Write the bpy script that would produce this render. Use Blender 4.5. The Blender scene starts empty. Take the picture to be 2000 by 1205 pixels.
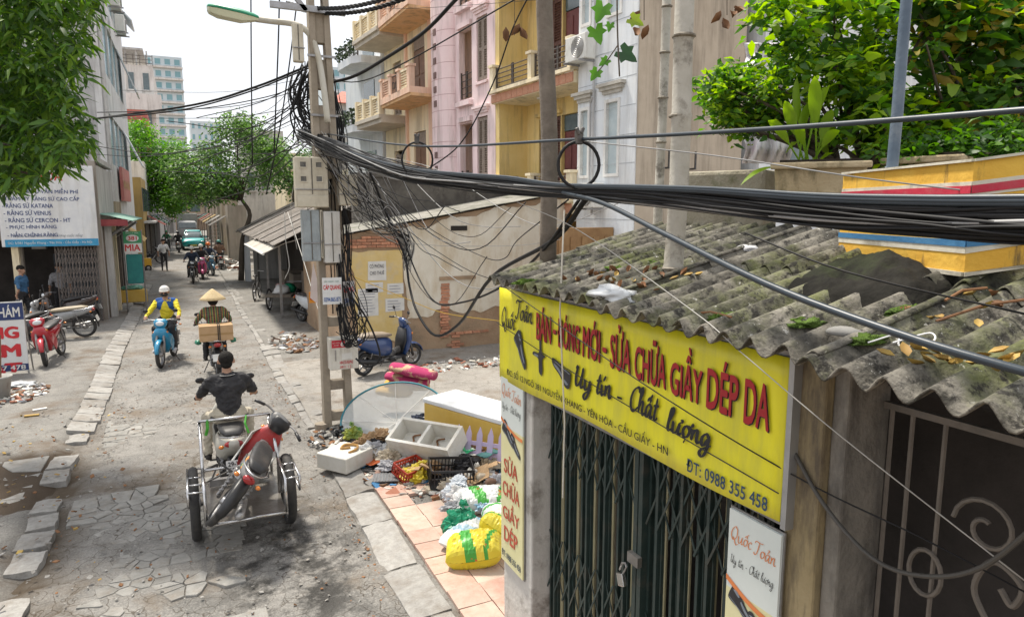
import bpy, math, random
import numpy as np
from mathutils import Matrix, Vector, Euler, noise
R = math.radians
random.seed(7)
rnd = random.uniform
scene = bpy.context.scene
COL = scene.collection

# ------------------------------------------------------------------ camera
CAM_H = 3.3
F_PX = 1333.0
PITCH = math.atan((602.5 - 410) / F_PX)
YAW = math.atan((1000 - 362) / F_PX)
cam_d = bpy.data.cameras.new('camera')
cam_d.sensor_width = 36
cam_d.lens = F_PX / 2000 * 36
cam_d.clip_start = .05
cam_d.clip_end = 2000
cam = bpy.data.objects.new('camera', cam_d)
COL.objects.link(cam)
cam.location = (0, 0, CAM_H)
cam.rotation_euler = (math.pi / 2 - PITCH, 0, -YAW)
scene.camera = cam

# ------------------------------------------------------------------ sky and sun
SUN_EL, SUN_AZ = R(64), R(-20)          # azimuth clockwise from the street's direction (+Y)
world = bpy.data.worlds.new('World')
scene.world = world
world.use_nodes = True
wn = world.node_tree
wn.nodes.clear()
w_out = wn.nodes.new('ShaderNodeOutputWorld')
w_bg = wn.nodes.new('ShaderNodeBackground')
w_bg.inputs['Strength'].default_value = .09
sky = wn.nodes.new('ShaderNodeTexSky')
sky.sky_type = 'NISHITA'
sky.sun_disc = False
sky.sun_elevation = SUN_EL
sky.sun_rotation = SUN_AZ
sky.air_density = 1.0
sky.dust_density = 3.0
w_tc = wn.nodes.new('ShaderNodeTexCoord')
w_no = wn.nodes.new('ShaderNodeTexNoise')
w_no.inputs['Scale'].default_value = 2.2
w_no.inputs['Detail'].default_value = 6
w_rp = wn.nodes.new('ShaderNodeMapRange')
w_rp.inputs[1].default_value = .3
w_rp.inputs[2].default_value = .6
w_rp.inputs[3].default_value = .55
w_rp.inputs[4].default_value = .97
w_mx = wn.nodes.new('ShaderNodeMix')
w_mx.data_type = 'RGBA'
wn.links.new(w_tc.outputs['Generated'], w_no.inputs['Vector'])
wn.links.new(w_no.outputs['Fac'], w_rp.inputs[0])
wn.links.new(w_rp.outputs[0], w_mx.inputs[0])
wn.links.new(sky.outputs[0], w_mx.inputs[6])
w_mx.inputs[7].default_value = (10.6, 10.7, 11.0, 1)      # thin bright cloud over the whole sky
wn.links.new(w_mx.outputs[2], w_bg.inputs['Color'])
wn.links.new(w_bg.outputs[0], w_out.inputs[0])

sun_d = bpy.data.lights.new('sun', 'SUN')
sun_d.energy = 4.4
sun_d.angle = R(7)
sun_d.color = (1, .93, .82)
sun = bpy.data.objects.new('sun', sun_d)
COL.objects.link(sun)
SUN_DIR = Vector((math.sin(SUN_AZ) * math.cos(SUN_EL), math.cos(SUN_AZ) * math.cos(SUN_EL), math.sin(SUN_EL)))
sun.rotation_euler = SUN_DIR.to_track_quat('Z', 'Y').to_euler()
sun.location = (0, 0, 30)
vs = scene.view_settings
vs.view_transform = 'Standard'
vs.look = 'None'
vs.exposure = .48
vs.gamma = 1
vs.use_curve_mapping = False

# ------------------------------------------------------------------ measuring helpers (photograph pixel -> place in the world)
_cp, _sp, _cy, _sy = math.cos(PITCH), math.sin(PITCH), math.cos(YAW), math.sin(YAW)
def ray(x, y):
    a = (x - 1000) / F_PX
    b = -(y - 602.5) / F_PX
    fw = _cp + b * _sp
    return Vector((fw * _sy + a * _cy, fw * _cy - a * _sy, -_sp + b * _cp))
def on_z(x, y, z=0.0):
    d = ray(x, y)
    return d * ((z - CAM_H) / d.z) + Vector((0, 0, CAM_H))
def on_y(x, y, Y):
    d = ray(x, y)
    return d * (Y / d.y) + Vector((0, 0, CAM_H))
def on_x(x, y, X):
    d = ray(x, y)
    return d * (X / d.x) + Vector((0, 0, CAM_H))

def at(x, y, depth):                                         # depth along the viewing axis, in metres
    return ray(x, y) * depth + Vector((0, 0, CAM_H))

# ------------------------------------------------------------------ mesh helpers
def T(x=0, y=0, z=0): return Matrix.Translation((x, y, z))
def RX(a): return Matrix.Rotation(R(a), 4, 'X')
def RY(a): return Matrix.Rotation(R(a), 4, 'Y')
def RZ(a): return Matrix.Rotation(R(a), 4, 'Z')
def S(x, y, z): return Matrix.Diagonal((x, y, z, 1))
I4 = Matrix.Identity(4)

class MB:
    def __init__(self, M=None):
        self.v = []; self.f = []; self.M = M or I4; self.mi = []; self.cur = 0
    def add(self, vs_, fs, M=None):
        n = len(self.v)
        MM = self.M @ M if M is not None else self.M
        self.v += [tuple(MM @ Vector(p)) for p in vs_]
        self.f += [tuple(i + n for i in q) for q in fs]
        self.mi += [self.cur] * len(fs)
        return self
    def box(self, c, s, M=None, taper=None):
        x, y, z = s[0] / 2, s[1] / 2, s[2] / 2
        tx, ty = taper or (1, 1)
        p = [(-x, -y, -z), (x, -y, -z), (x, y, -z), (-x, y, -z), (-x * tx, -y * ty, z), (x * tx, -y * ty, z), (x * tx, y * ty, z), (-x * tx, y * ty, z)]
        MM = T(*c) @ M if M is not None else T(*c)
        return self.add(p, [(3, 2, 1, 0), (4, 5, 6, 7), (0, 1, 5, 4), (1, 2, 6, 5), (2, 3, 7, 6), (3, 0, 4, 7)], MM)
    def span(self, a, b, M=None):
        return self.box([(a[i] + b[i]) / 2 for i in range(3)], [abs(b[i] - a[i]) for i in range(3)], M)
    def tube(self, pts, r, n=8, cap=True, closed=False):
        pts = [Vector(p) for p in pts]
        k = len(pts)
        rr = r if isinstance(r, (list, tuple)) else [r] * k
        vs_ = []; fs = []
        up = None
        for i, p in enumerate(pts):
            if closed: t = pts[(i + 1) % k] - pts[i - 1]
            else: t = pts[min(i + 1, k - 1)] - pts[max(i - 1, 0)]
            if t.length < 1e-9: t = Vector((0, 0, 1))
            t.normalize()
            if up is None:
                up = Vector((0, 0, 1)) if abs(t.z) < .9 else Vector((1, 0, 0))
            a = t.cross(up)
            if a.length < 1e-6: a = t.cross(Vector((1, .3, .2)))
            a.normalize(); b = a.cross(t).normalized(); up = b
            for j in range(n):
                an = 2 * math.pi * j / n
                vs_.append(p + (a * math.cos(an) + b * math.sin(an)) * rr[i])
        for i in range(k if closed else k - 1):
            i2 = (i + 1) % k
            for j in range(n):
                j2 = (j + 1) % n
                fs.append((i * n + j, i2 * n + j, i2 * n + j2, i * n + j2))
        if cap and not closed:
            fs.append(tuple(range(n)))
            fs.append(tuple((k - 1) * n + j for j in reversed(range(n))))
        return self.add(vs_, fs)
    def cyl(self, a, b, r, n=12, r2=None):
        return self.tube([a, b], [r, r if r2 is None else r2], n)
    def lathe(self, prof, n=20, M=None, closed=False):      # prof: (radius, height) round local z
        vs_ = []; fs = []; k = len(prof)
        for (r, z) in prof:
            for j in range(n):
                a = 2 * math.pi * j / n
                vs_.append((r * math.cos(a), r * math.sin(a), z))
        for i in range(k if closed else k - 1):
            i2 = (i + 1) % k
            for j in range(n):
                fs.append((i * n + j, i * n + (j + 1) % n, i2 * n + (j + 1) % n, i2 * n + j))
        if not closed:
            fs.append(tuple(reversed(range(n))))
            fs.append(tuple((k - 1) * n + j for j in range(n)))
        return self.add(vs_, fs, M)
    def prism(self, poly, z0, z1, M=None):                  # poly in local xy, extruded along z
        n = len(poly)
        vs_ = [(p[0], p[1], z0) for p in poly] + [(p[0], p[1], z1) for p in poly]
        fs = [tuple(reversed(range(n))), tuple(range(n, 2 * n))]
        fs += [(i, (i + 1) % n, n + (i + 1) % n, n + i) for i in range(n)]
        return self.add(vs_, fs, M)
    def ell(self, c, r, n=12, k=8, M=None):
        prof = []
        vs_ = [(0, 0, -1)]; fs = []
        for i in range(1, k):
            a = -math.pi / 2 + math.pi * i / k
            for j in range(n):
                b = 2 * math.pi * j / n
                vs_.append((math.cos(a) * math.cos(b), math.cos(a) * math.sin(b), math.sin(a)))
        vs_.append((0, 0, 1)); top = len(vs_) - 1
        for j in range(n): fs.append((0, 1 + (j + 1) % n, 1 + j))
        for i in range(k - 2):
            for j in range(n):
                fs.append((1 + i * n + j, 1 + i * n + (j + 1) % n, 1 + (i + 1) * n + (j + 1) % n, 1 + (i + 1) * n + j))
        for j in range(n): fs.append((1 + (k - 2) * n + j, 1 + (k - 2) * n + (j + 1) % n, top))
        MM = T(*c) @ (M or I4) @ S(*(r if isinstance(r, (tuple, list)) else (r, r, r)))
        return self.add(vs_, fs, MM)
    def loft(self, secs, cap=True):                         # secs: lists of equal length of points
        n = len(secs[0]); vs_ = [p for s in secs for p in s]; fs = []
        for i in range(len(secs) - 1):
            for j in range(n):
                fs.append((i * n + j, i * n + (j + 1) % n, (i + 1) * n + (j + 1) % n, (i + 1) * n + j))
        if cap:
            fs.append(tuple(reversed(range(n))))
            fs.append(tuple((len(secs) - 1) * n + j for j in range(n)))
        return self.add(vs_, fs)
    def sheet(self, rows):                                  # grid of points, open surface
        n = len(rows[0]); vs_ = [p for s in rows for p in s]
        fs = [(i * n + j, i * n + j + 1, (i + 1) * n + j + 1, (i + 1) * n + j) for i in range(len(rows) - 1) for j in range(n - 1)]
        return self.add(vs_, fs)
    def mesh(self, name, mats, smooth=False):
        me = bpy.data.meshes.new(name)
        me.from_pydata(self.v, [], self.f)
        for m in (mats if isinstance(mats, (list, tuple)) else [mats]): me.materials.append(m)
        if any(self.mi): me.polygons.foreach_set('material_index', self.mi)
        if smooth:
            me.polygons.foreach_set('use_smooth', [True] * len(me.polygons))
        me.update()
        return me
    def build(self, name, mats, parent=None, smooth=False, bevel=0, seg=2, solid=0, label=None):
        me = self.mesh(name, mats, smooth)
        return put(name, me, parent, bevel, seg, solid, label, smooth)

def put(name, me, parent=None, bevel=0, seg=2, solid=0, label=None, smooth=False):
    o = bpy.data.objects.new(name, me)
    COL.objects.link(o)
    if parent is not None: o.parent = parent
    if solid:
        md = o.modifiers.new('thickness', 'SOLIDIFY'); md.thickness = solid; md.offset = 0
    if bevel:
        md = o.modifiers.new('edge', 'BEVEL'); md.width = bevel; md.segments = seg; md.limit_method = 'ANGLE'; md.angle_limit = R(35)
    if label: o['label'] = label
    return o
def sell(cx, cy, cz, w, h, n=12, e=.7, axis='x', d=1.0):     # a rounded-rectangle section (half width w, half height h)
    pts = []
    for j in range(n):
        a = 2 * math.pi * j / n
        c, s = math.cos(a), math.sin(a)
        u = math.copysign(abs(c) ** e, c) * w; v = math.copysign(abs(s) ** e, s) * h
        if axis == 'x': pts.append((cx, cy + u, cz + v))
        elif axis == 'z': pts.append((cx + v, cy + u, cz))
        else: pts.append((cx + u, cy, cz + v))
    return pts
def thing(name, label, cat, loc=(0, 0, 0), rotz=0, group=None, M=None):
    o = bpy.data.objects.new(name, None)
    COL.objects.link(o)
    o.empty_display_size = .2
    if M is not None: o.matrix_world = M
    else:
        o.location = loc; o.rotation_euler = (0, 0, R(rotz))
    return tag(o, label, cat, group)
def tag(o, label, cat, group=None):
    o['label'] = label; o['category'] = cat
    if group: o['group'] = group
    return o
def struct(o): o['kind'] = 'structure'; return o
def stuff(o): o['kind'] = 'stuff'; return o
def place(o, loc, rotz=0):
    o.location = loc; o.rotation_euler = (0, 0, R(rotz)); return o
def bez(pts, n=8):                                          # smooth path through points (Catmull-Rom)
    P = [Vector(p) for p in pts]; out = []
    for i in range(len(P) - 1):
        p0 = P[i - 1] if i else P[0] * 2 - P[1]; p1 = P[i]; p2 = P[i + 1]
        p3 = P[i + 2] if i + 2 < len(P) else P[-1] * 2 - P[-2]
        for k in range(n):
            t = k / n
            out.append(.5 * ((2 * p1) + (p2 - p0) * t + (2 * p0 - 5 * p1 + 4 * p2 - p3) * t * t + (3 * p1 - p0 - 3 * p2 + p3) * t ** 3))
    out.append(P[-1])
    return out
def sag(a, b, d, n=14):
    a, b = Vector(a), Vector(b)
    return [a.lerp(b, i / n) - Vector((0, 0, d * 4 * (i / n) * (1 - i / n))) for i in range(n + 1)]

# ------------------------------------------------------------------ materials (procedural only)
_M = {}
def hexc(h):
    h = h.lstrip('#'); c = [int(h[i:i + 2], 16) / 255 for i in (0, 2, 4)]
    return tuple((x / 12.92 if x <= .04045 else ((x + .055) / 1.055) ** 2.4) for x in c)
def mat(name, col, col2=None, rough=.75, scale=4, lo=.35, hi=.65, dirt=None, dscale=1.2, dlo=.52, dhi=.72, damt=.8, streak=0,
        bump=.15, bscale=40, metal=0, spec=.5, rnd_=.0, trans=0, alpha=1, emit=0, transl=0, coat=0):
    if name in _M: return _M[name]
    m = bpy.data.materials.new(name); _M[name] = m
    m.use_nodes = True
    nt = m.node_tree; N = nt.nodes; L = nt.links
    b = N['Principled BSDF']
    if isinstance(col, str): col = hexc(col)
    if isinstance(col2, str): col2 = hexc(col2)
    if isinstance(dirt, str): dirt = hexc(dirt)
    if col2 is None: col2 = tuple(c * .8 for c in col)
    tc = N.new('ShaderNodeTexCoord')
    oi = N.new('ShaderNodeObjectInfo')
    off = N.new('ShaderNodeVectorMath'); off.operation = 'MULTIPLY_ADD'
    mulv = N.new('ShaderNodeVectorMath'); mulv.operation = 'SCALE'
    L.new(oi.outputs['Random'], mulv.inputs[0]); mulv.inputs['Scale'].default_value = 37.0
    addv = N.new('ShaderNodeVectorMath'); addv.operation = 'ADD'
    L.new(tc.outputs['Object'], addv.inputs[0]); L.new(mulv.outputs[0], addv.inputs[1])
    vec = addv.outputs[0]
    n1 = N.new('ShaderNodeTexNoise'); n1.inputs['Scale'].default_value = scale; n1.inputs['Detail'].default_value = 7; n1.inputs['Roughness'].default_value = .65
    L.new(vec, n1.inputs['Vector'])
    r1 = N.new('ShaderNodeMapRange'); r1.inputs[1].default_value = lo; r1.inputs[2].default_value = hi
    L.new(n1.outputs['Fac'], r1.inputs[0])
    mx = N.new('ShaderNodeMix'); mx.data_type = 'RGBA'
    L.new(r1.outputs[0], mx.inputs[0]); mx.inputs[6].default_value = (*col, 1); mx.inputs[7].default_value = (*col2, 1)
    out = mx.outputs[2]
    if dirt is not None:
        mp = N.new('ShaderNodeMapping'); mp.inputs['Scale'].default_value = (dscale * (1 + 3 * streak), dscale * (1 + 3 * streak), dscale * (1 - .75 * streak))
        L.new(vec, mp.inputs['Vector'])
        n2 = N.new('ShaderNodeTexNoise'); n2.inputs['Scale'].default_value = 1; n2.inputs['Detail'].default_value = 9; n2.inputs['Roughness'].default_value = .7
        L.new(mp.outputs[0], n2.inputs['Vector'])
        r2 = N.new('ShaderNodeMapRange'); r2.inputs[1].default_value = dlo; r2.inputs[2].default_value = dhi; r2.inputs[4].default_value = damt
        L.new(n2.outputs['Fac'], r2.inputs[0])
        m2 = N.new('ShaderNodeMix'); m2.data_type = 'RGBA'
        L.new(r2.outputs[0], m2.inputs[0]); L.new(out, m2.inputs[6]); m2.inputs[7].default_value = (*dirt, 1)
        out = m2.outputs[2]
    if rnd_:
        hs = N.new('ShaderNodeHueSaturation')
        mr = N.new('ShaderNodeMapRange'); mr.inputs[3].default_value = 1 - rnd_; mr.inputs[4].default_value = 1 + rnd_
        L.new(oi.outputs['Random'], mr.inputs[0]); L.new(mr.outputs[0], hs.inputs['Value']); L.new(out, hs.inputs['Color'])
        out = hs.outputs[0]
    L.new(out, b.inputs['Base Color'])
    b.inputs['Roughness'].default_value = rough
    b.inputs['Metallic'].default_value = metal
    b.inputs['Specular IOR Level'].default_value = spec
    if coat: b.inputs['Coat Weight'].default_value = coat; b.inputs['Coat Roughness'].default_value = .15
    if trans: b.inputs['Transmission Weight'].default_value = trans
    if alpha < 1: b.inputs['Alpha'].default_value = alpha
    if emit: b.inputs['Emission Strength'].default_value = emit; L.new(out, b.inputs['Emission Color'])
    if bump:
        n3 = N.new('ShaderNodeTexNoise'); n3.inputs['Scale'].default_value = bscale; n3.inputs['Detail'].default_value = 5
        L.new(vec, n3.inputs['Vector'])
        bp = N.new('ShaderNodeBump'); bp.inputs['Strength'].default_value = bump; bp.inputs['Distance'].default_value = .02
        L.new(n3.outputs['Fac'], bp.inputs['Height']); L.new(bp.outputs[0], b.inputs['Normal'])
    if transl:
        tr = N.new('ShaderNodeBsdfTranslucent'); ms = N.new('ShaderNodeMixShader'); ms.inputs[0].default_value = transl
        hs2 = N.new('ShaderNodeHueSaturation'); hs2.inputs['Value'].default_value = 1.6; hs2.inputs['Saturation'].default_value = 1.1
        L.new(out, hs2.inputs['Color']); L.new(hs2.outputs[0], tr.inputs['Color'])
        L.new(b.outputs[0], ms.inputs[1]); L.new(tr.outputs[0], ms.inputs[2]); L.new(ms.outputs[0], N['Material Output'].inputs[0])
    return m
def paint(name, h, rough=.35, **k): return mat(name, h, rough=rough, scale=6, bump=.02, dirt=k.pop('dirt', '#5a5248'), dscale=3, dlo=.6, dhi=.85, damt=.5, **k)

black_rubber = mat('black_rubber', (.018, .018, .02), (.04, .038, .035), rough=.8, scale=10, dirt=(.11, .095, .08), dscale=4, damt=.5)
black_plastic = mat('black_plastic', (.012, .012, .014), (.022, .022, .024), rough=.42, scale=8, bump=.04)
chrome = mat('chrome_metal', (.6, .6, .62), (.45, .44, .43), rough=.25, metal=1, scale=12, bump=.02)
steel = mat('dull_steel', (.36, .36, .37), (.25, .24, .23), rough=.45, metal=.85, scale=9, dirt=(.16, .09, .05), dscale=5, dlo=.58, dhi=.8, damt=.5)
dark_metal = mat('dark_engine_metal', (.06, .06, .062), (.11, .105, .1), rough=.5, metal=.5, scale=12, dirt=(.1, .08, .06), dscale=6)
alu = mat('cast_aluminium', (.42, .42, .43), (.3, .29, .28), rough=.45, metal=.8, scale=14, dirt=(.12, .1, .08), dscale=5, damt=.6)
lamp_glass = mat('lamp_glass', (.7, .73, .76), (.55, .58, .6), rough=.08, bump=0, spec=.8, coat=.6)
red_lens = mat('red_lens', (.35, .012, .015), (.25, .01, .012), rough=.15, bump=0, coat=.5)
orange_lens = mat('orange_lens', (.65, .2, .02), rough=.15, bump=0, coat=.5)
seat_vinyl = mat('seat_vinyl', (.02, .02, .022), (.035, .033, .032), rough=.5, bump=.08, bscale=120, dirt=(.12, .1, .09), dscale=4, damt=.4)
text_black = mat('sign_black', (.012, .012, .016), rough=.6, bump=0)
white_paint = mat('white_paint', (.72, .72, .7), (.62, .61, .58), rough=.6, dirt=(.3, .26, .2), dscale=2, damt=.5, streak=.6)
_txt_cache = {}
def text_mesh(s, shear=0, bold=0, space=1.0):
    cu = bpy.data.curves.new('lettering', 'FONT')
    cu.body = s; cu.size = 1; cu.shear = shear; cu.offset = bold; cu.space_character = space; cu.resolution_u = 3
    o = bpy.data.objects.new('lettering', cu); COL.objects.link(o)
    me = bpy.data.meshes.new_from_object(o)
    COL.objects.unlink(o); bpy.data.objects.remove(o); bpy.data.curves.remove(cu)
    return me
def lettering(s, origin, ux, uy, w, h, m, parent, shear=0, bold=0, name='lettering', space=1.0, keep=False):
    """flat print: text s fitted into a w x h box whose lower left corner is origin, axes ux and uy (local to parent)"""
    me = text_mesh(s, shear, 0, space)
    n = len(me.vertices)
    co = np.zeros(n * 3); me.vertices.foreach_get('co', co); co = co.reshape(n, 3)
    mn, mxx = co.min(0), co.max(0)
    sx = w / (mxx[0] - mn[0]); sy = h / (mxx[1] - mn[1])
    if keep: sx = sy = min(sx, sy)
    o_, ux, uy = np.array(origin, float), np.array(ux, float), np.array(uy, float)
    new = o_ + np.outer((co[:, 0] - mn[0]) * sx, ux) + np.outer((co[:, 1] - mn[1]) * sy, uy)
    nz = np.cross(ux, uy); polys = [tuple(p.vertices) for p in me.polygons]; V, Fs = [], []
    sh = ((0, 0), (1, .4), (-1, -.4), (.5, -.8), (-.5, .8)) if bold else ((0, 0),)
    for k, (a, b) in enumerate(sh):                          # heavier strokes: copies shifted a little, each a hair above the last
        V.append(new + ux * (a * bold * sx) + uy * (b * bold * sy) + nz * .00025 * k)
        Fs += [tuple(i + n * k for i in p) for p in polys]
    bpy.data.meshes.remove(me); me = bpy.data.meshes.new(name); me.from_pydata(np.concatenate(V).tolist(), [], Fs); me.update()
    me.materials.clear(); me.materials.append(m)
    me.name = name
    return put(name, me, parent)
# ================================================================== THE GROUND
def ground_mat(name, cols, soil, crack=.0, cs=2.2, stain=None):
    m = bpy.data.materials.new(name); m.use_nodes = True
    nt = m.node_tree; N = nt.nodes; L = nt.links; b = N['Principled BSDF']
    tc = N.new('ShaderNodeTexCoord'); vec = tc.outputs['Object']
    def no(scale, detail=8, rough=.65):
        n = N.new('ShaderNodeTexNoise'); n.inputs['Scale'].default_value = scale; n.inputs['Detail'].default_value = detail; n.inputs['Roughness'].default_value = rough
        L.new(vec, n.inputs['Vector']); return n.outputs['Fac']
    def mr(s, a, bb, c=0, d=1):
        r = N.new('ShaderNodeMapRange'); L.new(s, r.inputs[0])
        for i, v in enumerate((a, bb, c, d)): r.inputs[i + 1].default_value = v
        return r.outputs[0]
    def mix(f, a, bb):
        x = N.new('ShaderNodeMix'); x.data_type = 'RGBA'; L.new(f, x.inputs[0])
        for s, i in ((a, 6), (bb, 7)):
            if isinstance(s, tuple): x.inputs[i].default_value = (*s, 1)
            else: L.new(s, x.inputs[i])
        return x.outputs[2]
    def mul(a, bb):
        x = N.new('ShaderNodeMath'); x.operation = 'MULTIPLY'; L.new(a, x.inputs[0]); L.new(bb, x.inputs[1]); return x.outputs[0]
    c = mix(mr(no(1.4, 12, .78), .38, .6), cols[0], cols[1]); c = mix(mr(no(9, 8, .75), .5, .7, 0, .5), c, cols[0])
    c = mix(mr(no(55, 5, .7), .45, .65, 0, .75), c, cols[2])
    c = mix(mr(no(110, 4, .7), .54, .64, 0, .75), c, tuple(x * .45 for x in cols[0]))
    so = mr(no(.75, 10, .7), .52, .66, 0, .8)
    c = mix(so, c, soil)
    if crack:
        mp = N.new('ShaderNodeVectorMath'); mp.operation = 'ADD'
        nz = N.new('ShaderNodeTexNoise'); nz.inputs['Scale'].default_value = 3; nz.inputs['Detail'].default_value = 4; L.new(vec, nz.inputs['Vector'])
        sc = N.new('ShaderNodeVectorMath'); sc.operation = 'SCALE'; sc.inputs['Scale'].default_value = .35; L.new(nz.outputs['Color'], sc.inputs[0])
        L.new(vec, mp.inputs[0]); L.new(sc.outputs[0], mp.inputs[1])
        vo = N.new('ShaderNodeTexVoronoi'); vo.feature = 'DISTANCE_TO_EDGE'; vo.inputs['Scale'].default_value = cs; L.new(mp.outputs[0], vo.inputs['Vector'])
        cr = mr(vo.outputs['Distance'], .0, .03, 1, 0)
        cr = mul(cr, mr(no(.8, 5), .36, .52, 0, crack))
        c = mix(cr, c, tuple(x * .35 for x in soil))
    at = N.new('ShaderNodeAttribute'); at.attribute_name = 'soil'
    c = mix(at.outputs['Fac'], c, tuple(x * .55 for x in soil))
    rgh = None
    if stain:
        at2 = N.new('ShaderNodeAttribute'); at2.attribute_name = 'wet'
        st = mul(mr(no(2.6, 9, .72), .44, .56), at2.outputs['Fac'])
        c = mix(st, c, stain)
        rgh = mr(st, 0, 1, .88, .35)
    L.new(c, b.inputs['Base Color'])
    if rgh is not None: L.new(rgh, b.inputs['Roughness'])
    else: b.inputs['Roughness'].default_value = .9
    b.inputs['Specular IOR Level'].default_value = .25
    bp = N.new('ShaderNodeBump'); bp.inputs['Strength'].default_value = .8; bp.inputs['Distance'].default_value = .014
    ad = N.new('ShaderNodeMath'); ad.operation = 'ADD'; L.new(no(22, 8, .75), ad.inputs[0]); L.new(no(90, 3), ad.inputs[1])
    L.new(ad.outputs[0], bp.inputs['Height']); L.new(bp.outputs[0], b.inputs['Normal'])
    return m
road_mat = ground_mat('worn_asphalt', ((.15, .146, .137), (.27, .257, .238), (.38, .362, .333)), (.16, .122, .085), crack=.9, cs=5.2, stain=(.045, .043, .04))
walk_mat = ground_mat('worn_concrete', ((.15, .145, .135), (.25, .24, .22), (.33, .315, .29)), (.13, .095, .065), crack=.45, cs=2.6)
yard_mat = ground_mat('pale_concrete', ((.22, .205, .185), (.33, .31, .28), (.4, .38, .345)), (.17, .125, .085), crack=.4, cs=1.9)
earth_mat = ground_mat('bare_earth', ((.17, .12, .08), (.23, .17, .12), (.28, .23, .17)), (.09, .065, .045))

def crack_field(x, y, cell):
    q = Vector((x / cell[0], y / cell[1], 0)) + noise.noise_vector(Vector((x * 1.3, y * 1.3, 3.1))) * .35
    d, p = noise.voronoi(q)
    return d[1] - d[0], noise.cell(p[0] * 7.3)
def ground_sheet(name, xs, ys, m, zf, wetf=None):
    vs_, soil, wet = [], [], []
    for y in ys:
        for x in xs:
            z, s = zf(x, y)
            vs_.append((x, y, z)); soil.append(s); wet.append(wetf(x, y) if wetf else 0)
    n = len(xs)
    fs = [(i * n + j, i * n + j + 1, (i + 1) * n + j + 1, (i + 1) * n + j) for i in range(len(ys) - 1) for j in range(n - 1)]
    me = bpy.data.meshes.new(name); me.from_pydata(vs_, [], fs); me.materials.append(m)
    me.attributes.new('soil', 'FLOAT', 'POINT').data.foreach_set('value', soil)
    me.attributes.new('wet', 'FLOAT', 'POINT').data.foreach_set('value', wet)
    me.polygons.foreach_set('use_smooth', [True] * len(fs))
    return struct(put(name, me))
def seq(a, b, st):
    n = max(1, round((b - a) / st)); return [a + (b - a) * i / n for i in range(n + 1)]
def grade(ys):
    out = []
    for a, b, s in ys: out += seq(a, b, s)[(1 if out else 0):]
    return out
def fbm(x, y, s=1.0): return noise.fractal(Vector((x * s, y * s, 1.7)), 1.0, 2.0, 5)
RX0, RX1 = -1.45, 1.5
def road_z(x, y):
    z = .022 * fbm(x, y, .9) + .008 * fbm(x, y, 4)
    e, h = crack_field(x, y, (.75, .95))
    far = min(1, max(0, (34 - y) / 14))
    z += .004 * h * far
    on = max(0, min(1, (fbm(x + 9, y, .45) + .25) * 4))
    c = max(0, 1 - e / .04) * on * far * max(0, min(1, .5 + 1.6 * fbm(x + 50, y, 1.2)))
    z -= .03 * c
    # a broken, sunken edge along the left kerb and a worn hole in the middle
    hole = math.exp(-((x + .15) / .55) ** 2 - ((y - 9.3) / .5) ** 2) * max(0, .6 + fbm(x, y, 2.5))
    edge = max(0, 1 - (x - RX0) / .5) * max(0, min(1, (13 - y) / 2)) * max(0, .7 + .8 * fbm(x, y, 1.7))
    s = min(1, c * .6 + .75 * hole + .9 * edge)
    return z - .035 * hole - .04 * edge, s
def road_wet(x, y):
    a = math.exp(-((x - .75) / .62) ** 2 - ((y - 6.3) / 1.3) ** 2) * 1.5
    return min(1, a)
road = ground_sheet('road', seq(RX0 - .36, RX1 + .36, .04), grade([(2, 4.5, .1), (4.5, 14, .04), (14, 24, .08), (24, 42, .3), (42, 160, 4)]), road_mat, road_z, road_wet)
def walk_zf(h, amp=.02):
    def f(x, y):
        e, hh = crack_field(x + 20, y, (.9, .9))
        on = max(0, min(1, (fbm(x + 3, y + 5, .4) + .1) * 4))
        c = max(0, 1 - e / .035) * on * max(0, min(1, .4 + 1.6 * fbm(x + 50, y, 1.2)))
        earth = max(0, min(1, (fbm(x + 31, y, .55) + .3 * fbm(x, y, 3) - .12) * 5)) * max(0, min(1, (13.5 - y) / 2)) if x < 0 else 0
        dip = max(0, min(1, (x + 1.78) / .25)) if x < 0 else 0
        return (h + .02) * (1 - dip) - .02 + amp * fbm(x, y, 1.1) - .02 * c - .03 * earth - .03 * dip, min(1, .5 * c + earth + .5 * dip)
    return f
walk_l = ground_sheet('left_pavement', seq(-7.5, -1.4, .07), grade([(2, 5, .15), (5, 16, .07), (16, 30, .2), (30, 120, 4)]), walk_mat, walk_zf(.05))
walk_r = ground_sheet('right_pavement', seq(1.62, 3.2, .1) + seq(3.4, 12, .3), grade([(-4, 3, .5), (3, 9.2, .1)]), walk_mat, walk_zf(.03))
yard = ground_sheet('side_yard', seq(1.62, 9.5, .12), grade([(9.2, 15.2, .1)]), yard_mat, walk_zf(.055, .03))
walk_rf = ground_sheet('far_right_pavement', seq(1.62, 6, .15), grade([(15.2, 24, .15), (24, 36, .4), (36, 120, 4)]), walk_mat, walk_zf(.055, .03))
g = MB(); g.add([(-900, -300, -.15), (900, -300, -.15), (900, 1500, -.15), (-900, 1500, -.15)], [(0, 1, 2, 3)])
struct(g.build('ground', earth_mat))

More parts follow.
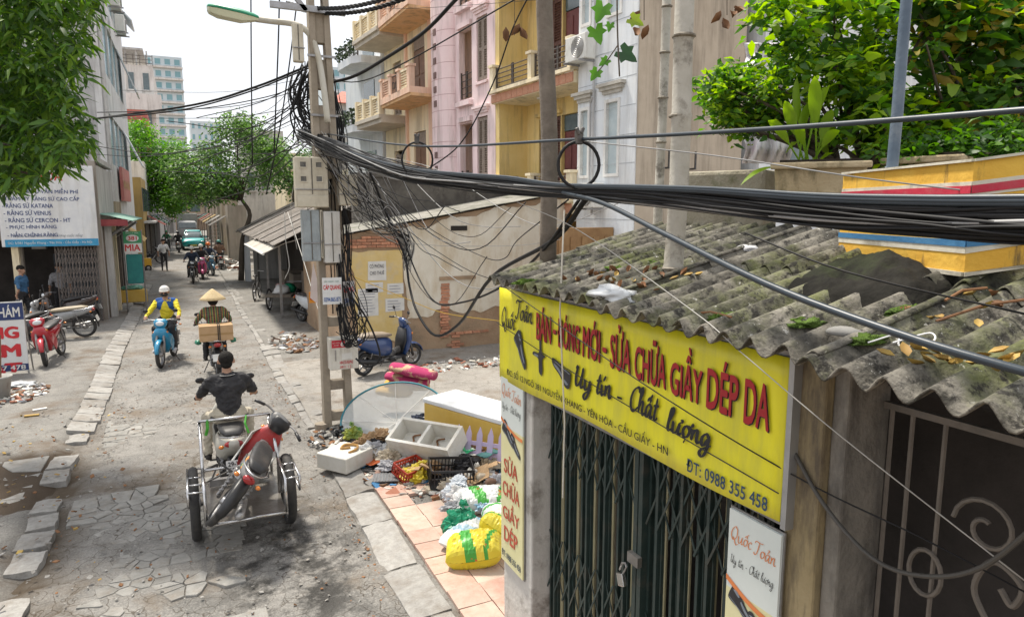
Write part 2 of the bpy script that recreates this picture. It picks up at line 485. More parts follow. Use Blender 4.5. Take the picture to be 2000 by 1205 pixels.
# ---- kerb stones, each its own piece
stone_m = mat('kerb_stone', (.24, .23, .215), (.33, .32, .3), rough=.95, scale=14, dirt=(.17, .14, .11), dscale=3, dlo=.48, dhi=.7, damt=.7, bump=.5, bscale=60, rnd_=.12)
def rough_block(sx, sy, sz, seed, slope=0, chip=.025, round_=.0):
    """a worn block: a subdivided box with rounded, chipped edges; slope lowers its +x side"""
    n = (4, 5, 2)
    mb = MB(); idx = {}; vs_ = []
    def vid(i, j, k):
        if (i, j, k) in idx: return idx[(i, j, k)]
        u, v, w = i / n[0] * 2 - 1, j / n[1] * 2 - 1, k / n[2]
        p = Vector((u * sx / 2, v * sy / 2, (w - 1) * sz))
        edge = max(abs(u), abs(v))
        q = Vector((p.x * 3 + seed, p.y * 3, p.z * 3))
        nv = noise.noise_vector(q * 1.8)
        p += nv * chip * (1.2 if edge > .99 else .22)
        if w > .99 and edge > .99: p.z -= .008; p.x *= .975; p.y *= .99
        if w > .99: p.z -= slope * (u * .5 + .5)
        idx[(i, j, k)] = len(vs_); vs_.append(tuple(p)); return idx[(i, j, k)]
    fs = []
    for i in range(n[0]):
        for j in range(n[1]): fs.append((vid(i, j, n[2]), vid(i + 1, j, n[2]), vid(i + 1, j + 1, n[2]), vid(i, j + 1, n[2])))
    for k in range(n[2]):
        for i in range(n[0]):
            fs.append((vid(i, 0, k), vid(i + 1, 0, k), vid(i + 1, 0, k + 1), vid(i, 0, k + 1)))
            fs.append((vid(i + 1, n[1], k), vid(i, n[1], k), vid(i, n[1], k + 1), vid(i + 1, n[1], k + 1)))
        for j in range(n[1]):
            fs.append((vid(0, j + 1, k), vid(0, j, k), vid(0, j, k + 1), vid(0, j + 1, k + 1)))
            fs.append((vid(n[0], j, k), vid(n[0], j + 1, k), vid(n[0], j + 1, k + 1), vid(n[0], j, k + 1)))
    mb.add(vs_, fs)
    me = mb.mesh('kerb_stone', stone_m)
    return me
left_kerb = ground_sheet('left_kerb', seq(-1.86, -1.36, .06), grade([(2, 16, .08), (16, 60, 2)]), earth_mat, lambda x, y: (-.07 + .02 * fbm(x, y, 1.8), 0))
kb = MB(); kb.span((1.44, -4, -.16), (1.84, 60, -.07)); right_kerb = struct(kb.build('right_kerb', earth_mat))
near_stone = [rough_block(.3, .44, .16, s * 3.7) for s in range(5)]
grooved = [rough_block(.36, .46, .14, 50 + s * 2.3, .07, .013) for s in range(5)]
long_stone = [rough_block(.33, .92, .15, 90 + s * 2.9, .03, .02) for s in range(4)]
y = 5.0; k = 0
while y < 11.4:
    l = rnd(.36, .52)
    if not (k in (4, 9, 12)):
        o = put('kerb_stone', near_stone[k % 5], left_kerb)
        place(o, (-1.57 + .05 * math.sin(y * 1.1) + rnd(-.03, .03), y + l / 2, .034 + rnd(-.008, .006)), rnd(-4, 4)); o.rotation_euler.x = R(rnd(-1.2, 1.2)); o.scale = (rnd(.85, 1.05), l / .47, 1)
    y += l + rnd(.01, .05); k += 1
y = 11.6; k = 0
while y < 34:
    l = rnd(.36, .5)
    o = put('kerb_stone', grooved[k % 5], left_kerb)
    place(o, (-1.58 + .03 * math.sin(y * .6) + rnd(-.012, .012), y + l / 2, .1 + rnd(-.006, .006)), rnd(-1.5, 1.5))
    o.rotation_euler.x = R(rnd(-1.2, 1.2)); o.scale = (rnd(.97, 1.03), l / .468, 1)
    y += l + rnd(.0, .02); k += 1
y = 2.2; k = 0
while y < 33:
    l = rnd(.8, .98) if y < 10 else rnd(.4, .62)
    o = put('kerb_stone', long_stone[k % 4], right_kerb)
    place(o, (1.66 + .035 * math.sin(y * .7 + 1) + rnd(-.015, .015), y + l / 2, .062 + rnd(-.01, .01)), 180 + rnd(-1.5, 1.5))
    o.rotation_euler.x = R(rnd(-2, 2)); o.scale = (rnd(.95, 1.05), l / .94, 1)
    y += l + rnd(.005, .03); k += 1

# ---- cracked slabs of old paving: polygons cut by their neighbours, each a piece
slab_m = mat('cracked_slab', (.21, .205, .19), (.29, .28, .26), rough=.92, scale=9, dirt=(.17, .13, .09), dscale=5, dlo=.5, dhi=.72, damt=.6, bump=.6, bscale=70, rnd_=.14)
def clip(poly, p, q):                       # keep the side of the bisector nearer to p
    mx_, my_ = (p[0] + q[0]) / 2, (p[1] + q[1]) / 2; dx, dy = q[0] - p[0], q[1] - p[1]
    out = []
    for i in range(len(poly)):
        a, b_ = poly[i], poly[(i + 1) % len(poly)]
        da = (a[0] - mx_) * dx + (a[1] - my_) * dy; db = (b_[0] - mx_) * dx + (b_[1] - my_) * dy
        if da <= 0: out.append(a)
        if da * db < 0:
            t = da / (da - db); out.append((a[0] + (b_[0] - a[0]) * t, a[1] + (b_[1] - a[1]) * t))
    return out
def slabs(parent, x0, x1, y0, y1, size, keep, zb, asp=1.15, gap=.006):
    pts = []
    nx, ny = int((x1 - x0) / size), int((y1 - y0) / (size * asp))
    for i in range(nx):
        for j in range(ny):
            pts.append((x0 + (i + .5 + rnd(-.48, .48)) * size, y0 + (j + .5 + rnd(-.48, .48)) * size * asp))
    n = 0
    for p in pts:
        if not keep(*p): continue
        poly = [(p[0] - size * 1.5, p[1] - size * 1.9), (p[0] + size * 1.5, p[1] - size * 1.9), (p[0] + size * 1.5, p[1] + size * 1.9), (p[0] - size * 1.5, p[1] + size * 1.9)]
        for q in pts:
            if q is not p and abs(q[0] - p[0]) < size * 3 and abs(q[1] - p[1]) < size * 4: poly = clip(poly, p, q)
        if len(poly) < 3: continue
        cx = sum(a[0] for a in poly) / len(poly); cy = sum(a[1] for a in poly) / len(poly)
        r = []
        for i in range(len(poly)):          # midpoints added so that edges wander
            a, b_ = poly[i], poly[(i + 1) % len(poly)]
            for t in (0, .5):
                u, v = a[0] + (b_[0] - a[0]) * t, a[1] + (b_[1] - a[1]) * t
                nv = noise.noise_vector(Vector((u * 5, v * 5, 0))) * size * .09
                u += nv.x; v += nv.y
                d = math.hypot(u - cx, v - cy) or 1
                k_ = max(.2, 1 - gap / d)
                r.append((cx + (u - cx) * k_, cy + (v - cy) * k_))
        m_ = len(r)
        h = rnd(-.004, .004); tx, ty = rnd(-.014, .014), rnd(-.014, .014)
        z = lambda u, v: h + (u - cx) * tx + (v - cy) * ty
        top = [(cx + (u - cx) * .965 - cx, cy + (v - cy) * .965 - cy, z(u, v)) for u, v in r]
        mid = [(u - cx, v - cy, z(u, v) - .006) for u, v in r]
        bot = [(u - cx, v - cy, -.07) for u, v in r]
        mb = MB(); mb.add(top + mid + bot, [tuple(range(m_))] + [(m_ + i, m_ + (i + 1) % m_, (i + 1) % m_, i) for i in range(m_)] + [(2 * m_ + i, 2 * m_ + (i + 1) % m_, m_ + (i + 1) % m_, m_ + i) for i in range(m_)])
        o = mb.build('slab', slab_m, parent); o.location = (cx, cy, zb - .006 + .012 * noise.noise(Vector((cx, cy, 3)))); n += 1
    return n
slabs(road, -1.15, .35, 5.2, 8.9, .14, lambda x, y: fbm(x * 1.0 + 4, y, .8) + .5 * fbm(x, y, 2.6) > -.2 and x > -1.0 + .25 * math.sin(y * 2), .012)
slabs(walk_l, -2.9, -1.95, 6.6, 10.4, .17, lambda x, y: fbm(x + 8, y, .9) + .5 * fbm(x, y, 2.6) > -.05, .03)
slabs(road, -1.1, .9, 8.9, 12.6, .17, lambda x, y: fbm(x + 15, y, .9) + .5 * fbm(x, y, 2.6) > .12, .0, 1.1, .008)

# ---- red pavement tiles
tile_m = mat('red_pavement_tile', (.42, .235, .18), (.5, .33, .27), rough=.8, scale=7, dirt=(.45, .38, .31), dscale=2.2, dlo=.42, dhi=.62, damt=.85, bump=.3, rnd_=.16)
tm = MB(); tm.box((0, 0, -.02), (.292, .292, .04)); tile_me = tm.mesh('tile', tile_m)
for i in range(5):
    for j in range(22):
        x, y = 1.99 + i * .3 + (0 if j % 1 else 0), 2.6 + j * .3
        if i > 1 and y < 4.8: continue
        if noise.noise(Vector((x * 1.2, y * 1.2, 8))) > .3 or (y > 8.2 and rnd(0, 1) < .5): continue
        o = put('tile', tile_me, walk_r); o.location = (x, y, .07 + rnd(-.006, .006)); o.rotation_euler = (R(rnd(-1, 1)), R(rnd(-1, 1)), R(rnd(-1.5, 1.5)))
# ================================================================== BUILDINGS ON THE RIGHT, BEHIND THE HUT
FA, FROT = Vector((8.8, 14.6, 0)), 94.8          # facade line: local x runs away along the street, local y out towards it
FD = Vector((-.084, .996, 0))
def house_at(s): p = FA + FD * s; return (p.x, p.y, 0)
def holed(mb, x0, x1, z0, z1, y0, y1, holes):    # a wall slab with rectangular openings
    xs = sorted({x0, x1, *[min(max(h[0], x0), x1) for h in holes], *[min(max(h[1], x0), x1) for h in holes]})
    for a, b in zip(xs, xs[1:]):
        if b - a < 1e-4: continue
        zs = [z0]
        hs = sorted([(h[2], h[3]) for h in holes if h[0] <= a + 1e-5 and h[1] >= b - 1e-5])
        z = z0
        for h0, h1 in hs:
            if h0 > z: mb.span((a, y0, z), (b, y1, h0))
            z = max(z, h1)
        if z < z1: mb.span((a, y0, z), (b, y1, z1))
    return mb
plaster = lambda n, c, c2, d='#6b6256', **k: mat(n, c, c2, rough=.88, scale=1.4, dirt=d, dscale=.9, dlo=.47, dhi=.72, damt=k.pop('damt', .62), streak=.85, bump=.12, bscale=25, **k)
yellow_pl = plaster('yellow_plaster', (.7, .53, .2), (.76, .59, .27))
cream_pl = plaster('cream_plaster', (.8, .69, .46), (.83, .73, .54))
pink_pl = plaster('pink_plaster', (.8, .62, .63), (.84, .69, .69))
peach_pl = plaster('peach_plaster', (.76, .5, .36), (.8, .58, .45))
orange_pl = plaster('orange_plaster', (.68, .42, .2), (.72, .48, .27))
white_pl = plaster('bluish_white_plaster', (.66, .7, .74), (.74, .76, .77), '#7d7a74', damt=.45)
tan_pl = plaster('unpainted_render', (.42, .355, .275), (.5, .43, .34), '#4e463c', damt=.6)
grey_pl = plaster('grey_render', (.4, .4, .39), (.5, .49, .47), '#55504a')
brick_trim = mat('brick_trim', (.45, .2, .12), (.52, .28, .18), rough=.8, scale=20, dirt=(.5, .4, .3), dscale=6, damt=.4)
brown_wood = mat('brown_shutter_paint', (.085, .035, .028), (.12, .055, .042), rough=.6, scale=10, dirt=(.2, .15, .12), dscale=5, damt=.4)
grey_wood = mat('weathered_shutter', (.2, .16, .13), (.29, .24, .2), rough=.75, scale=12)
dark_rail = mat('dark_railing_paint', (.05, .045, .042), (.09, .07, .06), rough=.5, scale=16)
window_glass = mat('window_glass', (.06, .09, .1), (.1, .14, .15), rough=.08, bump=0, spec=.8)
frosted = mat('pale_window_glass', (.5, .58, .6), (.42, .5, .53), rough=.2, bump=0, spec=.6)
ac_white = mat('air_conditioner_casing', (.68, .68, .65), (.6, .6, .56), rough=.5, dirt=(.3, .26, .2), dscale=3, damt=.5, streak=.5)

def louvre(parent, x0, x1, z0, z1, y, m, name='shutter', leaves=2):
    """a louvred shutter: frame, then slats as one sub-part (each is under four pixels high)"""
    mb = MB(); w = (x1 - x0) / leaves; sl = MB()
    for i in range(leaves):
        a, b = x0 + i * w + .005, x0 + (i + 1) * w - .005
        mb.span((a, y - .02, z0), (a + .07, y + .025, z1)); mb.span((b - .07, y - .02, z0), (b, y + .025, z1))
        for zz in (z0, (z0 + z1) / 2 - .05, z1 - .1): mb.span((a + .07, y - .018, zz), (b - .07, y + .022, zz + .1))
        n = int((z1 - z0) / .075)
        for k in range(n):
            zc = z0 + .08 + (z1 - z0 - .16) * k / n
            sl.box(((a + b) / 2, y, zc), (b - a - .14, .05, .012), RX(35))
        sl.span((a + .06, y - .03, z0 + .05), (b - .06, y - .022, z1 - .05))
    f = mb.build(name, m, parent)
    stuff(sl.build('slat', m, f))
    return f
def panel_door(parent, x0, x1, z0, z1, y, m):
    mb = MB(); mb.span((x0, y - .03, z0), (x1, y, z1))
    d = mb.build('door', m, parent)
    for i in range(2):
        a = x0 + (x1 - x0) * i / 2 + .06; b = x0 + (x1 - x0) * (i + 1) / 2 - .06
        for za, zb in ((z0 + .15, z0 + .8), (z0 + .9, z1 - .15)):
            q = MB(); q.span((a, y, za), (b, y + .025, zb)); q.build('panel', m, d, bevel=.015)
    return d
def rail_bars(parent, x0, x1, z0, z1, y, n, m=dark_rail, posts=2, r=.016):
    mb = MB()
    for i in range(posts): 
        x = x0 + (x1 - x0) * i / (posts - 1)
        mb.span((x - .02, y - .02, z0), (x + .02, y + .02, z1))
        mb.span((x + .06, y - .015, z0), (x + .08, y + .015, z1))
    rl = mb.build('railing', m, parent)
    for k in range(n):
        z = z0 + (z1 - z0) * (k + .6) / n
        b = MB(); b.tube([(x0, y, z), (x1, y, z)], r, 6); b.build('bar', m, rl)
    return rl
def balusters(parent, x0, x1, z0, z1, y, m, horizontal=True, n=6):
    mb = MB()
    mb.span((x0, y - .07, z1 - .08), (x1, y + .07, z1)); mb.span((x0, y - .06, z0), (x1, y + .06, z0 + .05))
    rl = mb.build('balustrade', m, parent)
    for k in range(n):
        b = MB()
        if horizontal:
            z = z0 + .05 + (z1 - z0 - .13) * (k + .5) / n
            b.span((x0 + .02, y - .03, z - .022), (x1 - .02, y + .03, z + .022))
        else:
            x = x0 + (x1 - x0) * (k + .5) / n
            b.tube([(x, y, z0 + .05), (x, y, z0 + .25), (x, y, z1 - .3), (x, y, z1 - .08)], [.03, .045, .025, .035], 8)
        b.build('baluster', m, rl)
    return rl
def ac_unit(label, loc, rotz, group='air conditioners on the houses', sc=1):
    t = thing('air_conditioner', label, 'air conditioner', loc, rotz, group)
    t.scale = (sc,) * 3
    mb = MB(); mb.box((0, 0, .28), (.8, .3, .56)); mb.build('casing', ac_white, t, bevel=.02)
    g_ = MB(); g_.lathe([(.24, 0), (.24, .012), (.2, .016)], 24, T(-.1, .151, .28) @ RX(-90)); fan = g_.build('fan_grille', mat('fan_grille', (.3, .3, .29), (.4, .4, .38), rough=.6), t)
    for k in range(5):
        b = MB(); b.tube([(-.1 + (.05 + .045 * k) * math.cos(a * math.pi / 8), .172, .28 + (.05 + .045 * k) * math.sin(a * math.pi / 8)) for a in range(16)], .006, 4, closed=True); b.build('ring', steel, fan)
    f = MB()
    for s_ in (-.3, .3): f.span((s_ - .02, -.2, -.05), (s_ + .02, .25, -.01))
    f.build('bracket', steel, t)
    return t

# ---- yellow house with deep balconies
def yellow_house():
    t = thing('house', 'yellow plastered house with deep balconies and brown louvred doors', 'house', house_at(0), FROT, 'row of tall narrow houses')
    X0, X1, D = .1, 4.18, -.95
    doors = []
    for f0 in (0, 3.32, 6.45, 9.6): doors += [(2.2, 3.3, f0 + .2, f0 + 2.55), (.28, 1.0, f0 + .2, f0 + 2.55), (1.3, 2.15, f0 + .2, f0 + 2.55)]
    holed(MB(), X0, X1, 0, 12.5, D - .25, D, doors).build('wall', yellow_pl, t)
    b = MB(); b.span((X0, D - 6, 0), (X1, D - .4, 12.4)); b.build('rear_wall', tan_pl, t)
    s_ = MB(); s_.span((X1 - .22, D, 0), (X1 - .002, .0, 12.5)); s_.build('end_wall', yellow_pl, t)
    s_ = MB(); s_.span((X0, D, 0), (X0 + .16, -.3, 12.5)); s_.build('end_wall', cream_pl, t)
    for k, z in enumerate((3.2, 6.33, 9.5)):
        m = MB(); m.span((X0, D, z), (X1 + .02, .12, z + .26)); sl = m.build('balcony_floor', cream_pl, t)
        c = MB(); c.span((X0, .12, z + .27), (X1 + .06, .24, z + .36)); c.build('ledge', cream_pl, sl)
        n = 14
        for i in range(n):
            w = (X1 - X0) / n
            q = MB(); q.span((X0 + i * w + .008, .122, z + .02), (X0 + (i + 1) * w - .008, .15, z + .25)); q.build('trim_brick', brick_trim, sl)
        for px_ in (X0 + .08, 2.0, X1 - .1):
            q = MB(); q.span((px_ - .09, -.05, z + .3), (px_ + .09, .2, z + 1.0)); q.span((px_ - .13, -.09, z + 1.0), (px_ + .13, .24, z + 1.07)); q.build('pier', cream_pl, t)
        rail_bars(t, X0 + .2, 1.88, z + .36, z + .98, .08, 5, posts=4)
        rail_bars(t, 2.12, X1 - .22, z + .36, z + .98, .08, 5, posts=3)
        q = MB(); q.lathe([(.09, 0), (.09, .04), (.04, .06)], 12, T(2.4, -.4, z - .001) @ RX(180)); q.build('ceiling_lamp', white_paint, t)
    for f0 in (0.2, 3.52, 6.65, 9.8):
        louvre(t, 2.7, 3.28, f0, f0 + 2.33, D - .06, brown_wood, leaves=2)
        panel_door(t, 1.32, 2.13, f0, f0 + 1.9, D - .1, mat('dark_red_door', (.13, .03, .03), (.16, .045, .04), rough=.5))
        q = MB(); q.span((1.32, D - .12, f0 + 1.92), (2.13, D - .08, f0 + 2.33)); q.build('transom', window_glass, t)
        louvre(t, 2.22, 2.68, f0, f0 + 2.33, D - .06, brown_wood, leaves=1)
        louvre(t, .3, .98, f0, f0 + 2.33, D - .06, brown_wood, leaves=2)
        q = MB()
        for a, b_ in ((2.12, 3.38), (.2, 1.08)): q.span((a, D, f0 + 2.4), (b_, D + .1, f0 + 2.5))
        q.build('lintel', yellow_pl, t)
    return t
yellow_house()
p = house_at(.75); ac_unit('white air conditioner standing on the upper yellow balcony behind its railing', (p[0] + .45, p[1], 6.7), FROT)

# ---- bluish white house
def white_house():
    t = thing('house', 'narrow bluish white house with two slim windows and a bare tan side wall', 'house', house_at(0), FROT, 'row of tall narrow houses')
    X0, X1 = -2.06, .08
    wins = []
    for z in (4.05, 7.55): wins += [(-1.53, -.98, z, z + 1.72), (-.42, .0, z, z + 1.66)]
    holed(MB(), X0, X1, 0, 12, -.22, 0, wins).build('wall', white_pl, t)
    b = MB(); b.span((X0 + .02, -3.3, 0), (X1, -.24, 12)); b.build('rear_wall', tan_pl, t)
    s_ = MB(); s_.span((X0 - .02, -3.3, 0), (X0 + .01, -.03, 12)); sw = s_.build('side_wall', tan_pl, t)
    groove = mat('groove_shadow_grey', (.42, .45, .47), rough=.9)
    for z in np.arange(.6, 11.8, .62):
        q = MB(); q.span((X0, .0, z), (X1, .004, z + .014)); q.build('groove', groove, t)
    for (a, b_, za, zb) in wins:
        f = MB()
        for u in ((a, a + .07), (b_ - .07, b_)): f.span((u[0], -.1, za), (u[1], .03, zb))
        f.span((a + .07, -.1, zb - .07), (b_ - .07, .03, zb)); f.span((a + .07, -.1, za), (b_ - .07, .03, za + .07))
        w = f.build('window', white_paint, t)
        q = MB(); q.span((a + .07, -.08, za + .07), (b_ - .07, -.06, zb - .07)); q.build('pane', frosted, w)
        c = MB()
        for k, (e, h) in enumerate(((.06, .09), (.12, .08), (.18, .07))): c.span((a - e, 0, zb + .12 + k * .08), (b_ + e, .05 + .05 * k, zb + .12 + k * .08 + h))
        c.build('cornice', mat('weathered_cornice', (.36, .34, .3), (.5, .48, .43), rough=.9, scale=5), w)
    q = MB(); q.tube([(-.62, .06, 3.2), (-.62, .06, 6.05), (-.62, .06, 11.5)], .03, 8); q.tube([(-.5, .06, 3.5), (-.5, .06, 5.75), (-.62, .1, 5.9)], .025, 8); q.build('drain_pipe', mat('grey_pipe', (.45, .45, .45), rough=.5), t)
    for xx in (-.3, -1.1):       # rusty brackets on the side wall
        q = MB(); q.span((X0 - .25, -.5 + xx, 4.2), (X0 - .02, -.46 + xx, 4.24)); q.span((X0 - .25, -.5 + xx, 4.24), (X0 - .22, -.46 + xx, 4.6)); q.build('bracket', dark_metal, t)
    return t
white_house()
ac_unit('white air conditioner high on the bluish white house wall', (*(FA + FD * -.35 + Vector((-.25, 0, 0))).xy, 6.72), FROT)
ac_unit('white air conditioner low on the bluish white house wall, level with the cables', (*(FA + FD * -.75 + Vector((-.25, 0, 0))).xy, 3.35), FROT)

# ---- pink house with a round stair tower
def pink_house():
    t = thing('house', 'pink house with a rounded tower and grey louvred windows', 'house', house_at(0), FROT, 'row of tall narrow houses')
    X0, X1 = 4.2, 8.28
    wins = [(4.68, 5.36, 7.15, 9.0), (4.68, 5.36, 4.3, 6.1), (4.68, 5.36, 1, 2.9), (4.68, 5.36, 10.1, 11.9)]
    slots = [(5.68, 6.55, 6.75, 8.85), (5.68, 6.55, 3.7, 6.0), (5.68, 6.55, .3, 2.8), (5.68, 6.55, 9.6, 11.8)]
    holed(MB(), X0, X1 - 1.3, 0, 13, -.2, 0, wins + slots).build('wall', pink_pl, t)
    b = MB(); b.span((X0, -6, 0), (X1, -1.0, 12.9)); b.build('rear_wall', yellow_pl, t)
    m = MB()
    n = 22
    prof = [(X1 - .72 + .72 * math.cos(math.pi * i / n), .0 + .42 * math.sin(math.pi * i / n)) for i in range(n + 1)]
    m.prism([(X1, -.9)] + prof + [(X1 - 1.44, -.9)], 0, 13); tw = m.build('tower', pink_pl, t, smooth=False)
    for z in list(np.arange(6.75, 9.4, .45)) + list(np.arange(3.3, 5.3, .45)):
        q = MB(); a = math.pi * .52
        q.box((X1 - .72 + .72 * math.cos(a), .42 * math.sin(a) - .05, z), (.2, .14, .2), RZ(-3)); q.build('vent_shade_block', mat('vent_shade_dark', (.2, .13, .12), rough=.9), tw)  # solid dark block, its colour stands in for the shade inside a vent
    line = mat('pink_groove', (.5, .3, .31), rough=.9)
    for z in np.arange(.5, 12.8, .5):
        q = MB(); q.prism([(x, y + .003) for x, y in prof] + [(X1 - 1.44, -.1), (X1, -.1)], z, z + .015); q.build('groove', line, tw)
    for (a, b_, za, zb) in wins:
        w = louvre(t, a + .03, b_ - .03, za + .03, zb - .03, -.06, grey_wood)
        c = MB()
        for k in range(3): c.span((a - .05 - .05 * k, 0, zb + .1 + k * .07), (b_ + .05 + .05 * k, .05 + .04 * k, zb + .17 + k * .07))
        c.build('cornice', pink_pl, t); c = MB(); c.span((a - .05, 0, za - .1), (b_ + .05, .06, za - .03)); c.build('sill', pink_pl, t)
    for (a, b_, za, zb) in slots:
        rail_bars(t, a + .03, b_ - .03, za + .06, za + .85, -.06, 4, posts=3)
        c = MB(); c.span((a - .06, 0, za - .22), (b_ + .06, .16, za - .08)); c.span((a - .02, 0, zb + .05), (b_ + .02, .1, zb + .2)); c.build('slot_ledge', pink_pl, t)
        c = MB(); c.span((a, -1.0, za - .15), (b_, -.2, za)); c.build('loggia_floor', yellow_pl, t)
    return t
pink_house()

# ---- peach house with orange balconies
def peach_house():
    t = thing('house', 'cream house with peach and orange balconies between the pink tower and the baluster balconies', 'house', house_at(8.3), FROT, 'row of tall narrow houses')
    W = 3.45
    holes = []
    for z in (.2, 3.9, 7.35, 10.6): holes += [(1.7, 2.85, z, z + 2.3), (.25, .75, z, z + 2.2)]
    holed(MB(), 0, W, 0, 14, -.5, -.3, holes).build('wall', cream_pl, t)
    q = MB(); q.span((0, -6, 0), (W, -.62, 13.9)); q.build('rear_wall', tan_pl, t)
    q = MB(); q.span((.85, -.3, 0), (1.2, -.2, 14)); q.build('pilaster', peach_pl, t)
    q = MB(); q.span((3.32, -.3, 0), (W, -.2, 14)); q.build('pilaster', peach_pl, t)
    for z in (.2, 3.9, 7.35, 10.6):
        panel_door(t, 1.72, 2.83, z, z + 1.8, -.36, mat('brown_door', (.14, .075, .045), (.19, .11, .07), rough=.6))
        q = MB(); q.span((1.72, -.4, z + 1.83), (2.83, -.36, z + 2.28)); q.build('transom', grey_wood, t)
        louvre(t, .27, .73, z, z + 2.15, -.36, brown_wood, leaves=1)
    for k, z in enumerate((3.62, 7.1, 9.9)):
        q = MB(); q.prism([(0, -.3), (W, -.3), (W, .75), (.1, .95), (0, .95)], z, z + .1); fl = q.build('balcony_floor', orange_pl, t)
        q = MB(); q.prism([(0, -.3), (W, -.3), (W, .8), (.1, 1.0), (0, 1.0)], z + .1, z + .3); q.build('ledge', peach_pl, fl)
        for px_, yy in ((.12, .9), (1.15, .86), (2.2, .78), (3.3, .7)):
            q = MB(); q.span((px_ - .11, yy - .1, z + .3), (px_ + .11, yy + .1, z + .95)); q.span((px_ - .15, yy - .14, z + .95), (px_ + .15, yy + .14, z + 1.03)); q.build('pier', peach_pl, t)
        balusters(t, .24, 1.03, z + .3, z + .95, .87, cream_pl, True, 6)
        balusters(t, 2.32, 3.18, z + .3, z + .95, .73, peach_pl, True, 6)
        sc = MB()
        for i in range(7): sc.tube([(1.3 + i * .13, .81, z + .3), (1.3 + i * .13, .81, z + .93)], .012, 6)
        for i in range(3):
            cx = 1.42 + i * .27
            sc.tube([(cx + .1 * math.cos(a), .81, z + .6 + .13 * math.sin(a)) for a in np.linspace(0, 2 * math.pi, 14)[:-1]], .01, 5, closed=True)
        sc.tube([(1.27, .81, z + .92), (2.1, .81, z + .92)], .018, 6); sc.build('iron_grille', dark_rail, t)
    return t
peach_house()
def cream_house():
    t = thing('house', 'cream house with baluster balconies and grey stained slabs, far end of the row', 'house', house_at(11.85), FROT, 'row of tall narrow houses')
    W = 2.9
    holed(MB(), 0, W, 0, 14, -.7, -.5, [(1.0, 1.9, 7.1, 9.2), (1.0, 1.9, 3.5, 5.7), (1.0, 1.9, 10.4, 12.4)]).build('wall', cream_pl, t)
    q = MB(); q.span((0, -5, 0), (W, -.9, 13.9)); q.build('rear_wall', tan_pl, t)
    for z in (3.5, 7.1, 10.4): louvre(t, 1.02, 1.88, z, z + 2.05, -.58, grey_wood)
    for z in (6.6, 9.8):
        q = MB(); q.span((-.05, -.5, z), (W, .75, z + .16)); q.span((-.05, -.5, z + .16), (W, .85, z + .3)); q.build('balcony_floor', mat('stained_slab', (.6, .55, .46), (.45, .41, .35), rough=.9, scale=2), t)
        for x0, x1 in ((.15, .85), (1.1, 1.8), (2.0, 2.75)): balusters(t, x0, x1, z + .3, z + 1.0, .72, cream_pl, True, 6)
        for px_ in (.05, .98, 1.9, W - .08):
            q = MB(); q.span((px_ - .09, .6, z + .3), (px_ + .09, .82, z + 1.1)); q.build('pier', cream_pl, t)
    q = MB(); q.tube([(-.02, -.4, 0), (-.02, -.4, 13.5)], .06, 10); q.build('drain_pipe', mat('ochre_pipe', (.6, .4, .15), rough=.5), t)
    return t
cream_house()
def bluish_house():
    t = thing('house', 'pale blue house with small planted balconies at the end of the row', 'house', house_at(14.9), FROT, 'row of tall narrow houses')
    q = MB(); q.span((0, -5, 0), (5, -.4, 11)); q.build('wall', white_pl, t)
    for z in (3.6, 6.6, 9.4):
        q = MB(); q.prism([(0, -.4), (3.2, -.4), (3, .4), (2.5, .7), (.6, .7), (.1, .4)], z, z + .3); q.build('balcony_floor', white_pl, t)
        rail_bars(t, .2, 2.9, z + .3, z + 1.0, .5, 5, posts=6)
        q = MB(); q.span((.8, -.4, z + .3), (2.2, -.36, z + 2.3)); q.build('door', window_glass, t)
        q = MB()
        for k in range(120):
            x, y, zz = rnd(.2, 2.9), rnd(.5, .75), z + rnd(.35, 1.0)
            q.box((x, y, zz), (.12, .1, .01), Euler((rnd(-1, 1), rnd(-1, 1), rnd(0, 6))).to_matrix().to_4x4())
        stuff(q.build('balcony_plants', mat('dark_leaf', (.035, .07, .03), (.06, .1, .04), rough=.6, transl=.2), t))
    return t
bluish_house()

# ---- grey house with a red roof and the blocks beyond
def far_block(name, label, x0, x1, y, ytop, depth, wallm, rows, cols, winm, roof=None, ybase=430, group=None, pad=.25, bands=None):
    a, b = on_y(x0, 410, y), on_y(x1, 410, y); ztop = on_y((x0 + x1) / 2, ytop, y).z
    t = thing(name, label, 'building', (a.x, y, 0), 0, group)
    w = b.x - a.x
    q = MB(); q.span((0, 0, 0), (w, depth, ztop)); q.build('wall', wallm, t)
    z0 = 4
    for r in range(rows):
        for c in range(cols):
            cw = w / cols; rh = (ztop - z0) / rows
            q = MB(); q.span((cw * (c + pad), -.06, z0 + rh * (r + .3)), (cw * (c + 1 - pad), .05, z0 + rh * (r + .78))); wn_ = q.build('window', winm, t)
            q = MB(); q.span((cw * (c + pad) - .1, -.12, z0 + rh * (r + .3) - .12), (cw * (c + 1 - pad) + .1, .02, z0 + rh * (r + .3))); q.build('sill', wallm, wn_)
            if c == 0 and bands:
                q = MB(); q.span((-.1, -.5, z0 + rh * r), (w + .1, .0, z0 + rh * r + rh * .16)); q.build('balcony', bands, t)
    return t, w, ztop
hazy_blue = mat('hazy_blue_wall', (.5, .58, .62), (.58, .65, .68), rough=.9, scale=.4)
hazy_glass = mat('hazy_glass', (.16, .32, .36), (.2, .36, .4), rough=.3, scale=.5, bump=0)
t, w, zt = far_block('house', 'grey rendered house with a red tiled roof behind the pole', 668, 742, 44, 205, 8, grey_pl, 3, 3, window_glass, pad=.34)
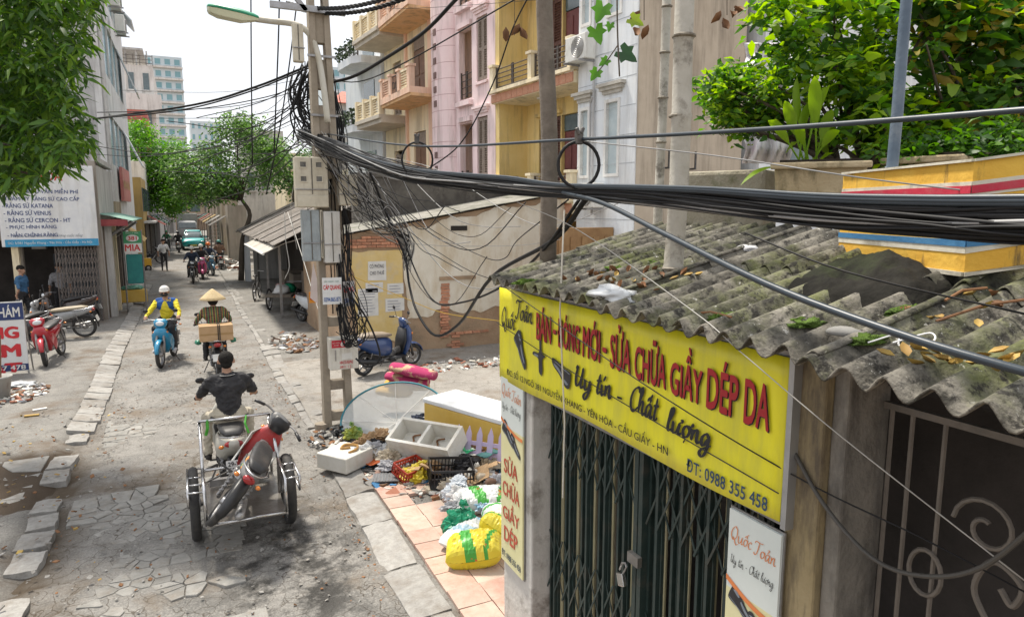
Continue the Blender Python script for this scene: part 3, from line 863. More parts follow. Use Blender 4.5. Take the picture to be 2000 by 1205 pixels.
q = MB(); q.add([(-.4, -.4, zt), (w + .3, -.4, zt), (w + .3, 8, zt), (-.4, 8, zt), (1, 3.6, zt + 1.3), (w - .6, 3.6, zt + 1.3)], [(0, 1, 5, 4), (1, 2, 5), (2, 3, 4, 5), (3, 0, 4), (3, 2, 1, 0)])
rf = q.build('roof', mat('red_roof_tile', (.4, .1, .07), (.5, .17, .12), rough=.8, scale=3), t)
q = MB(); q.lathe([(.45, 0), (.5, .1), (.5, 1.0), (.3, 1.15)], 16, T(1.2, -.2, zt - 1.8) @ RY(90)); q.build('water_tank', steel, rf)
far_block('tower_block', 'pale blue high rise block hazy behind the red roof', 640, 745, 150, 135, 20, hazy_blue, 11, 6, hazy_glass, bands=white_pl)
far_block('house', 'cream house low behind the pole and meter boxes', 690, 780, 36, 330, 5, cream_pl, 2, 3, window_glass)

# ---- old hut with peeling plaster, facing the yard
HY = 15.0
def hut():
    t = thing('old_hut', 'low old hut with peeling yellow and white plaster and a sloping roof', 'hut', (0, HY, 0))
    mud = mat('old_mud_render', (.3, .2, .125), (.4, .29, .19), rough=.95, scale=3, dirt=(.12, .09, .06), dscale=1.5, dlo=.48, dhi=.7, damt=.8, bump=.6, bscale=18)
    peel = mat('peeling_white_plaster', (.6, .55, .45), (.68, .64, .55), rough=.9, scale=1.6, lo=.3, hi=.6, dirt=(.4, .29, .15), dscale=.9, dlo=.46, dhi=.7, damt=.85, streak=.4, bump=.25, bscale=14)
    yel = mat('peeling_yellow_plaster', (.58, .42, .15), (.64, .5, .25), rough=.9, scale=2.5, dirt=(.5, .43, .32), dscale=1.4, dlo=.5, dhi=.64, damt=.75, bump=.25, bscale=14)
    x0, x1 = 3.1, 8.7
    top = lambda x: 2.75 + (x - 3.15) * .172
    q = MB(); q.prism([(x0, -.1), (x1, -.1), (x1, top(x1)), (x0, top(x0))], -.25, 0, RX(90)); q.build('wall', mud, t)
    q = MB(); q.span((x0 - .002, .25, -.1), (x0 + .2, 5.6, 2.72)); q.build('side_wall', mud, t)
    def ragged(pts, amp, st=.12):
        out = []
        for i in range(len(pts)):
            a, b = Vector(pts[i]), Vector(pts[(i + 1) % len(pts)])
            n = max(1, int((b - a).length / st)); dr = (b - a).normalized(); nr = Vector((-dr.y, dr.x))
            for k in range(n):
                p_ = a.lerp(b, k / n); w_ = noise.noise(Vector((p_.x * 2.1, p_.y * 2.1, 5))) + .5 * noise.noise(Vector((p_.x * 6, p_.y * 6, 9)))
                out.append(tuple(p_ + nr * amp * w_))
        return out
    q = MB(); q.prism(ragged([(4.5, .75), (5.2, 1.0), (5.9, .85), (6.6, .95), (8.65, .8), (8.65, top(8.65) - .06), (4.55, top(4.55) - .1)], .16), 0, .018, RX(90)); q.build('white_plaster', peel, t)
    q = MB(); q.prism(ragged([(3.35, .55), (4.4, .3), (4.42, 2.42), (3.3, 2.4)], .07), 0, .03, RX(90)); q.build('yellow_plaster', yel, t)
    bm_ = mat('old_brick', (.4, .16, .09), (.5, .26, .16), rough=.9, scale=16, dirt=(.25, .2, .15), dscale=6, damt=.6, bump=.4, rnd_=.25)
    b = MB(); b.box((0, 0, 0), (.205, .05, .055)); bme = b.mesh('brick', bm_)
    for r in range(4):
        for c in range(6):
            x = 3.3 + c * .215 + (.1 if r % 2 else 0)
            if x < 4.4 and rnd(0, 1) < .85:
                o = put('brick', bme, t); o.location = (x, -.02 + rnd(-.006, .008), 2.5 + r * .066); o.rotation_euler = (0, R(rnd(-2, 2)), R(rnd(-3, 3)))
    for r in range(19):
        o = put('brick', bme, t); o.location = (5.42 + rnd(-.03, .03), -.02 + rnd(-.006, .01), .35 + r * .068); o.rotation_euler = (0, R(rnd(-3, 3)), R(rnd(-3, 3)))
    for r in range(6):
        for c in range(18):
            x = 4.6 + c * .217 + (.1 if r % 2 else 0)
            if noise.noise(Vector((x * 1.5, r * .3, 2))) > .34 and x < 8.3:
                o = put('brick', bme, t); o.location = (x, -.012 + rnd(-.008, .01), .06 + r * .068); o.rotation_euler = (0, R(rnd(-2, 2)), R(rnd(-2, 2)))
    q = MB(); q.span((5.3, -.06, 1.68), (6.2, .0, 1.76)); q.build('blocked_lintel', mud, t)
    q = MB(); q.span((5.6, -.04, top(5.6) - .35), (6.0, -.015, top(5.6) - .24)); q.build('wall_hole_shade', mat('hole_shade_dark', (.03, .026, .022), rough=1), t)  # dark slab on the wall face, painted as the shade of a hole
    # roof: fibre cement sheets along the verge
    rm = mat('mossy_roof_sheet', (.2, .19, .17), (.31, .3, .27), rough=.9, scale=9, dirt=(.06, .07, .03), dscale=2.2, dlo=.45, dhi=.65, damt=.8, bump=.4, rnd_=.1)
    for i in range(6):
        a = 2.95 + i * .98; bx = a + 1.02
        rows = []
        for yy in np.arange(-.16, 2.9, .16):
            rows.append([(x, yy, top(x) + .05 + .025 * math.sin(yy * 2 * math.pi / .32) + .006 * (i % 2)) for x in (a, (a + bx) / 2, bx)])
        q = MB(); q.sheet(rows); q.build('roof_sheet', rm, t, solid=.012)
    q = MB(); q.span((4.0, 2.9, 2.5), (8.75, 3.1, 4.15)); q.span((4.0, 2.85, 4.15), (8.75, 3.15, 4.25)); q.build('rear_parapet', mat('black_mould_wall', (.07, .062, .055), (.13, .12, .105), rough=.95, scale=2.5, dirt=(.25, .23, .2), dscale=1.3, dlo=.55, dhi=.7, damt=.7, bump=.4, bscale=15), t)
    return t
hut()
paper = mat('paper', (.66, .65, .62), (.56, .55, .52), rough=.85, scale=5, bump=.05)
paper_grey = mat('grey_print', (.12, .12, .13), rough=.9, bump=0)
for k, (x, z, w, h, lines, lab) in enumerate([(3.62, 1.75, .42, .42, ['CÓ PHÒNG', 'CHO THUÊ'], 'white room for rent notice pasted on the yellow plaster'),
                                          (3.38, .95, .46, .62, None, 'large pale notice sheet pasted low on the yellow plaster'),
                                          (3.56, 1.48, .4, .22, None, 'narrow torn notice pasted under the room for rent sheet'),
                                          (4.05, 1.42, .38, .24, None, 'torn notice pasted near the yellow plaster edge'),
                                          (4.0, 1.02, .44, .3, None, 'faded notice pasted right of the large sheet')]):
    t = thing('notice', lab, 'poster', (x, HY - .036, z))
    q = MB(); q.add([(0, 0, 0), (w, 0, rnd(-.02, .02)), (w, 0, h), (rnd(0, .02), 0, h)], [(0, 1, 2, 3)]); q.build('sheet', paper, t)
    if lines:
        for i, s_ in enumerate(lines): lettering(s_, (.05, -.004, h - .15 - .15 * i), (1, 0, 0), (0, 0, 1), w - .1, .1, paper_grey, t, bold=.01)
    else:
        q = MB()
        for i in range(int(h / .07)): q.add([(.05, -.003, h - .07 - i * .065), (w - rnd(.05, .16), -.003, h - .07 - i * .065), (w - rnd(.05, .16), -.003, h - .05 - i * .065), (.05, -.003, h - .05 - i * .065)], [(0, 1, 2, 3)])
        q.build('print', mat('faded_print', (.35, .35, .38), rough=.9, bump=0), t)

# ---- roadside shack beyond the pole
def shack():
    t = thing('roadside_shack', 'dark open roadside shack with a rough sheet roof, left of the concrete pole', 'shack', (0, 0, 0))
    dk = mat('dark_shack_wall', (.06, .052, .045), (.1, .09, .08), rough=.95, scale=2)  # plain dark colour for the back wall and one end wall
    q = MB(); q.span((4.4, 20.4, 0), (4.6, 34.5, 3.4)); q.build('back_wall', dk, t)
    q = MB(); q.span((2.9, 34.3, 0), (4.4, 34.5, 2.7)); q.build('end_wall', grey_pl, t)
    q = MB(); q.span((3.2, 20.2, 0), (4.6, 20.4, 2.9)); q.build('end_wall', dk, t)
    for x, y, m in ((2.55, 21.5, steel), (2.5, 24.5, steel), (2.55, 33.4, white_pl), (2.62, 29.0, dark_metal)):
        w = .13 if m is white_pl else .035
        q = MB(); q.span((x - w, y - w, 0), (x + w, y + w, 2.35)); q.build('post', m, t)
    rm = mat('rough_roof_sheet', (.13, .115, .1), (.24, .22, .2), rough=.9, scale=6, dirt=(.1, .08, .06), dscale=2, dlo=.45, dhi=.7, bump=.3, rnd_=.2)
    for i in range(12):
        y0 = 19.6 + i * 1.28; dz = rnd(-.06, .06)
        rows = []
        for yy in np.arange(y0, y0 + 1.42, .1): rows.append([(x, yy, 2.4 + (x - 2.3) * .5 + dz + .022 * math.sin(yy * 2 * math.pi / .2)) for x in (2.2 + rnd(-.03, .03), 3.3, 4.7)])
        q = MB(); q.sheet(rows); q.build('roof_sheet', rm, t, solid=.012)
    am = mat('pale_awning_sheet', (.34, .32, .28), (.44, .42, .37), rough=.7, scale=4, dirt=(.2, .15, .1), dscale=1.5)
    for i in range(4):
        y0 = 19.8 + i * 1.5
        q = MB(); q.sheet([[(1.95, y0, 2.12), (2.5, y0, 2.38), (3.0, y0, 2.52)], [(1.95, y0 + 1.47, 2.12), (2.5, y0 + 1.47, 2.38), (3.0, y0 + 1.47, 2.52)]]); q.build('awning_sheet', am, t, solid=.02)
    q = MB(); q.tube([(1.93, 19.8, 2.1), (1.93, 25.8, 2.1)], .035, 8); q.build('gutter', white_paint, t)
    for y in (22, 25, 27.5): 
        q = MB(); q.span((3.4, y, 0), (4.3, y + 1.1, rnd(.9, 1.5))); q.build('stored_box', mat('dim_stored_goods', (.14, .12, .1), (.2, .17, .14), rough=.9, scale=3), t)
    return t
shack()
far_block('house', 'low brown shopfront house beyond the tree, right side of the street', 425, 462, 62, 418, 6, mat('brown_shopfront', (.2, .1, .07), (.27, .16, .11), rough=.8, scale=1), 1, 2, window_glass)
far_block('house', 'grey gabled house behind the street tree', 480, 560, 58, 255, 8, grey_pl, 2, 3, window_glass)
far_block('house', 'pale house behind the tangled pole', 560, 640, 48, 300, 6, cream_pl, 2, 3, window_glass)
# ================================================================== LEFT SIDE OF THE STREET
_G = {}
def _glyphs():
    u = [[(.05, .48), (.08, .1), (.2, .0), (.36, .14), (.45, .48)], [(.46, .5), (.43, .12), (.52, 0), (.64, .1)]]
    o = [[(.36, .48), (.16, .46), (.06, .22), (.18, .02), (.36, .08), (.44, .32), (.34, .49), (.5, .42)]]
    a = [[(.42, .42), (.26, .5), (.09, .32), (.1, .06), (.24, .03), (.42, .36)], [(.46, .5), (.42, .14), (.5, 0), (.62, .1)]]
    n = [[(.05, .48), (.08, .3), (.07, 0)], [(.08, .22), (.22, .47), (.35, .44), (.36, .12), (.46, 0), (.58, .1)]]
    h = [[(.02, .3), (.22, .8), (.22, 1.0), (.12, .9), (.07, 0)], n[1]]
    circ = [[(.1, .6), (.24, .74), (.38, .6)]]; acu = [[(.3, .74), (.46, .92)]]; acu1 = [[(.12, .62), (.28, .86)]]
    hook = [[(.16, .74), (.28, .8), (.34, .72), (.24, .62), (.24, .56)]]; horn = [[(.46, .5), (.56, .6), (.5, .66)]]
    dot = [[(.2, -.16), (.27, -.2)]]
    _G.update({'Q': ([[(.6, .93), (.36, .97), (.12, .66), (.1, .28), (.3, .04), (.56, .12), (.72, .45), (.66, .82), (.46, .95)], [(.3, .22), (.52, .02), (.74, -.24), (1.0, -.1)]], .85),
        'u': (u, .62), 'ố': (o + circ + acu, .5), 'c': ([[(.4, .4), (.26, .49), (.08, .28), (.16, .03), (.32, .02), (.46, .12)]], .48),
        'T': ([[(.0, .78), (.12, .95), (.5, .93), (.85, 1.0)], [(.46, .94), (.42, .4), (.3, .05), (.12, .04), (.08, .16)]], .7),
        'o': (o, .5), 'ả': (a + hook, .6), 'n': (n, .58), 'U': ([[(.02, .8), (.14, .96), (.1, .4), (.2, .05), (.4, .1), (.55, .5), (.6, .97)], [(.6, .97), (.55, .2), (.64, 0), (.8, .12)]], .8),
        'y': ([u[0], [(.46, .5), (.42, -.15), (.26, -.45), (.1, -.36), (.2, -.16), (.62, .1)]], .62),
        't': ([[(.24, .86), (.14, .16), (.24, 0), (.4, .12)], [(.0, .52), (.4, .58)]], .4), 'í': ([[(.05, .46), (.08, .1), (.17, 0), (.3, .1)]] + acu1, .3),
        'C': ([[(.72, .78), (.66, .95), (.46, .96), (.2, .75), (.08, .4), (.18, .06), (.44, 0), (.72, .22)]], .72), 'h': (h, .58),
        'ấ': (a + circ + acu, .6), 'l': ([[(.02, .2), (.26, .8), (.22, 1.0), (.12, .85), (.08, .14), (.18, 0), (.32, .1)]], .32),
        'ư': (u + [[(.46, .5), (.58, .58), (.54, .68)]], .66), 'ợ': (o + horn + dot, .54),
        'g': ([a[0], [(.46, .5), (.42, -.18), (.26, -.45), (.08, -.36), (.2, -.15), (.64, .12)]], .64), '-': ([[(.1, .34), (.42, .36)]], .55), ' ': ([], .38)})
_glyphs()
def script_lettering(s_, origin, ux, uy, w, h, m, parent, nib=.085, shear=.22, name='lettering'):
    """brush lettering drawn stroke by stroke with a slanted nib"""
    V, Fc, x = [], [], 0
    for ch in s_:
        st, adv = _G[ch]
        for pl in st:
            pts = bez([(p_[0] + x + p_[1] * shear, p_[1], 0) for p_ in pl], 5)
            n0 = len(V)
            for i, p_ in enumerate(pts):
                d = (pts[min(i + 1, len(pts) - 1)] - pts[max(i - 1, 0)])
                if d.length < 1e-6: d = Vector((1, 0, 0))
                d.normalize()
                wd = nib * (.32 + .68 * abs(math.sin(math.atan2(d.y, d.x) - R(25)))) * (1 if 0 < i < len(pts) - 1 else .5)
                nr = Vector((-d.y, d.x, 0)) * wd / 2
                V += [p_ + nr, p_ - nr]
            Fc += [(n0 + 2 * i + 1, n0 + 2 * i + 3, n0 + 2 * i + 2, n0 + 2 * i) for i in range(len(pts) - 1)]
        x += adv
    xs = [v.x for v in V]; ys = [v.y for v in V]
    sx, sy = w / (max(xs) - min(xs)), h / (max(ys) - min(ys))
    o_, ux, uy = Vector(origin), Vector(ux), Vector(uy); nz = ux.cross(uy).normalized()
    mb = MB(); mb.add([o_ + ux * ((v.x - min(xs)) * sx) + uy * ((v.y - min(ys)) * sy) + nz * (i % 7) * .00012 for i, v in enumerate(V)], Fc)
    return mb.build(name, m, parent)
def MBW(loc): return MB(T(-loc[0], -loc[1], -loc[2]))

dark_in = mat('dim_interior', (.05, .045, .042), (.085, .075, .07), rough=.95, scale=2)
gate_green = mat('dark_green_gate_paint', (.012, .026, .024), (.022, .04, .037), rough=.5, scale=10, dirt=(.09, .06, .04), dscale=5, damt=.5)
rust_grey = mat('rusty_grey_gate', (.12, .1, .09), (.18, .15, .13), rough=.7, scale=8)
def scissor_gate(parent, a, b, z0, z1, n, mv, ms, rows=3, fold=.03):
    """folding gate from a to b (xy): uprights, pale slats behind and crossing flat bars, each a piece"""
    a, b = Vector((*a, 0)), Vector((*b, 0)); L_ = (b - a).length; d = (b - a) / L_; nr = Vector((d.y, -d.x, 0))
    ang = math.degrees(math.atan2(d.y, d.x))
    fr = MB()
    fr.box(((a + b) / 2 + Vector((0, 0, z1 + .03))), (L_, .06, .05), RZ(ang)); fr.box(((a + b) / 2 + Vector((0, 0, z0 - .02))), (L_, .05, .03), RZ(ang))
    g_ = fr.build('folding_gate', mv, parent)
    up = MB(); up.box((0, 0, 0), (.02, .032, z1 - z0)); up.box((.026, .012, 0), (.008, .02, z1 - z0)); um = up.mesh('upright', mv)
    sl = MB(); sl.box((0, 0, 0), (.052, .012, z1 - z0 - .04)); sm = sl.mesh('slat', ms) if ms else None
    hh = (z1 - z0) / rows
    st = L_ / n
    cb = MB(); ll = math.hypot(2 * st, hh * .9); cb.box((0, 0, 0), (ll, .005, .013)); cm = cb.mesh('cross_bar', mv)
    ta = math.atan2(hh * .9, 2 * st)
    for i in range(n + 1):
        p_ = a + d * st * i + nr * (fold if i % 2 else 0)
        o = put('upright', um, g_); o.location = (p_.x, p_.y, (z0 + z1) / 2); o.rotation_euler = (0, 0, R(ang))
        if sm and i < n:
            q = a + d * st * (i + .5) - nr * .05
            o = put('slat', sm, g_); o.location = (q.x, q.y, (z0 + z1) / 2); o.rotation_euler = (0, 0, R(ang + rnd(-6, 6)))
        if i + 2 <= n:
            for r_ in (range(rows) if not ms else (1, 3)):
                q = a + d * st * (i + 1) + nr * (.032 + .006 * (i % 2))
                for sg in ((1, -1) if r_ < rows else (1,)):
                    o = put('cross_bar', cm, g_); o.location = (q.x + nr.x * .007 * sg, q.y + nr.y * .007 * sg, z0 + hh * (r_ + .5)); o.rotation_euler = (0, -ta * sg, R(ang))
    return g_

def clinic():
    loc = (-4.2, 23.4, 0)
    t = thing('clinic_building', 'dim ground floor clinic with a folding gate under the large white board', 'building', loc)
    W = lambda: MBW(loc)
    holed(W(), -9, -2.2, 0, 4.7, 23.4, 23.65, [(-6.6, -4.35, 0, 2.45), (-4.15, -2.32, 0, 2.35)]).build('wall', plaster('stained_grey_wall', (.25, .22, .19), (.33, .3, .26)), t)
    q = W(); q.span((-2.42, 23.65, 0), (-2.2, 28.5, 4.6)); q.build('side_wall', grey_pl, t)
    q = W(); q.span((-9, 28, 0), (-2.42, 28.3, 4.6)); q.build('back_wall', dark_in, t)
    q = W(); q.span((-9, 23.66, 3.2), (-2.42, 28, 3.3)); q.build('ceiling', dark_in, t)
    q = W(); q.span((-9, 23.4, 4.7), (-2.15, 28.5, 4.85)); q.build('roof_slab', grey_pl, t)
    q = W(); q.span((-4.36, 23.2, 0), (-4.2, 23.4, 2.5)); q.build('post', cream_pl, t)
    scissor_gate(t, (-3.35 - loc[0], 23.3 - loc[1]), (-2.3 - loc[0], 23.3 - loc[1]), .06, 2.25, 13, rust_grey, None, 4)
    q = W(); q.span((-3.8, 26, 0), (-2.6, 27.4, 1.9)); q.build('cabinet', mat('blue_grey_cabinet', (.06, .08, .1), (.09, .11, .13), rough=.5), t)
    q = W(); q.span((-4.6, 27.5, 2.0), (-4.2, 27.9, 2.4)); q.build('wall_fan', white_paint, t)
    return t
clinic()
def clinic_board():
    a, b = on_y(4, 483, 23.1), on_y(193, 477, 23.1); z1 = on_y(185, 325, 23.1).z
    t = thing('signboard', 'large white dental clinic board with dark blue lettering above the folding gate', 'sign', (a.x, 23.1, a.z), 0)
    w, h = b.x - a.x, z1 - a.z
    q = MB(); q.span((0, 0, 0), (w, .12, h)); q.build('panel', mat('grubby_white_board', (.62, .64, .66), (.7, .71, .71), rough=.5, dirt=(.4, .38, .34), dscale=.8, dlo=.5, dhi=.8, streak=.8, bump=.03), t, bevel=.01)
    q = MB(); q.span((.08, -.006, .0), (w, -.002, .2)); st = q.build('blue_stripe', mat('board_blue', (.02, .22, .42), (.05, .3, .5), rough=.5, bump=0), t)
    navy = mat('navy_print', (.02, .045, .16), (.04, .07, .2), rough=.6, bump=0)
    lines = ['- KHÁM VÀ TƯ VẤN MIỄN PHÍ', '- THẨM MỸ RĂNG SỨ CAO CẤP', '- RĂNG SỨ KATANA', '- RĂNG SỨ VENUS', '- RĂNG SỨ CERCON - HT', '- PHỤC HÌNH RĂNG', '- NẮN CHỈNH RĂNG']
    for i, s_ in enumerate(lines):
        lettering(s_, (.08 + .012 * i, -.008, h - .78 - .2 * i), (1, 0, 0), (0, 0, 1), len(s_) * .073, .155, navy, t, bold=.012)
    lettering('Nụ cười hoàn hảo - Chất lượng cuộc sống', (.28, -.008, .24), (1, 0, 0), (0, 0, 1), 1.65, .12, mat('grey_script', (.25, .27, .3), rough=.6, bump=0), t, shear=.45)
    lettering('ĐC: 5/381 Nguyễn Khang - Yên Hòa - Cầu Giấy - Hà Nội', (.14, -.01, .05), (1, 0, 0), (0, 0, 1), 2.0, .11, mat('pale_print', (.6, .68, .72), rough=.6, bump=0), t, bold=.01)
    lettering('NHA KHOA', (.05, -.008, h - .42), (1, 0, 0), (0, 0, 1), 1.5, .24, mat('board_red', (.55, .06, .04), rough=.6, bump=0), t, bold=.02)
    return t
clinic_board()

def awning_shop():
    loc = (-2.3, 27, 0)
    t = thing('shop_building', 'narrow shop with a green corrugated awning next to the white clinic board', 'building', loc)
    W = lambda: MBW(loc)
    q = W(); q.span((-6, 28.6, 0), (-2.15, 31, 3.6)); q.build('wall', plaster('dirty_ochre_wall', (.3, .25, .17), (.38, .32, .22)), t)
    for y, m in ((24.2, grey_pl), (25.6, cream_pl), (27.0, rust_grey), (28.5, dark_in)):
        q = W(); q.span((-2.2, y - .14, 0), (-1.98, y + .14, 3.0)); q.build('post', m, t)
    q = W(); q.span((-2.25, 24, 0), (-2.16, 28.6, 2.9)); q.build('shutter_wall', mat('dark_brown_shutter', (.1, .08, .065), (.16, .13, .1), rough=.8, scale=3), t)
    gm = mat('green_corrugated', (.13, .28, .22), (.2, .36, .3), rough=.6, scale=4, dirt=(.25, .2, .15), dscale=2, damt=.6)
    for i in range(5):
        y0 = 23.7 + i * 1.05
        rows = [[(-2.7, yy, 3.28 + .02 * math.sin(yy * 40)), (-2.0, yy, 3.14 + .02 * math.sin(yy * 40)), (-1.35, yy, 2.98 + .02 * math.sin(yy * 40))] for yy in np.arange(y0, y0 + 1.1, .04)]
        q = W(); q.sheet(rows); q.build('awning_sheet', gm, t, solid=.01)
    q = W(); q.span((-2.6, 23.72, 2.82), (-1.5, 23.78, 3.02)); q.build('fascia', mat('maroon_fascia', (.22, .03, .04), (.3, .06, .06), rough=.6), t)
    q = W(); q.tube([(-2.2, 24.4, 2.4), (-1.4, 24.0, 2.95)], .05, 8); q.tube([(-2.2, 26.4, 2.3), (-1.4, 26.2, 2.9)], .04, 8); q.build('brace', steel, t)
    q = W(); q.span((-2.0, 25.9, .0), (-1.7, 26.9, .16)); q.build('step', grey_pl, t)
    q = W(); q.add([(-1.95, 28.2, 2.7), (-1.95, 30.2, 2.75), (-1.3, 30.2, 2.2), (-1.3, 28.2, 2.15)], [(0, 1, 2, 3)]); q.build('hanging_awning', mat('ochre_awning', (.5, .33, .12), (.58, .42, .2), rough=.8), t, solid=.02)
    return t
awning_shop()
def mia_sign():
    p_ = on_y(259, 474, 24.9)
    t = thing('signboard', 'green and white sugarcane juice sign reading 381 MIA on a thin post', 'sign', (p_.x, 24.9, 0), 3)
    q = MB(); q.tube([(.26, .04, 0), (.26, .04, p_.z + .4)], .025, 8); q.tube([(-.28, .04, 0), (-.28, .04, p_.z + .4)], .025, 8); q.build('post', steel, t)
    z = p_.z
    q = MB(); q.span((-.25, -.02, z - .32), (.25, .02, z + .35)); q.build('panel', mat('sign_green', (.03, .25, .1), (.05, .3, .13), rough=.5, bump=0), t)
    q = MB(); q.span((-.25, -.026, z - .32), (.25, -.022, z - .02)); q.build('white_field', white_paint, t)
    q = MB(); q.lathe([(.18, 0), (.18, .003)], 20, T(0, -.022, z + .14) @ RX(90) @ S(1, .6, 1)); q.build('oval', white_paint, t)
    red = mat('sign_red', (.6, .03, .03), (.5, .03, .03), rough=.5, bump=0)
    lettering('381', (-.12, -.029, z + .08), (1, 0, 0), (0, 0, 1), .24, .12, red, t, bold=.03)
    lettering('MIA', (-.22, -.029, z - .26), (1, 0, 0), (0, 0, 1), .42, .2, red, t, bold=.03)
    lettering('ĐẠI LÝ MÍA', (-.18, -.024, z + .27), (1, 0, 0), (0, 0, 1), .36, .06, white_paint, t)
    q = MB(); q.span((-.22, .03, .95), (.24, .3, z - .38)); q.build('hanging_cloth', mat('teal_cloth', (.02, .16, .16), (.03, .22, .2), rough=.8), t, bevel=.03)
    return t
mia_sign()

def grey_tower_left():
    loc = (-4, 31, 0)
    t = thing('office_building', 'tall narrow grey building with blue tilt windows on the left of the street', 'building', loc)
    W = lambda: MBW(loc)
    q = W(); q.span((-9, 31.2, 0), (-2.72, 46, 14)); q.build('wall', plaster('grey_side_render', (.36, .365, .37), (.46, .46, .455), '#5c5a57'), t)
    wins = [(33.5, 43.5, 8.9, 11.3), (33.5, 43.5, 5.2, 7.3), (33.5, 43.5, 12.4, 13.6)]
    f = holed(MB(T(-2.5 - loc[0], -loc[1], 0) @ RZ(90)), 31.2, 46, 0, 14, 0, .22, wins); f.build('facade', plaster('pale_facade', (.55, .56, .57), (.64, .64, .63), '#6a665f'), t)
    blue = mat('blue_window', (.03, .2, .3), (.06, .3, .42), rough=.12, scale=.6, bump=0, spec=.8)
    for (a, b, z0, z1) in wins:
        n = 4
        for i in range(n):
            y0, y1 = a + (b - a) * i / n + .05, a + (b - a) * (i + 1) / n - .05
            q = W(); q.span((-2.62, y0, z0 + .05), (-2.58, y1, z1 - .05)); w = q.build('window', blue, t)
            q = W(); q.span((-2.58, y0 - .05, z0), (-2.5, y0 + .05, z1)); q.build('mullion', white_paint, w)
        q = W(); q.add([(-2.48, b - 2.6, z1), (-2.48, b - .1, z1), (-1.72, b - .1, z0 + .35), (-1.72, b - 2.6, z0 + .35)], [(0, 1, 2, 3)]); q.build('tilted_sash', mat('sash_back', (.55, .56, .57), (.62, .62, .62), rough=.4), t, solid=.06)
    q = W(); q.tube([(-2.45, 31.5, 0), (-2.45, 31.5, 13.9)], .08, 8); q.tube([(-2.44, 32.1, 0), (-2.44, 32.1, 13.9)], .06, 8); q.build('drain_pipe', mat('pale_pipe', (.55, .55, .54), rough=.5), t)
    return t
grey_tower_left()
for k, (y, z) in enumerate([(33, 12.3), (35.4, 11.6), (37.8, 11.1)]):
    ac_unit(['highest air conditioner bracketed on the tall grey building, top left', 'middle air conditioner bracketed on the tall grey building, top left', 'lowest air conditioner bracketed on the tall grey building, top left'][k], (-2.05, y, z + .3), -90, 'air conditioners on the grey building', 1.3)
t = thing('signboard', 'faded red signboard on the grey building above the green awning', 'sign', (-2.42, 35.5, 3.7))
q = MB(); q.span((0, 0, 0), (.12, 4.6, 1.5)); q.build('panel', mat('faded_red_board', (.42, .13, .12), (.5, .2, .17), rough=.6, scale=2, bump=.03), t)
lettering('NHÀ HÀNG', (.125, .3, .55), (0, 1, 0), (0, 0, 1), 3.9, .5, mat('faded_gold', (.6, .42, .15), rough=.6, bump=0), t, bold=.01)

# ---- farther houses and towers
far_wall = plaster('far_white_wall', (.6, .58, .55), (.68, .66, .63), '#77706a')
t, w, zt = far_block('apartment_block', 'off white corner block with a wide balcony behind the left tree', 232, 318, 78, 128, 14, far_wall, 4, 3, window_glass, bands=far_wall, pad=.3)
q = MB(); q.span((-.3, -1.6, zt - 4.4), (w + .6, 0, zt - 2.9)); q.build('balcony', far_wall, t)
q = MB(); q.span((.2, 1, zt + 1.6), (w * .8, 9, zt + 1.8)); rr = q.build('roof_canopy', grey_pl, t)
for i in range(4):
    q = MB(); q.tube([(.6 + i * w * .24, 1.2, zt), (.6 + i * w * .24, 1.2, zt + 1.6)], .08, 6); q.build('post', grey_pl, rr)
rail_bars(t, 0, w, zt, zt + 1, -.1, 3, posts=8, r=.03)
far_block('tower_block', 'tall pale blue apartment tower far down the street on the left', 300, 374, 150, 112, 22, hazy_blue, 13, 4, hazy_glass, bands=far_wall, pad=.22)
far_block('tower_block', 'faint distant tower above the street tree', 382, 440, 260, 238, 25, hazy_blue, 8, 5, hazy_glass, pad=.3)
far_block('house', 'red roofed house below the off white block', 236, 300, 66, 215, 6, mat('far_red_wall', (.4, .09, .08), (.45, .13, .1), rough=.8, scale=1), 1, 3, window_glass)
# shopfronts running down the left side and the end of the street
fronts = [(46.3, 52, 5.2, 'ochre_shopfront', (.36, .25, .09), 'dull ochre shopfront beyond the tall grey building'), (52.3, 60, 6.5, 'white_shopfront', (.6, .59, .57), 'white shopfront house beyond the ochre one'), (60.4, 75, 7, 'dull_grey_front', (.3, .29, .28), 'dull grey house with a dark shop below, left side')]
for (y0, y1, h, n, c, lab) in fronts:
    loc = (-3.5, y0, 0); t = thing('house', lab, 'building', loc, 0, 'houses further down the left side')
    q = MB(); q.span((-3, .2, 0), (1.4, y1 - y0, h)); q.build('wall', plaster(n, c, tuple(x * 1.15 for x in c)), t)
    q = MB(); q.span((1.42, .6, .2), (1.47, y1 - y0 - .6, 2.4)); d = q.build('shopfront', dark_in, t)
    for k in range(3):
        q = MB(); q.span((1.4, .5 + k * (y1 - y0) / 3.2, 3.2), (1.47, .5 + k * (y1 - y0) / 3.2 + 1.1, 4.6)); q.build('window', window_glass, t)
    q = MB(); q.span((1.4, .2, 2.5), (2.0, y1 - y0 - .2, 2.62)); q.build('awning', grey_pl, t)
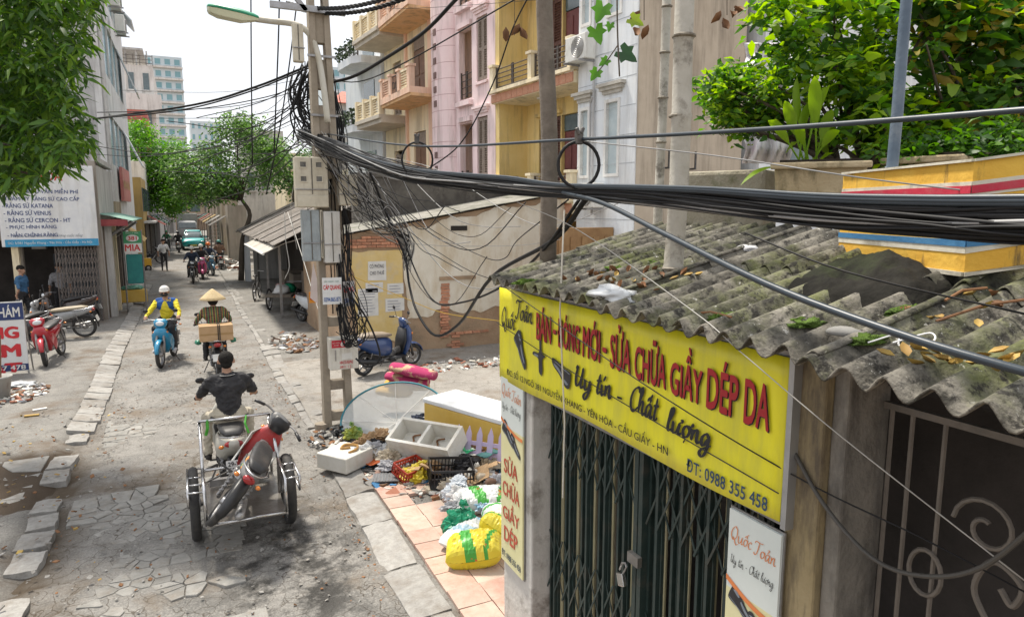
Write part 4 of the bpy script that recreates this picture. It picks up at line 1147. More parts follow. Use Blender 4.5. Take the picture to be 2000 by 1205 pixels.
for k, (x, y, w_, h, c, lab) in enumerate([(-9, 112, 8, 9, (.32, .3, .28), 'grey house closing the street, left'), (-1.5, 125, 7, 7, (.36, .27, .2), 'brown house closing the end of the street'), (5.5, 108, 7, 8, (.3, .3, .3), 'dark grey house closing the street, right'), (3.0, 78, 5, 5, (.3, .2, .15), 'brown low house on the right beyond the shack')]):
    t = thing('house', lab, 'building', (x, y, 0), 0, 'houses at the end of the street')
    q = MB(); q.span((0, 0, 0), (w_, 6, h)); q.build('wall', plaster('end_house_' + 'abcd'[k], c, tuple(v * 1.2 for v in c)), t)
    for i in range(3):
        for j in range(2):
            q = MB(); q.span((w_ * (.1 + .3 * i), -.08, 3 + j * 2.6), (w_ * (.3 + .3 * i), .02, 4.4 + j * 2.6)); q.build('window', window_glass, t)
    q = MB(); q.span((.3, -1.2, 2.4), (w_ - .3, 0, 2.55)); q.build('awning', grey_pl, t)

for k in range(14):                                       # awnings crowding the far street
    left = k % 2; y = 47 + k * 3.6; c = [(.1, .09, .08), (.25, .06, .05), (.3, .29, .27), (.05, .15, .12), (.35, .25, .1), (.12, .14, .2), (.2, .13, .09)][k % 7]
    x = -2.05 if left else 2.5; sg_ = 1 if left else -1
    t = thing('awning', '%s awning over a shopfront on the %s side far down the street' % (['black', 'dark red', 'grey', 'dark green', 'ochre', 'slate', 'brown'][k % 7], 'left' if left else 'right'), 'awning', (x, y, 0), 0, 'clutter_awnings far down the street'.replace('clutter_', ''))
    q = MB(); q.add([(0, 0, 2.9), (0, 2.9, 2.9), (sg_ * 1.0, 2.9, 2.3), (sg_ * 1.0, 0, 2.3)], [(0, 1, 2, 3)]); q.build('canopy', mat('awning_%d' % (k % 7), c, rough=.8), t, solid=.03)
    q = MB(); q.tube([(sg_ * .95, .1, 0), (sg_ * .95, .1, 2.3)], .03, 6); q.build('post', dark_metal, t)
    q = MB(); q.span((-sg_ * 1.2, 0, 0), (-sg_ * .1, 2.9, 3.6 + (k % 3))); q.build('frontage', plaster('front_%d' % (k % 4), [(.3, .27, .22), (.16, .13, .11), (.4, .34, .24), (.25, .26, .27)][k % 4], (.35, .3, .25)), t)
# ================================================================== THE SHOE SHOP ON THE RIGHT
SX = 2.12
EAVE_X, EAVE_Z, SLOPE = 1.93, 2.80, .24
def roof_z(x): return EAVE_Z + (x - EAVE_X) * SLOPE
moss_sheet = None
def roof_material():
    m = mat('mossy_fibre_cement', (.115, .105, .085), (.21, .195, .165), rough=.95, scale=7, lo=.3, hi=.62, dirt=(.03, .028, .022), dscale=5.5, dlo=.5, dhi=.6, damt=.9, bump=.5, bscale=45, rnd_=.08)
    nt = m.node_tree; N = nt.nodes; L = nt.links; b = N['Principled BSDF']
    src = b.inputs['Base Color'].links[0].from_socket
    tc = N.new('ShaderNodeTexCoord')
    def layer(src, scale, lo, hi, amt, col, seed):
        mp = N.new('ShaderNodeMapping'); mp.inputs['Location'].default_value = (seed, seed, 0); L.new(tc.outputs['Object'], mp.inputs['Vector'])
        n = N.new('ShaderNodeTexNoise'); n.inputs['Scale'].default_value = scale; n.inputs['Detail'].default_value = 8; n.inputs['Roughness'].default_value = .7; L.new(mp.outputs[0], n.inputs['Vector'])
        r = N.new('ShaderNodeMapRange'); r.inputs[1].default_value = lo; r.inputs[2].default_value = hi; r.inputs[4].default_value = amt; L.new(n.outputs['Fac'], r.inputs[0])
        x = N.new('ShaderNodeMix'); x.data_type = 'RGBA'; L.new(r.outputs[0], x.inputs[0]); L.new(src, x.inputs[6]); x.inputs[7].default_value = (*col, 1)
        return x.outputs[2]
    s = layer(src, 1.7, .46, .62, .85, (.105, .12, .03), 3)         # olive algae
    s = layer(s, 3.2, .48, .6, .75, (.04, .037, .03), 17); s = layer(s, 16, .52, .6, .92, (.02, .018, .015), 11)      # black lichen
    s = layer(s, 24, .62, .68, .8, (.55, .54, .5), 23)           # pale lichen spots
    L.new(s, b.inputs['Base Color'])
    return m
def shop():
    loc = (2.8, 2.6, 0)
    t = thing('shoe_shop', 'low shoe repair shop with a mossy corrugated roof and dark green folding gate', 'shop', loc)
    W = lambda: MBW(loc)
    colm = mat('flaking_white_column', (.42, .41, .38), (.52, .5, .47), rough=.9, scale=3, dirt=(.14, .12, .1), dscale=2.2, dlo=.5, dhi=.64, damt=.85, bump=.35, bscale=20)
    ochre = mat('stained_ochre_pillar', (.24, .19, .1), (.33, .265, .15), rough=.9, scale=3, dirt=(.07, .055, .04), dscale=2.5, dlo=.46, dhi=.64, damt=.9, streak=.6, bump=.3)
    q = W(); q.span((SX + .0, 4.1, 0), (SX + .3, 4.58, 2.12)); q.build('column', colm, t, bevel=.012)
    q = W(); q.span((SX + .02, 1.74, 0), (SX + .3, 1.9, 2.74)); q.build('pillar', ochre, t, bevel=.012)
    q = W(); q.span((SX + .06, 1.67, 0), (SX + .3, 1.74, 2.74)); q.build('pillar', mat('grimy_grey_post', (.16, .15, .13), (.24, .22, .19), rough=.95, scale=4, dirt=(.05, .045, .04), dscale=2.5, dlo=.45, dhi=.65, streak=.5, bump=.4), t, bevel=.012)
    q = W(); q.span((SX + .06, 1.9, 2.05), (SX + .28, 4.58, 2.72)); q.build('lintel', colm, t)
    q = W(); q.span((SX + .26, -2, 2.64), (SX + .3, 1.66, 2.76)); q.build('lintel', mat('shaded_lintel', (.022, .02, .018), rough=.95), t)  # near-black colour stands in for the shade under the eave
    q = W(); q.span((SX + .3, 4.4, 0), (3.5, 4.58, 2.9)); q.build('side_wall', tan_pl, t)
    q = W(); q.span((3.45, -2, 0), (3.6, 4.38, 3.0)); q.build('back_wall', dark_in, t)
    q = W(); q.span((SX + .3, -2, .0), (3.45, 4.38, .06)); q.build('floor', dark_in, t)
    slat = mat('cream_gate_slat', (.36, .33, .19), (.45, .41, .26), rough=.6, scale=6, dirt=(.13, .1, .07), dscale=3, damt=.6)
    scissor_gate(t, (SX + .16 - loc[0], 4.08 - loc[1]), (SX + .16 - loc[0], 3.04 - loc[1]), .07, 2.02, 10, gate_green, slat, 4)
    scissor_gate(t, (SX + .16 - loc[0], 2.94 - loc[1]), (SX + .16 - loc[0], 1.94 - loc[1]), .07, 2.02, 10, gate_green, slat, 4)
    q = W(); q.span((SX + .1, 2.95, .05), (SX + .16, 2.985, 2.02)); q.span((SX + .1, 2.995, .05), (SX + .16, 3.03, 2.02)); q.build('lock_stile', gate_green, t)
    q = W(); q.span((SX + .07, 2.94, 1.3), (SX + .1, 3.04, 1.36)); q.build('hasp', steel, t)
    # wrought iron gate at the right
    iron = mat('brown_wrought_iron', (.1, .088, .075), (.14, .12, .1), rough=.6, scale=12)
    q = W()
    gx = SX + .24
    q.span((gx - .012, .05, 2.56), (gx + .012, 1.65, 2.585)); gt = q.build('iron_gate', iron, t); q = W(); q.span((gx - .02, .05, .1), (gx + .02, 1.56, .14)); q.build('rail', iron, gt)
    for y in (1.62, 1.54, 1.42, 1.1, .84, .74, .62, .5, .3):
        q = W(); q.tube([(gx, y, .14), (gx, y, 2.56)], .009, 6); q.build('bar', iron, gt)
    def scroll(y, z, r, turns, a0, sg):
        return [(gx - .012, y + sg * (r * (1 - .8 * k / 24)) * math.cos(a0 + turns * 2 * math.pi * k / 24), z + (r * (1 - .8 * k / 24)) * math.sin(a0 + turns * 2 * math.pi * k / 24)) for k in range(25)]
    for z in (.75, 1.35, 1.95):
        for sg in (-1, 1):
            q = W(); q.tube(bez([(gx - .012, 1.1, z - .28), (gx - .012, 1.1 + sg * .1, z - .05), (gx - .012, 1.1 + sg * .17, z + .08), (gx - .012, 1.1 + sg * .12, z + .2), (gx - .012, 1.1 + sg * .03, z + .16), (gx - .012, 1.1 + sg * .05, z + .08), (gx - .012, 1.1 + sg * .09, z + .12)], 6), .011, 6); q.build('scroll', iron, gt)
            q = W(); q.tube(scroll(1.1 + sg * .15, z + .3, .11, 1.3, 0, sg), .009, 6); q.build('scroll', iron, gt)
        for y in (1.44, .68, .4):
            q = W(); q.tube([(gx - .012, y + .06 * math.cos(a), z + .05 + .085 * math.sin(a)) for a in np.linspace(0, 2 * math.pi, 18)[:-1]], .009, 6, closed=True); q.build('scroll', iron, gt)
    # roof: overlapping fibre cement sheets in two rows
    rm = roof_material()
    pit, amp = .142, .03
    rf = W(); rf.span((2.3, -.6, 2.76), (2.36, 4.4, 2.82)); rf.span((3.2, -.6, 2.98), (3.26, 4.4, 3.04)); roof = rf.build('roof', mat('roof_batten', (.1, .08, .06), rough=.9), t)
    k = 0
    yy1 = 4.46
    for c in range(7):
        ya = yy1 - c * (pit * 5) ; yb = ya - pit * 5 - .06
        for r_, (xa, xb) in enumerate(((EAVE_X + .02 - .04 * (yy1 - ya) + rnd(-.02, .02), 2.75), (2.66, 3.44))):
            dz = (.014 if r_ else 0) + (c % 2) * .009 + rnd(0, .006); tilt = rnd(-.012, .012)
            rows = []
            for y in np.arange(ya, yb - 1e-6, -pit / 10):
                ph = math.sin(2 * math.pi * (yy1 - y) / pit)
                row = []
                for x in np.linspace(xa, xb, 9):
                    e = .006 * noise.noise(Vector((x * 6, y * 6, c)))
                    chip = 0
                    if r_ == 0 and x == xa: chip = .025 * noise.noise(Vector((0, y * 9, 4))) 
                    row.append((x + chip, y, roof_z(x) + dz + tilt * (y - ya) + amp * ph + e))
                rows.append(row)
            q = W(); q.sheet(rows); q.build('roof_sheet', rm, roof, smooth=True, solid=.007)
    return t
shop_t = shop()

sign_yellow = mat('yellow_banner_vinyl', (.7, .64, .015), (.75, .7, .025), rough=.42, scale=3, bump=.3, bscale=5, dirt=(.4, .39, .08), dscale=2.2, dlo=.46, dhi=.72, damt=.6, streak=.7)
sign_redt = mat('banner_red', (.36, .01, .016), (.3, .01, .015), rough=.5, scale=8, bump=0)
navy_t = mat('banner_navy', (.02, .06, .12), (.02, .05, .1), rough=.5, bump=0)
shoe_dark = mat('printed_shoe_black', (.014, .014, .018), (.03, .032, .038), rough=.5, scale=20, bump=0)
shoe_shine = mat('printed_shoe_shine', (.2, .23, .27), rough=.5, bump=0)
def printed_shoe(parent, oy, oz, sc, rot, x, kind=0):
    """flat print of a black shoe: outline and a lighter highlight"""
    if kind == 0:
        pts = [(-.5, .02), (-.48, .28), (-.3, .32), (-.12, .22), (.1, .12), (.36, .05), (.5, -.06), (.46, -.16), (.1, -.16), (-.12, -.12), (-.25, -.14), (-.46, -.14)]
        hi = [(-.1, .14), (.12, .06), (.36, -.0), (.34, -.05), (.1, -.02), (-.1, .08)]
    else:
        pts = [(-.5, -.1), (-.3, -.14), (-.05, -.12), (.08, -.3), (.14, -.1), (.5, -.06), (.5, .05), (.12, .06), (.1, .36), (.0, .42), (-.06, .1), (-.4, .06)]
        hi = [(-.02, .1), (.04, .1), (.05, .3), (.0, .32)]
    def mp(p_):
        a = R(rot); u, v = p_[0] * sc, p_[1] * sc
        return (oy - (u * math.cos(a) - v * math.sin(a)), oz + u * math.sin(a) + v * math.cos(a))
    h2 = [(-.44, .18), (-.34, .24), (-.2, .2), (-.22, .14), (-.36, .16)]; h3 = [(-.42, -.08), (.0, -.09), (.42, -.11), (.42, -.13), (0, -.115), (-.42, -.105)]
    for (pl, m, dx) in ((pts, shoe_dark, 0), (hi, shoe_shine, -.0015)) + (((h2, shoe_shine, -.0015), (h3, shoe_shine, -.0015)) if kind == 0 else ()):
        P_ = [tuple(v) for v in bez([(*p_, 0) for p_ in pl + [pl[0]]], 3)][:-1]
        q = MB(); v = [(x + dx, *mp(p_)) for p_ in P_]; q.add(v, [tuple(range(len(v)))]); o = q.build('printed_shoe', m, parent)
def main_sign():
    x = SX - .02; y0, y1, z0, z1 = 4.6, 1.88, 2.05, 2.73
    t = thing('signboard', 'long yellow shoe repair banner with red and black Vietnamese lettering under the roof edge', 'sign', (x, y0, z0))
    UX, UY = (0, -1, 0), (0, 0, 1)
    rows = []
    for i in range(31):
        y = -(y0 - y1) * i / 30
        rows.append([(-.01 * math.sin(i * .5) * max(0, .35 - j / 8) + .003 * noise.noise(Vector((i * .7, j * .6, 1))), y, (z1 - z0) * j / 8 - (.012 * math.sin(i * .33) if j == 0 else 0)) for j in range(9)])
    q = MB(); q.sheet([list(reversed(r_)) for r_ in rows]); q.build('banner', sign_yellow, t, smooth=True, solid=.004)
    fr = MB(); fr.span((.02, -(y0 - y1), -.02), (.05, 0, .01)); fr.span((.02, -(y0 - y1), z1 - z0 - .02), (.05, 0, z1 - z0 + .02)); fr.build('frame', steel, t)
    ed = MB(); ed.span((-.005, -(y0 - y1) - .03, -.02), (.05, -(y0 - y1) - .004, z1 - z0 + .03)); ed.build('edge_strip', mat('grey_alu_edge', (.4, .41, .42), rough=.4, metal=.6), t)
    X = -.013
    # red heading, slightly rising word sizes as printed; a dark drop edge behind it
    words = [('BÁN', .62, .2, .4, .22), ('-', .85, .035, .475, .02), ('ĐÓNG', .91, .26, .4, .21), ('MÓI', 1.21, .185, .395, .225), ("'", 1.35, .014, .53, .045), ('-', 1.425, .035, .465, .02), ('SỬA', 1.5, .19, .39, .245), ('CHỮA', 1.73, .255, .38, .225), ('GIẦY', 2.02, .225, .37, .245), ('DÉP', 2.28, .19, .37, .225), ('DA', 2.51, .135, .365, .185)]
    for (s_, a, w, zb, h) in words:
        lettering(s_, (X + .0008, -a - .004, zb - .005), UX, UY, w, h, text_black, t, bold=.02)
        lettering(s_, (X - .0022, -a, zb), UX, UY, w, h, sign_redt, t, bold=.022)
    script_lettering('Quốc', (X, -.06, .36), UX, UY, .24, .19, text_black, t, .17)
    script_lettering('Toản', (X, -.29, .48), UX, UY, .27, .15, text_black, t, .17)
    script_lettering('Uy', (X, -1.12, .13), UX, UY, .19, .2, text_black, t, .21)
    script_lettering('tín', (X, -1.36, .2), UX, UY, .16, .13, text_black, t, .21)
    script_lettering('-', (X, -1.57, .23), UX, UY, .05, .014, text_black, t, .2)
    script_lettering('Chất', (X, -1.69, .19), UX, UY, .25, .16, text_black, t, .21)
    script_lettering('lượng', (X, -2.0, .12), UX, UY, .32, .19, text_black, t, .21)
    lettering('ĐC: SỐ 12 NGÕ 381 NGUYỄN KHANG - YÊN HÒA - CẦU GIẤY - HN', (X, -.15, .05), UX, UY, 1.87, .066, text_black, t, bold=.004)
    lettering('ĐT: 0988 355 458', (X, -2.16, .025), UX, UY, .5, .062, navy_t, t, bold=.015, space=1.05)
    printed_shoe(t, -.38, .27, .27, -48, X); printed_shoe(t, -.67, .28, .25, 90, X, 1); printed_shoe(t, -.95, .25, .25, 168, X)
    cord = MB(); cord.tube(bez([(-.035, -.02, .42), (-.03, -1.3, .26), (-.02, -2.72, .13)], 6), .003, 5); cord.build('wire', black_rubber, t)
    return t
main_sign()
def side_banner(lab, ya, yb, z0, z1, x, full):
    t = thing('banner', lab, 'sign', (x, ya, z0), 0)
    w, h = ya - yb, z1 - z0
    UX, UY = (0, -1, 0), (0, 0, 1)
    up = mat('banner_grey_white', (.55, .6, .58), (.6, .64, .62), rough=.5, bump=.02); lowm = mat('banner_pale_yellow', (.6, .57, .3), (.65, .62, .38), rough=.5, bump=.02)
    q = MB(); q.span((0, -w, h * .75), (.012, 0, h)); q.build('upper_print', up, t)
    q = MB(); q.span((0, -w, 0), (.012, 0, h * .75)); q.build('lower_print', lowm, t)
    orange = mat('banner_orange', (.68, .22, .07), rough=.5, bump=0); redb = mat('banner_brick_red', (.5, .09, .05), rough=.5, bump=0)
    X = -.003
    script_lettering('Quốc', (X, -w * .06, h * .895), UX, UY, w * .42, w * .3, orange, t, .1); script_lettering('Toản', (X, -w * .52, h * .9), UX, UY, w * .42, w * .24, orange, t, .1)
    script_lettering('Uy tín - Chất lượng', (X, -w * .08, h * .82), UX, UY, w * .84, w * .22, text_black, t, .11)
    q = MB(); pts = [(-.0035 , -w * u, h * (.79 - .055 * math.sin(u * 1.7))) for u in np.linspace(0, 1, 12)]
    q.sheet([[p_, (p_[0], p_[1], p_[2] - .025)] for p_ in pts]); q.build('orange_swoosh', orange, t)
    printed_shoe(t, -w * .36, h * .71, w * .62, -25, X); printed_shoe(t, -w * .68, h * .67, w * .55, -25, X - .001)
    for i, s_ in enumerate(('SỬA', 'CHỮA', 'GIẦY', 'DÉP')):
        lettering(s_, (X, -w * (.16 if len(s_) == 3 else .1), h * (.5 - .125 * i)), UX, UY, w * (.62 if len(s_) == 3 else .76), h * .1, redb, t, bold=.025)
    lettering('ĐT: 0988 355 458', (X, -w * .05, h * .03), UX, UY, w * .88, h * .035, navy_t, t, bold=.005)
    fr = MB(); fr.span((.0125, -w - .008, -.01), (.02, .008, h + .01)); fr.build('frame', steel, t)
    return t
side_banner('narrow faded vertical shoe repair banner on the white column', 4.57, 4.2, .6, 2.06, SX - .025, True)
side_banner('vertical shoe repair banner hanging by the ochre pillar, right of the gate', 2.16, 1.87, .55, 2.0, SX - .02, False)
# padlock
t = thing('padlock', 'grey steel padlock hanging on the folding gate', 'padlock', (SX + .05, 3.06, 1.18))
q = MB(); q.box((0, 0, 0), (.03, .06, .075), RX(-18)); q.build('body', chrome, t, bevel=.005)
q = MB(); q.tube([(.0, -.005, .03), (.0, -.03, .07), (.0, -.045, .1), (.0, -.03, .115), (.0, .0, .1), (.0, .022, .05)], .006, 6); q.build('shackle', steel, t)
q = MB(); q.tube([(SX - .06, 3.58, 3.3), (SX - .1, 3.55, 2.7), (SX - .07, 3.53, 2.0), (SX - .06, 3.56, 1.5)], .005, 6)
tag(q.build('cord', mat('pale_cord', (.6, .57, .5), rough=.8)), 'thin pale cord hanging down in front of the yellow banner', 'cord')
t_hose = MB(); t_hose.tube(bez([(2.13, 1.87, 2.36), (2.12, 1.7, 2.2), (2.1, 1.48, 2.1), (2.1, 1.3, 2.12), (2.1, 1.12, 2.24), (2.1, .95, 2.5)], 6), .008, 8)
tag(t_hose.build('hose', mat('grey_hose', (.06, .055, .048), rough=.6)), 'drooping grey hose in front of the wrought iron gate', 'hose')

# ---- things lying on the roof
q = MB()
n1, n2 = 26, 38
rows = []
for i in range(n1 + 1):
    row = []
    for j in range(n2 + 1):
        u, v = i / n1 * 2 - 1, j / n2 * 2 - 1
        h = max(0, 1 - abs(u) ** 2.6 - abs(v) ** 2.6) ** .5 if abs(u) ** 2.6 + abs(v) ** 2.6 < 1 else 0
        x, y = 2.64 + u * .24, 1.98 + v * .34
        row.append((x, y, roof_z(x) - .02 + .11 * h + .05 * noise.fractal(Vector((x * 6, y * 5, 1)), .8, 2, 5) * (h + .1)))
    rows.append(row)
q.sheet(rows)
tag(q.build('rock', mat('dark_wet_rock', (.012, .0115, .01), (.03, .028, .024), rough=.9, scale=5, dirt=(.03, .05, .012), dscale=2.5, dlo=.5, dhi=.7, damt=.5, bump=.7, bscale=18, spec=.1), smooth=True), 'dark mossy boulder like lump lying on the corrugated roof', 'rock')
leaf_y = mat('fallen_leaf_yellow', (.42, .29, .06), (.3, .18, .05), rough=.7, scale=8, bump=.05, rnd_=.2)
leaf_b = mat('fallen_leaf_brown', (.22, .1, .04), (.16, .08, .035), rough=.8, scale=8, bump=.05, rnd_=.25)
def leaf_mesh(l, w, m, curl=.1):
    mb = MB(); mb.add([(0, 0, 0), (l * .3, w * .45, curl * w), (l * .35, 0, -curl * w * .3), (l * .3, -w * .45, curl * w), (l * .7, w * .4, curl * w * 1.5), (l * .7, 0, 0), (l * .7, -w * .4, curl * w * 1.5), (l, 0, curl * l)],
        [(0, 2, 1), (0, 3, 2), (1, 2, 5, 4), (2, 3, 6, 5), (4, 5, 7), (5, 6, 7)]); return mb.mesh('leaf', m, True)
lm = [leaf_mesh(.055, .03, leaf_y, .3), leaf_mesh(.05, .03, leaf_b, .6), leaf_mesh(.065, .036, leaf_y, .2)]
spots = [(1.98 + rnd(0, .16), 1.27 + rnd(-.2, .12), 0) for _ in range(24)] + [(2.2 + rnd(-.12, .25), 3.15 + rnd(-.3, .5), 1) for _ in range(34)] + [(2.5 + rnd(-.2, .3), 1.35 + rnd(-.3, .3), 1) for _ in range(12)]
for (x, y, k) in spots:
    o = put('fallen_leaf', lm[random.choice((1, 1, 0)) if k else random.choice((0, 2))]); o.location = (x, y, roof_z(x) + .025 + rnd(0, .02)); o.rotation_euler = (rnd(-.4, .4), rnd(-.4, .4), rnd(0, 6.3))
    tag(o, 'dry brown leaf in the litter on the corrugated roof' if k else 'yellow fallen leaf on the near edge of the corrugated roof', 'leaf', 'brown leaf litter on the roof' if k else 'yellow leaves on the near roof edge')
def crumple(name, lab, cat, c, r, m, n=14, k=9, amp=.5, flat=.4, seed=0, ret=False, fold=3.0, facet=False):
    """a crumpled bag or sheet: a lump with folds and creases"""
    mb = MB(); mb.ell((0, 0, 0), r, n, k); vs_ = []
    for v in mb.v:
        p_ = Vector(v); d = noise.fractal(Vector((p_.x / r[0] * fold * .5 + seed, p_.y / r[1] * fold * .5, p_.z / r[2] * fold * .5)), .9, 2.1, 4)
        rid = abs(noise.noise(Vector((p_.x / r[0] * fold + seed, p_.y / r[1] * fold, p_.z / r[2] * fold))))
        rd2 = abs(noise.noise(Vector((p_.x / r[0] * fold * 2.3 + seed, p_.y / r[1] * fold * 2.3 + 5, p_.z / r[2] * fold * 2.3))))
        p_ = p_ * (1 + amp * d * .5 - amp * .35 * (1 - rid) ** 3 - amp * .16 * (1 - rd2) ** 4)
        p_.z = max(p_.z, -r[2] * flat) + r[2] * flat
        vs_.append(tuple(p_))
    mb.v = vs_
    o = mb.build(name, m, smooth=not facet); o.location = c
    if lab: tag(o, lab, cat)
    return o
clear_pl = mat('clear_plastic', (.75, .78, .8), (.65, .68, .7), rough=.25, bump=.3, bscale=12, trans=.35, spec=.6)
o = crumple('plastic_bag', 'clear crumpled plastic bag lying on the corrugated roof edge above the banner', 'bag', (2.02, 2.98, roof_z(2.02) + .02), (.09, .19, .05), clear_pl, 20, 10, .7, .3, 3)
o.rotation_euler = (0, -.2, .2)
crumple('plastic_bag', 'small torn white plastic bag at the top of the corrugated roof', 'bag', (2.95, 3.0, roof_z(2.95) + .02), (.06, .09, .03), mat('white_plastic', (.7, .7, .72), rough=.4, transl=.2), 14, 8, .7, .3, 8)
moss = mat('green_moss', (.06, .11, .012), (.1, .17, .02), rough=1, scale=20, bump=1, bscale=90)
for k, (x, y, rx, ry) in enumerate([(2.05, 2.2, .09, .05), (2.0, 3.95, .12, .03), (2.42, 3.55, .1, .05), (2.6, 3.42, .06, .06), (2.15, 1.85, .12, .05), (2.4, 1.62, .14, .04), (2.85, 1.75, .15, .06), (2.1, 1.55, .1, .04)]):
    o = crumple('moss_cushion', ['bright moss cushion on the near roof edge beside the plastic bag', 'moss strip on the far roof edge over the sign corner', 'moss cushion by the leaf litter in the middle of the roof', 'small round moss cushion beside the bamboo pole', 'thick moss cushion on the roof edge over the DA lettering', 'moss strip below the dark rock', 'moss patch between the dark rock and the painted parapet', 'moss cushion beside the pale stone on the roof'][k], 'moss', (x, y, roof_z(x) + .006), (rx, ry, .03), moss, 24, 12, .9, .2, k * 3, fold=6)
o = crumple('stone', 'pale grey stone lying on the corrugated roof near its edge', 'stone', (2.08, 1.63, roof_z(2.1) + .02), (.035, .075, .025), mat('pale_stone', (.24, .235, .22), rough=.9), 10, 7, .4, .4, 5); o.rotation_euler.z = .5
for k, (a, b) in enumerate([((2.3, 1.45), (2.62, 1.3)), ((2.5, 1.55), (2.66, 1.5)), ((2.0, 2.32), (2.02, 2.12))]):
    q = MB(); q.tube([(a[0], a[1], roof_z(a[0]) + .035), ((a[0] + b[0]) / 2, (a[1] + b[1]) / 2 + .015, roof_z((a[0] + b[0]) / 2) + .05), (b[0], b[1], roof_z(b[0]) + .04)], .005, 6)
    tag(q.build('twig', leaf_b), ['long brown twig in a trough of the near roof', 'short twig beside the dark rock', 'stub of dark wood at the roof edge over the banner'][k], 'twig')
q = MB(); q.tube(bez([(2.03, 1.5, roof_z(2.03) + .04), (2.12, 1.46, roof_z(2.1) + .05), (2.05, 1.4, roof_z(2.05) + .04), (2.1, 1.33, roof_z(2.1) + .05), (2.16, 1.38, roof_z(2.16) + .05), (2.04, 1.42, roof_z(2.04) + .05)], 6), .003, 5)
tag(q.build('wire_loop', mat('white_wire', (.7, .7, .7), rough=.5)), 'loop of thin white wire on the near roof edge', 'wire')

# ---- poles standing through the roof
def pole(name, lab, base, top, r, m, nodes=None, n=12):
    base, top = Vector(base), Vector(top); t = thing(name, lab, 'pole', base)
    pts, rr = [], []
    L_ = (top - base).length
    zs = [0, 1]
    if nodes:
        for s_ in np.arange(.12, L_, nodes): zs += [max(0, (s_ - .02) / L_), s_ / L_, min(1, (s_ + .02) / L_)]
    else: zs += list(np.linspace(0, 1, 12))
    for k, z in enumerate(sorted(set(zs))):
        nd = nodes and abs(((z * L_ - .12) / nodes) - round((z * L_ - .12) / nodes)) * nodes < .003
        pts.append((top - base) * z + noise.noise_vector(Vector((z * 3, r * 50, 2))) * r * .35); rr.append(r * (1 - .12 * z) * (1.13 if nd else 1))
    q = MB(); q.tube(pts, rr, n); q.build('shaft', m, t, smooth=True)
    if nodes:
        for s_ in np.arange(.12, L_, nodes):
            q = MB(); c_ = (top - base) * (s_ / L_); q.tube([c_ - Vector((0, 0, .012)), c_ - Vector((0, 0, .004)), c_ + Vector((0, 0, .004)), c_ + Vector((0, 0, .012))], [r * .9, r * 1.16, r * 1.16, r * .9], n); q.build('node', mat('dark_bamboo_node', (.13, .11, .085), (.3, .27, .22), rough=.8, scale=18), t)
    return t
bamboo = mat('grey_bamboo', (.34, .32, .27), (.45, .43, .38), rough=.7, scale=6, dirt=(.1, .085, .065), dscale=5, dlo=.54, dhi=.66, damt=.8, bump=.15)
oldwood = mat('weathered_post', (.12, .1, .08), (.2, .17, .14), rough=.9, scale=5, dirt=(.05, .045, .04), dscale=3, bump=.3)
galv = mat('painted_steel_pole', (.07, .105, .15), (.11, .15, .2), rough=.5, scale=6, dirt=(.3, .3, .28), dscale=3, damt=.4)
pole('wooden_post', 'dark weathered wooden post rising through the far end of the roof', (2.42, 4.42, 2.85), (2.36, 4.47, 6.2), .062, oldwood)
pole('bamboo_pole', 'thick grey bamboo pole rising through the corrugated roof', (2.5, 3.1, 2.85), (2.52, 3.08, 5.4), .056, bamboo, .42)
pole('bamboo_pole', 'thin pale bamboo pole behind the thick one', (4.0, 5.25, 1.0), (4.1, 5.27, 6.5), .045, bamboo, .4)
pole('steel_pole', 'blue grey steel pole standing in front of the painted parapet', (2.95, 2.14, 2.9), (3.0, 2.14, 5.2), .026, galv)
# ================================================================== POLE, METERS, LAMP AND CABLES
conc = mat('old_pole_concrete', (.27, .23, .175), (.36, .31, .25), rough=.92, scale=4, dirt=(.1, .08, .06), dscale=2, dlo=.5, dhi=.7, damt=.8, bump=.35, bscale=25)
PB = Vector((1.95, 10.2, 0)); PT = Vector((1.86, 10.2, 7.6))
def pole_at(z): return PB.lerp(PT, z / 7.6)
def utility_pole():
    t = thing('utility_pole', 'old concrete ladder pole standing by the kerb, crowded with cables', 'pole', PB)
    legs = []
    for sg in (-1, 1):
        q = MB(); secs = []
        for z in (0, 2.5, 5, 7.6):
            w = .165 - .011 * z; c = pole_at(z) - PB + Vector((sg * w, 0, z - pole_at(z).z + 0))
            c = Vector((pole_at(z).x - PB.x + sg * w, 0, z)); a = .055 - .002 * z
            secs.append([(c.x - a, -.1, z), (c.x + a, -.1, z), (c.x + a, .1, z), (c.x - a, .1, z)])
        q.loft(secs); q.build('leg', conc, t, bevel=.012)
    for z in list(np.arange(.22, 2.4, .48)) + list(np.arange(2.7, 7.5, .62)):
        w = .12 - .011 * z + .02; c = pole_at(z).x - PB.x; hh = .07 if z < 2.4 else .2
        q = MB(); q.span((c - w, -.07, z - hh), (c + w, .07, z + hh)); q.build('rung', conc, t, bevel=.01)
    q = MB(); q.tube([(-.26, -.06, 0), (-.26, -.06, .14)], .1, 14); q.build('footing', conc, t)
    ca = MB(); ca.span((-.72, -.16, 5.98), (.28, -.1, 6.06)); ca.box((-.5, -.13, 6.3), (.06, .06, .8), RY(-38)); ca.build('cross_arm', steel, t)
    for z in (4.6, 5.4, 6.0): 
        q = MB(); q.span((pole_at(z).x - PB.x - .19, -.125, z), (pole_at(z).x - PB.x + .19, -.1, z + .03)); q.build('band', steel, t)
    return t
utility_pole()
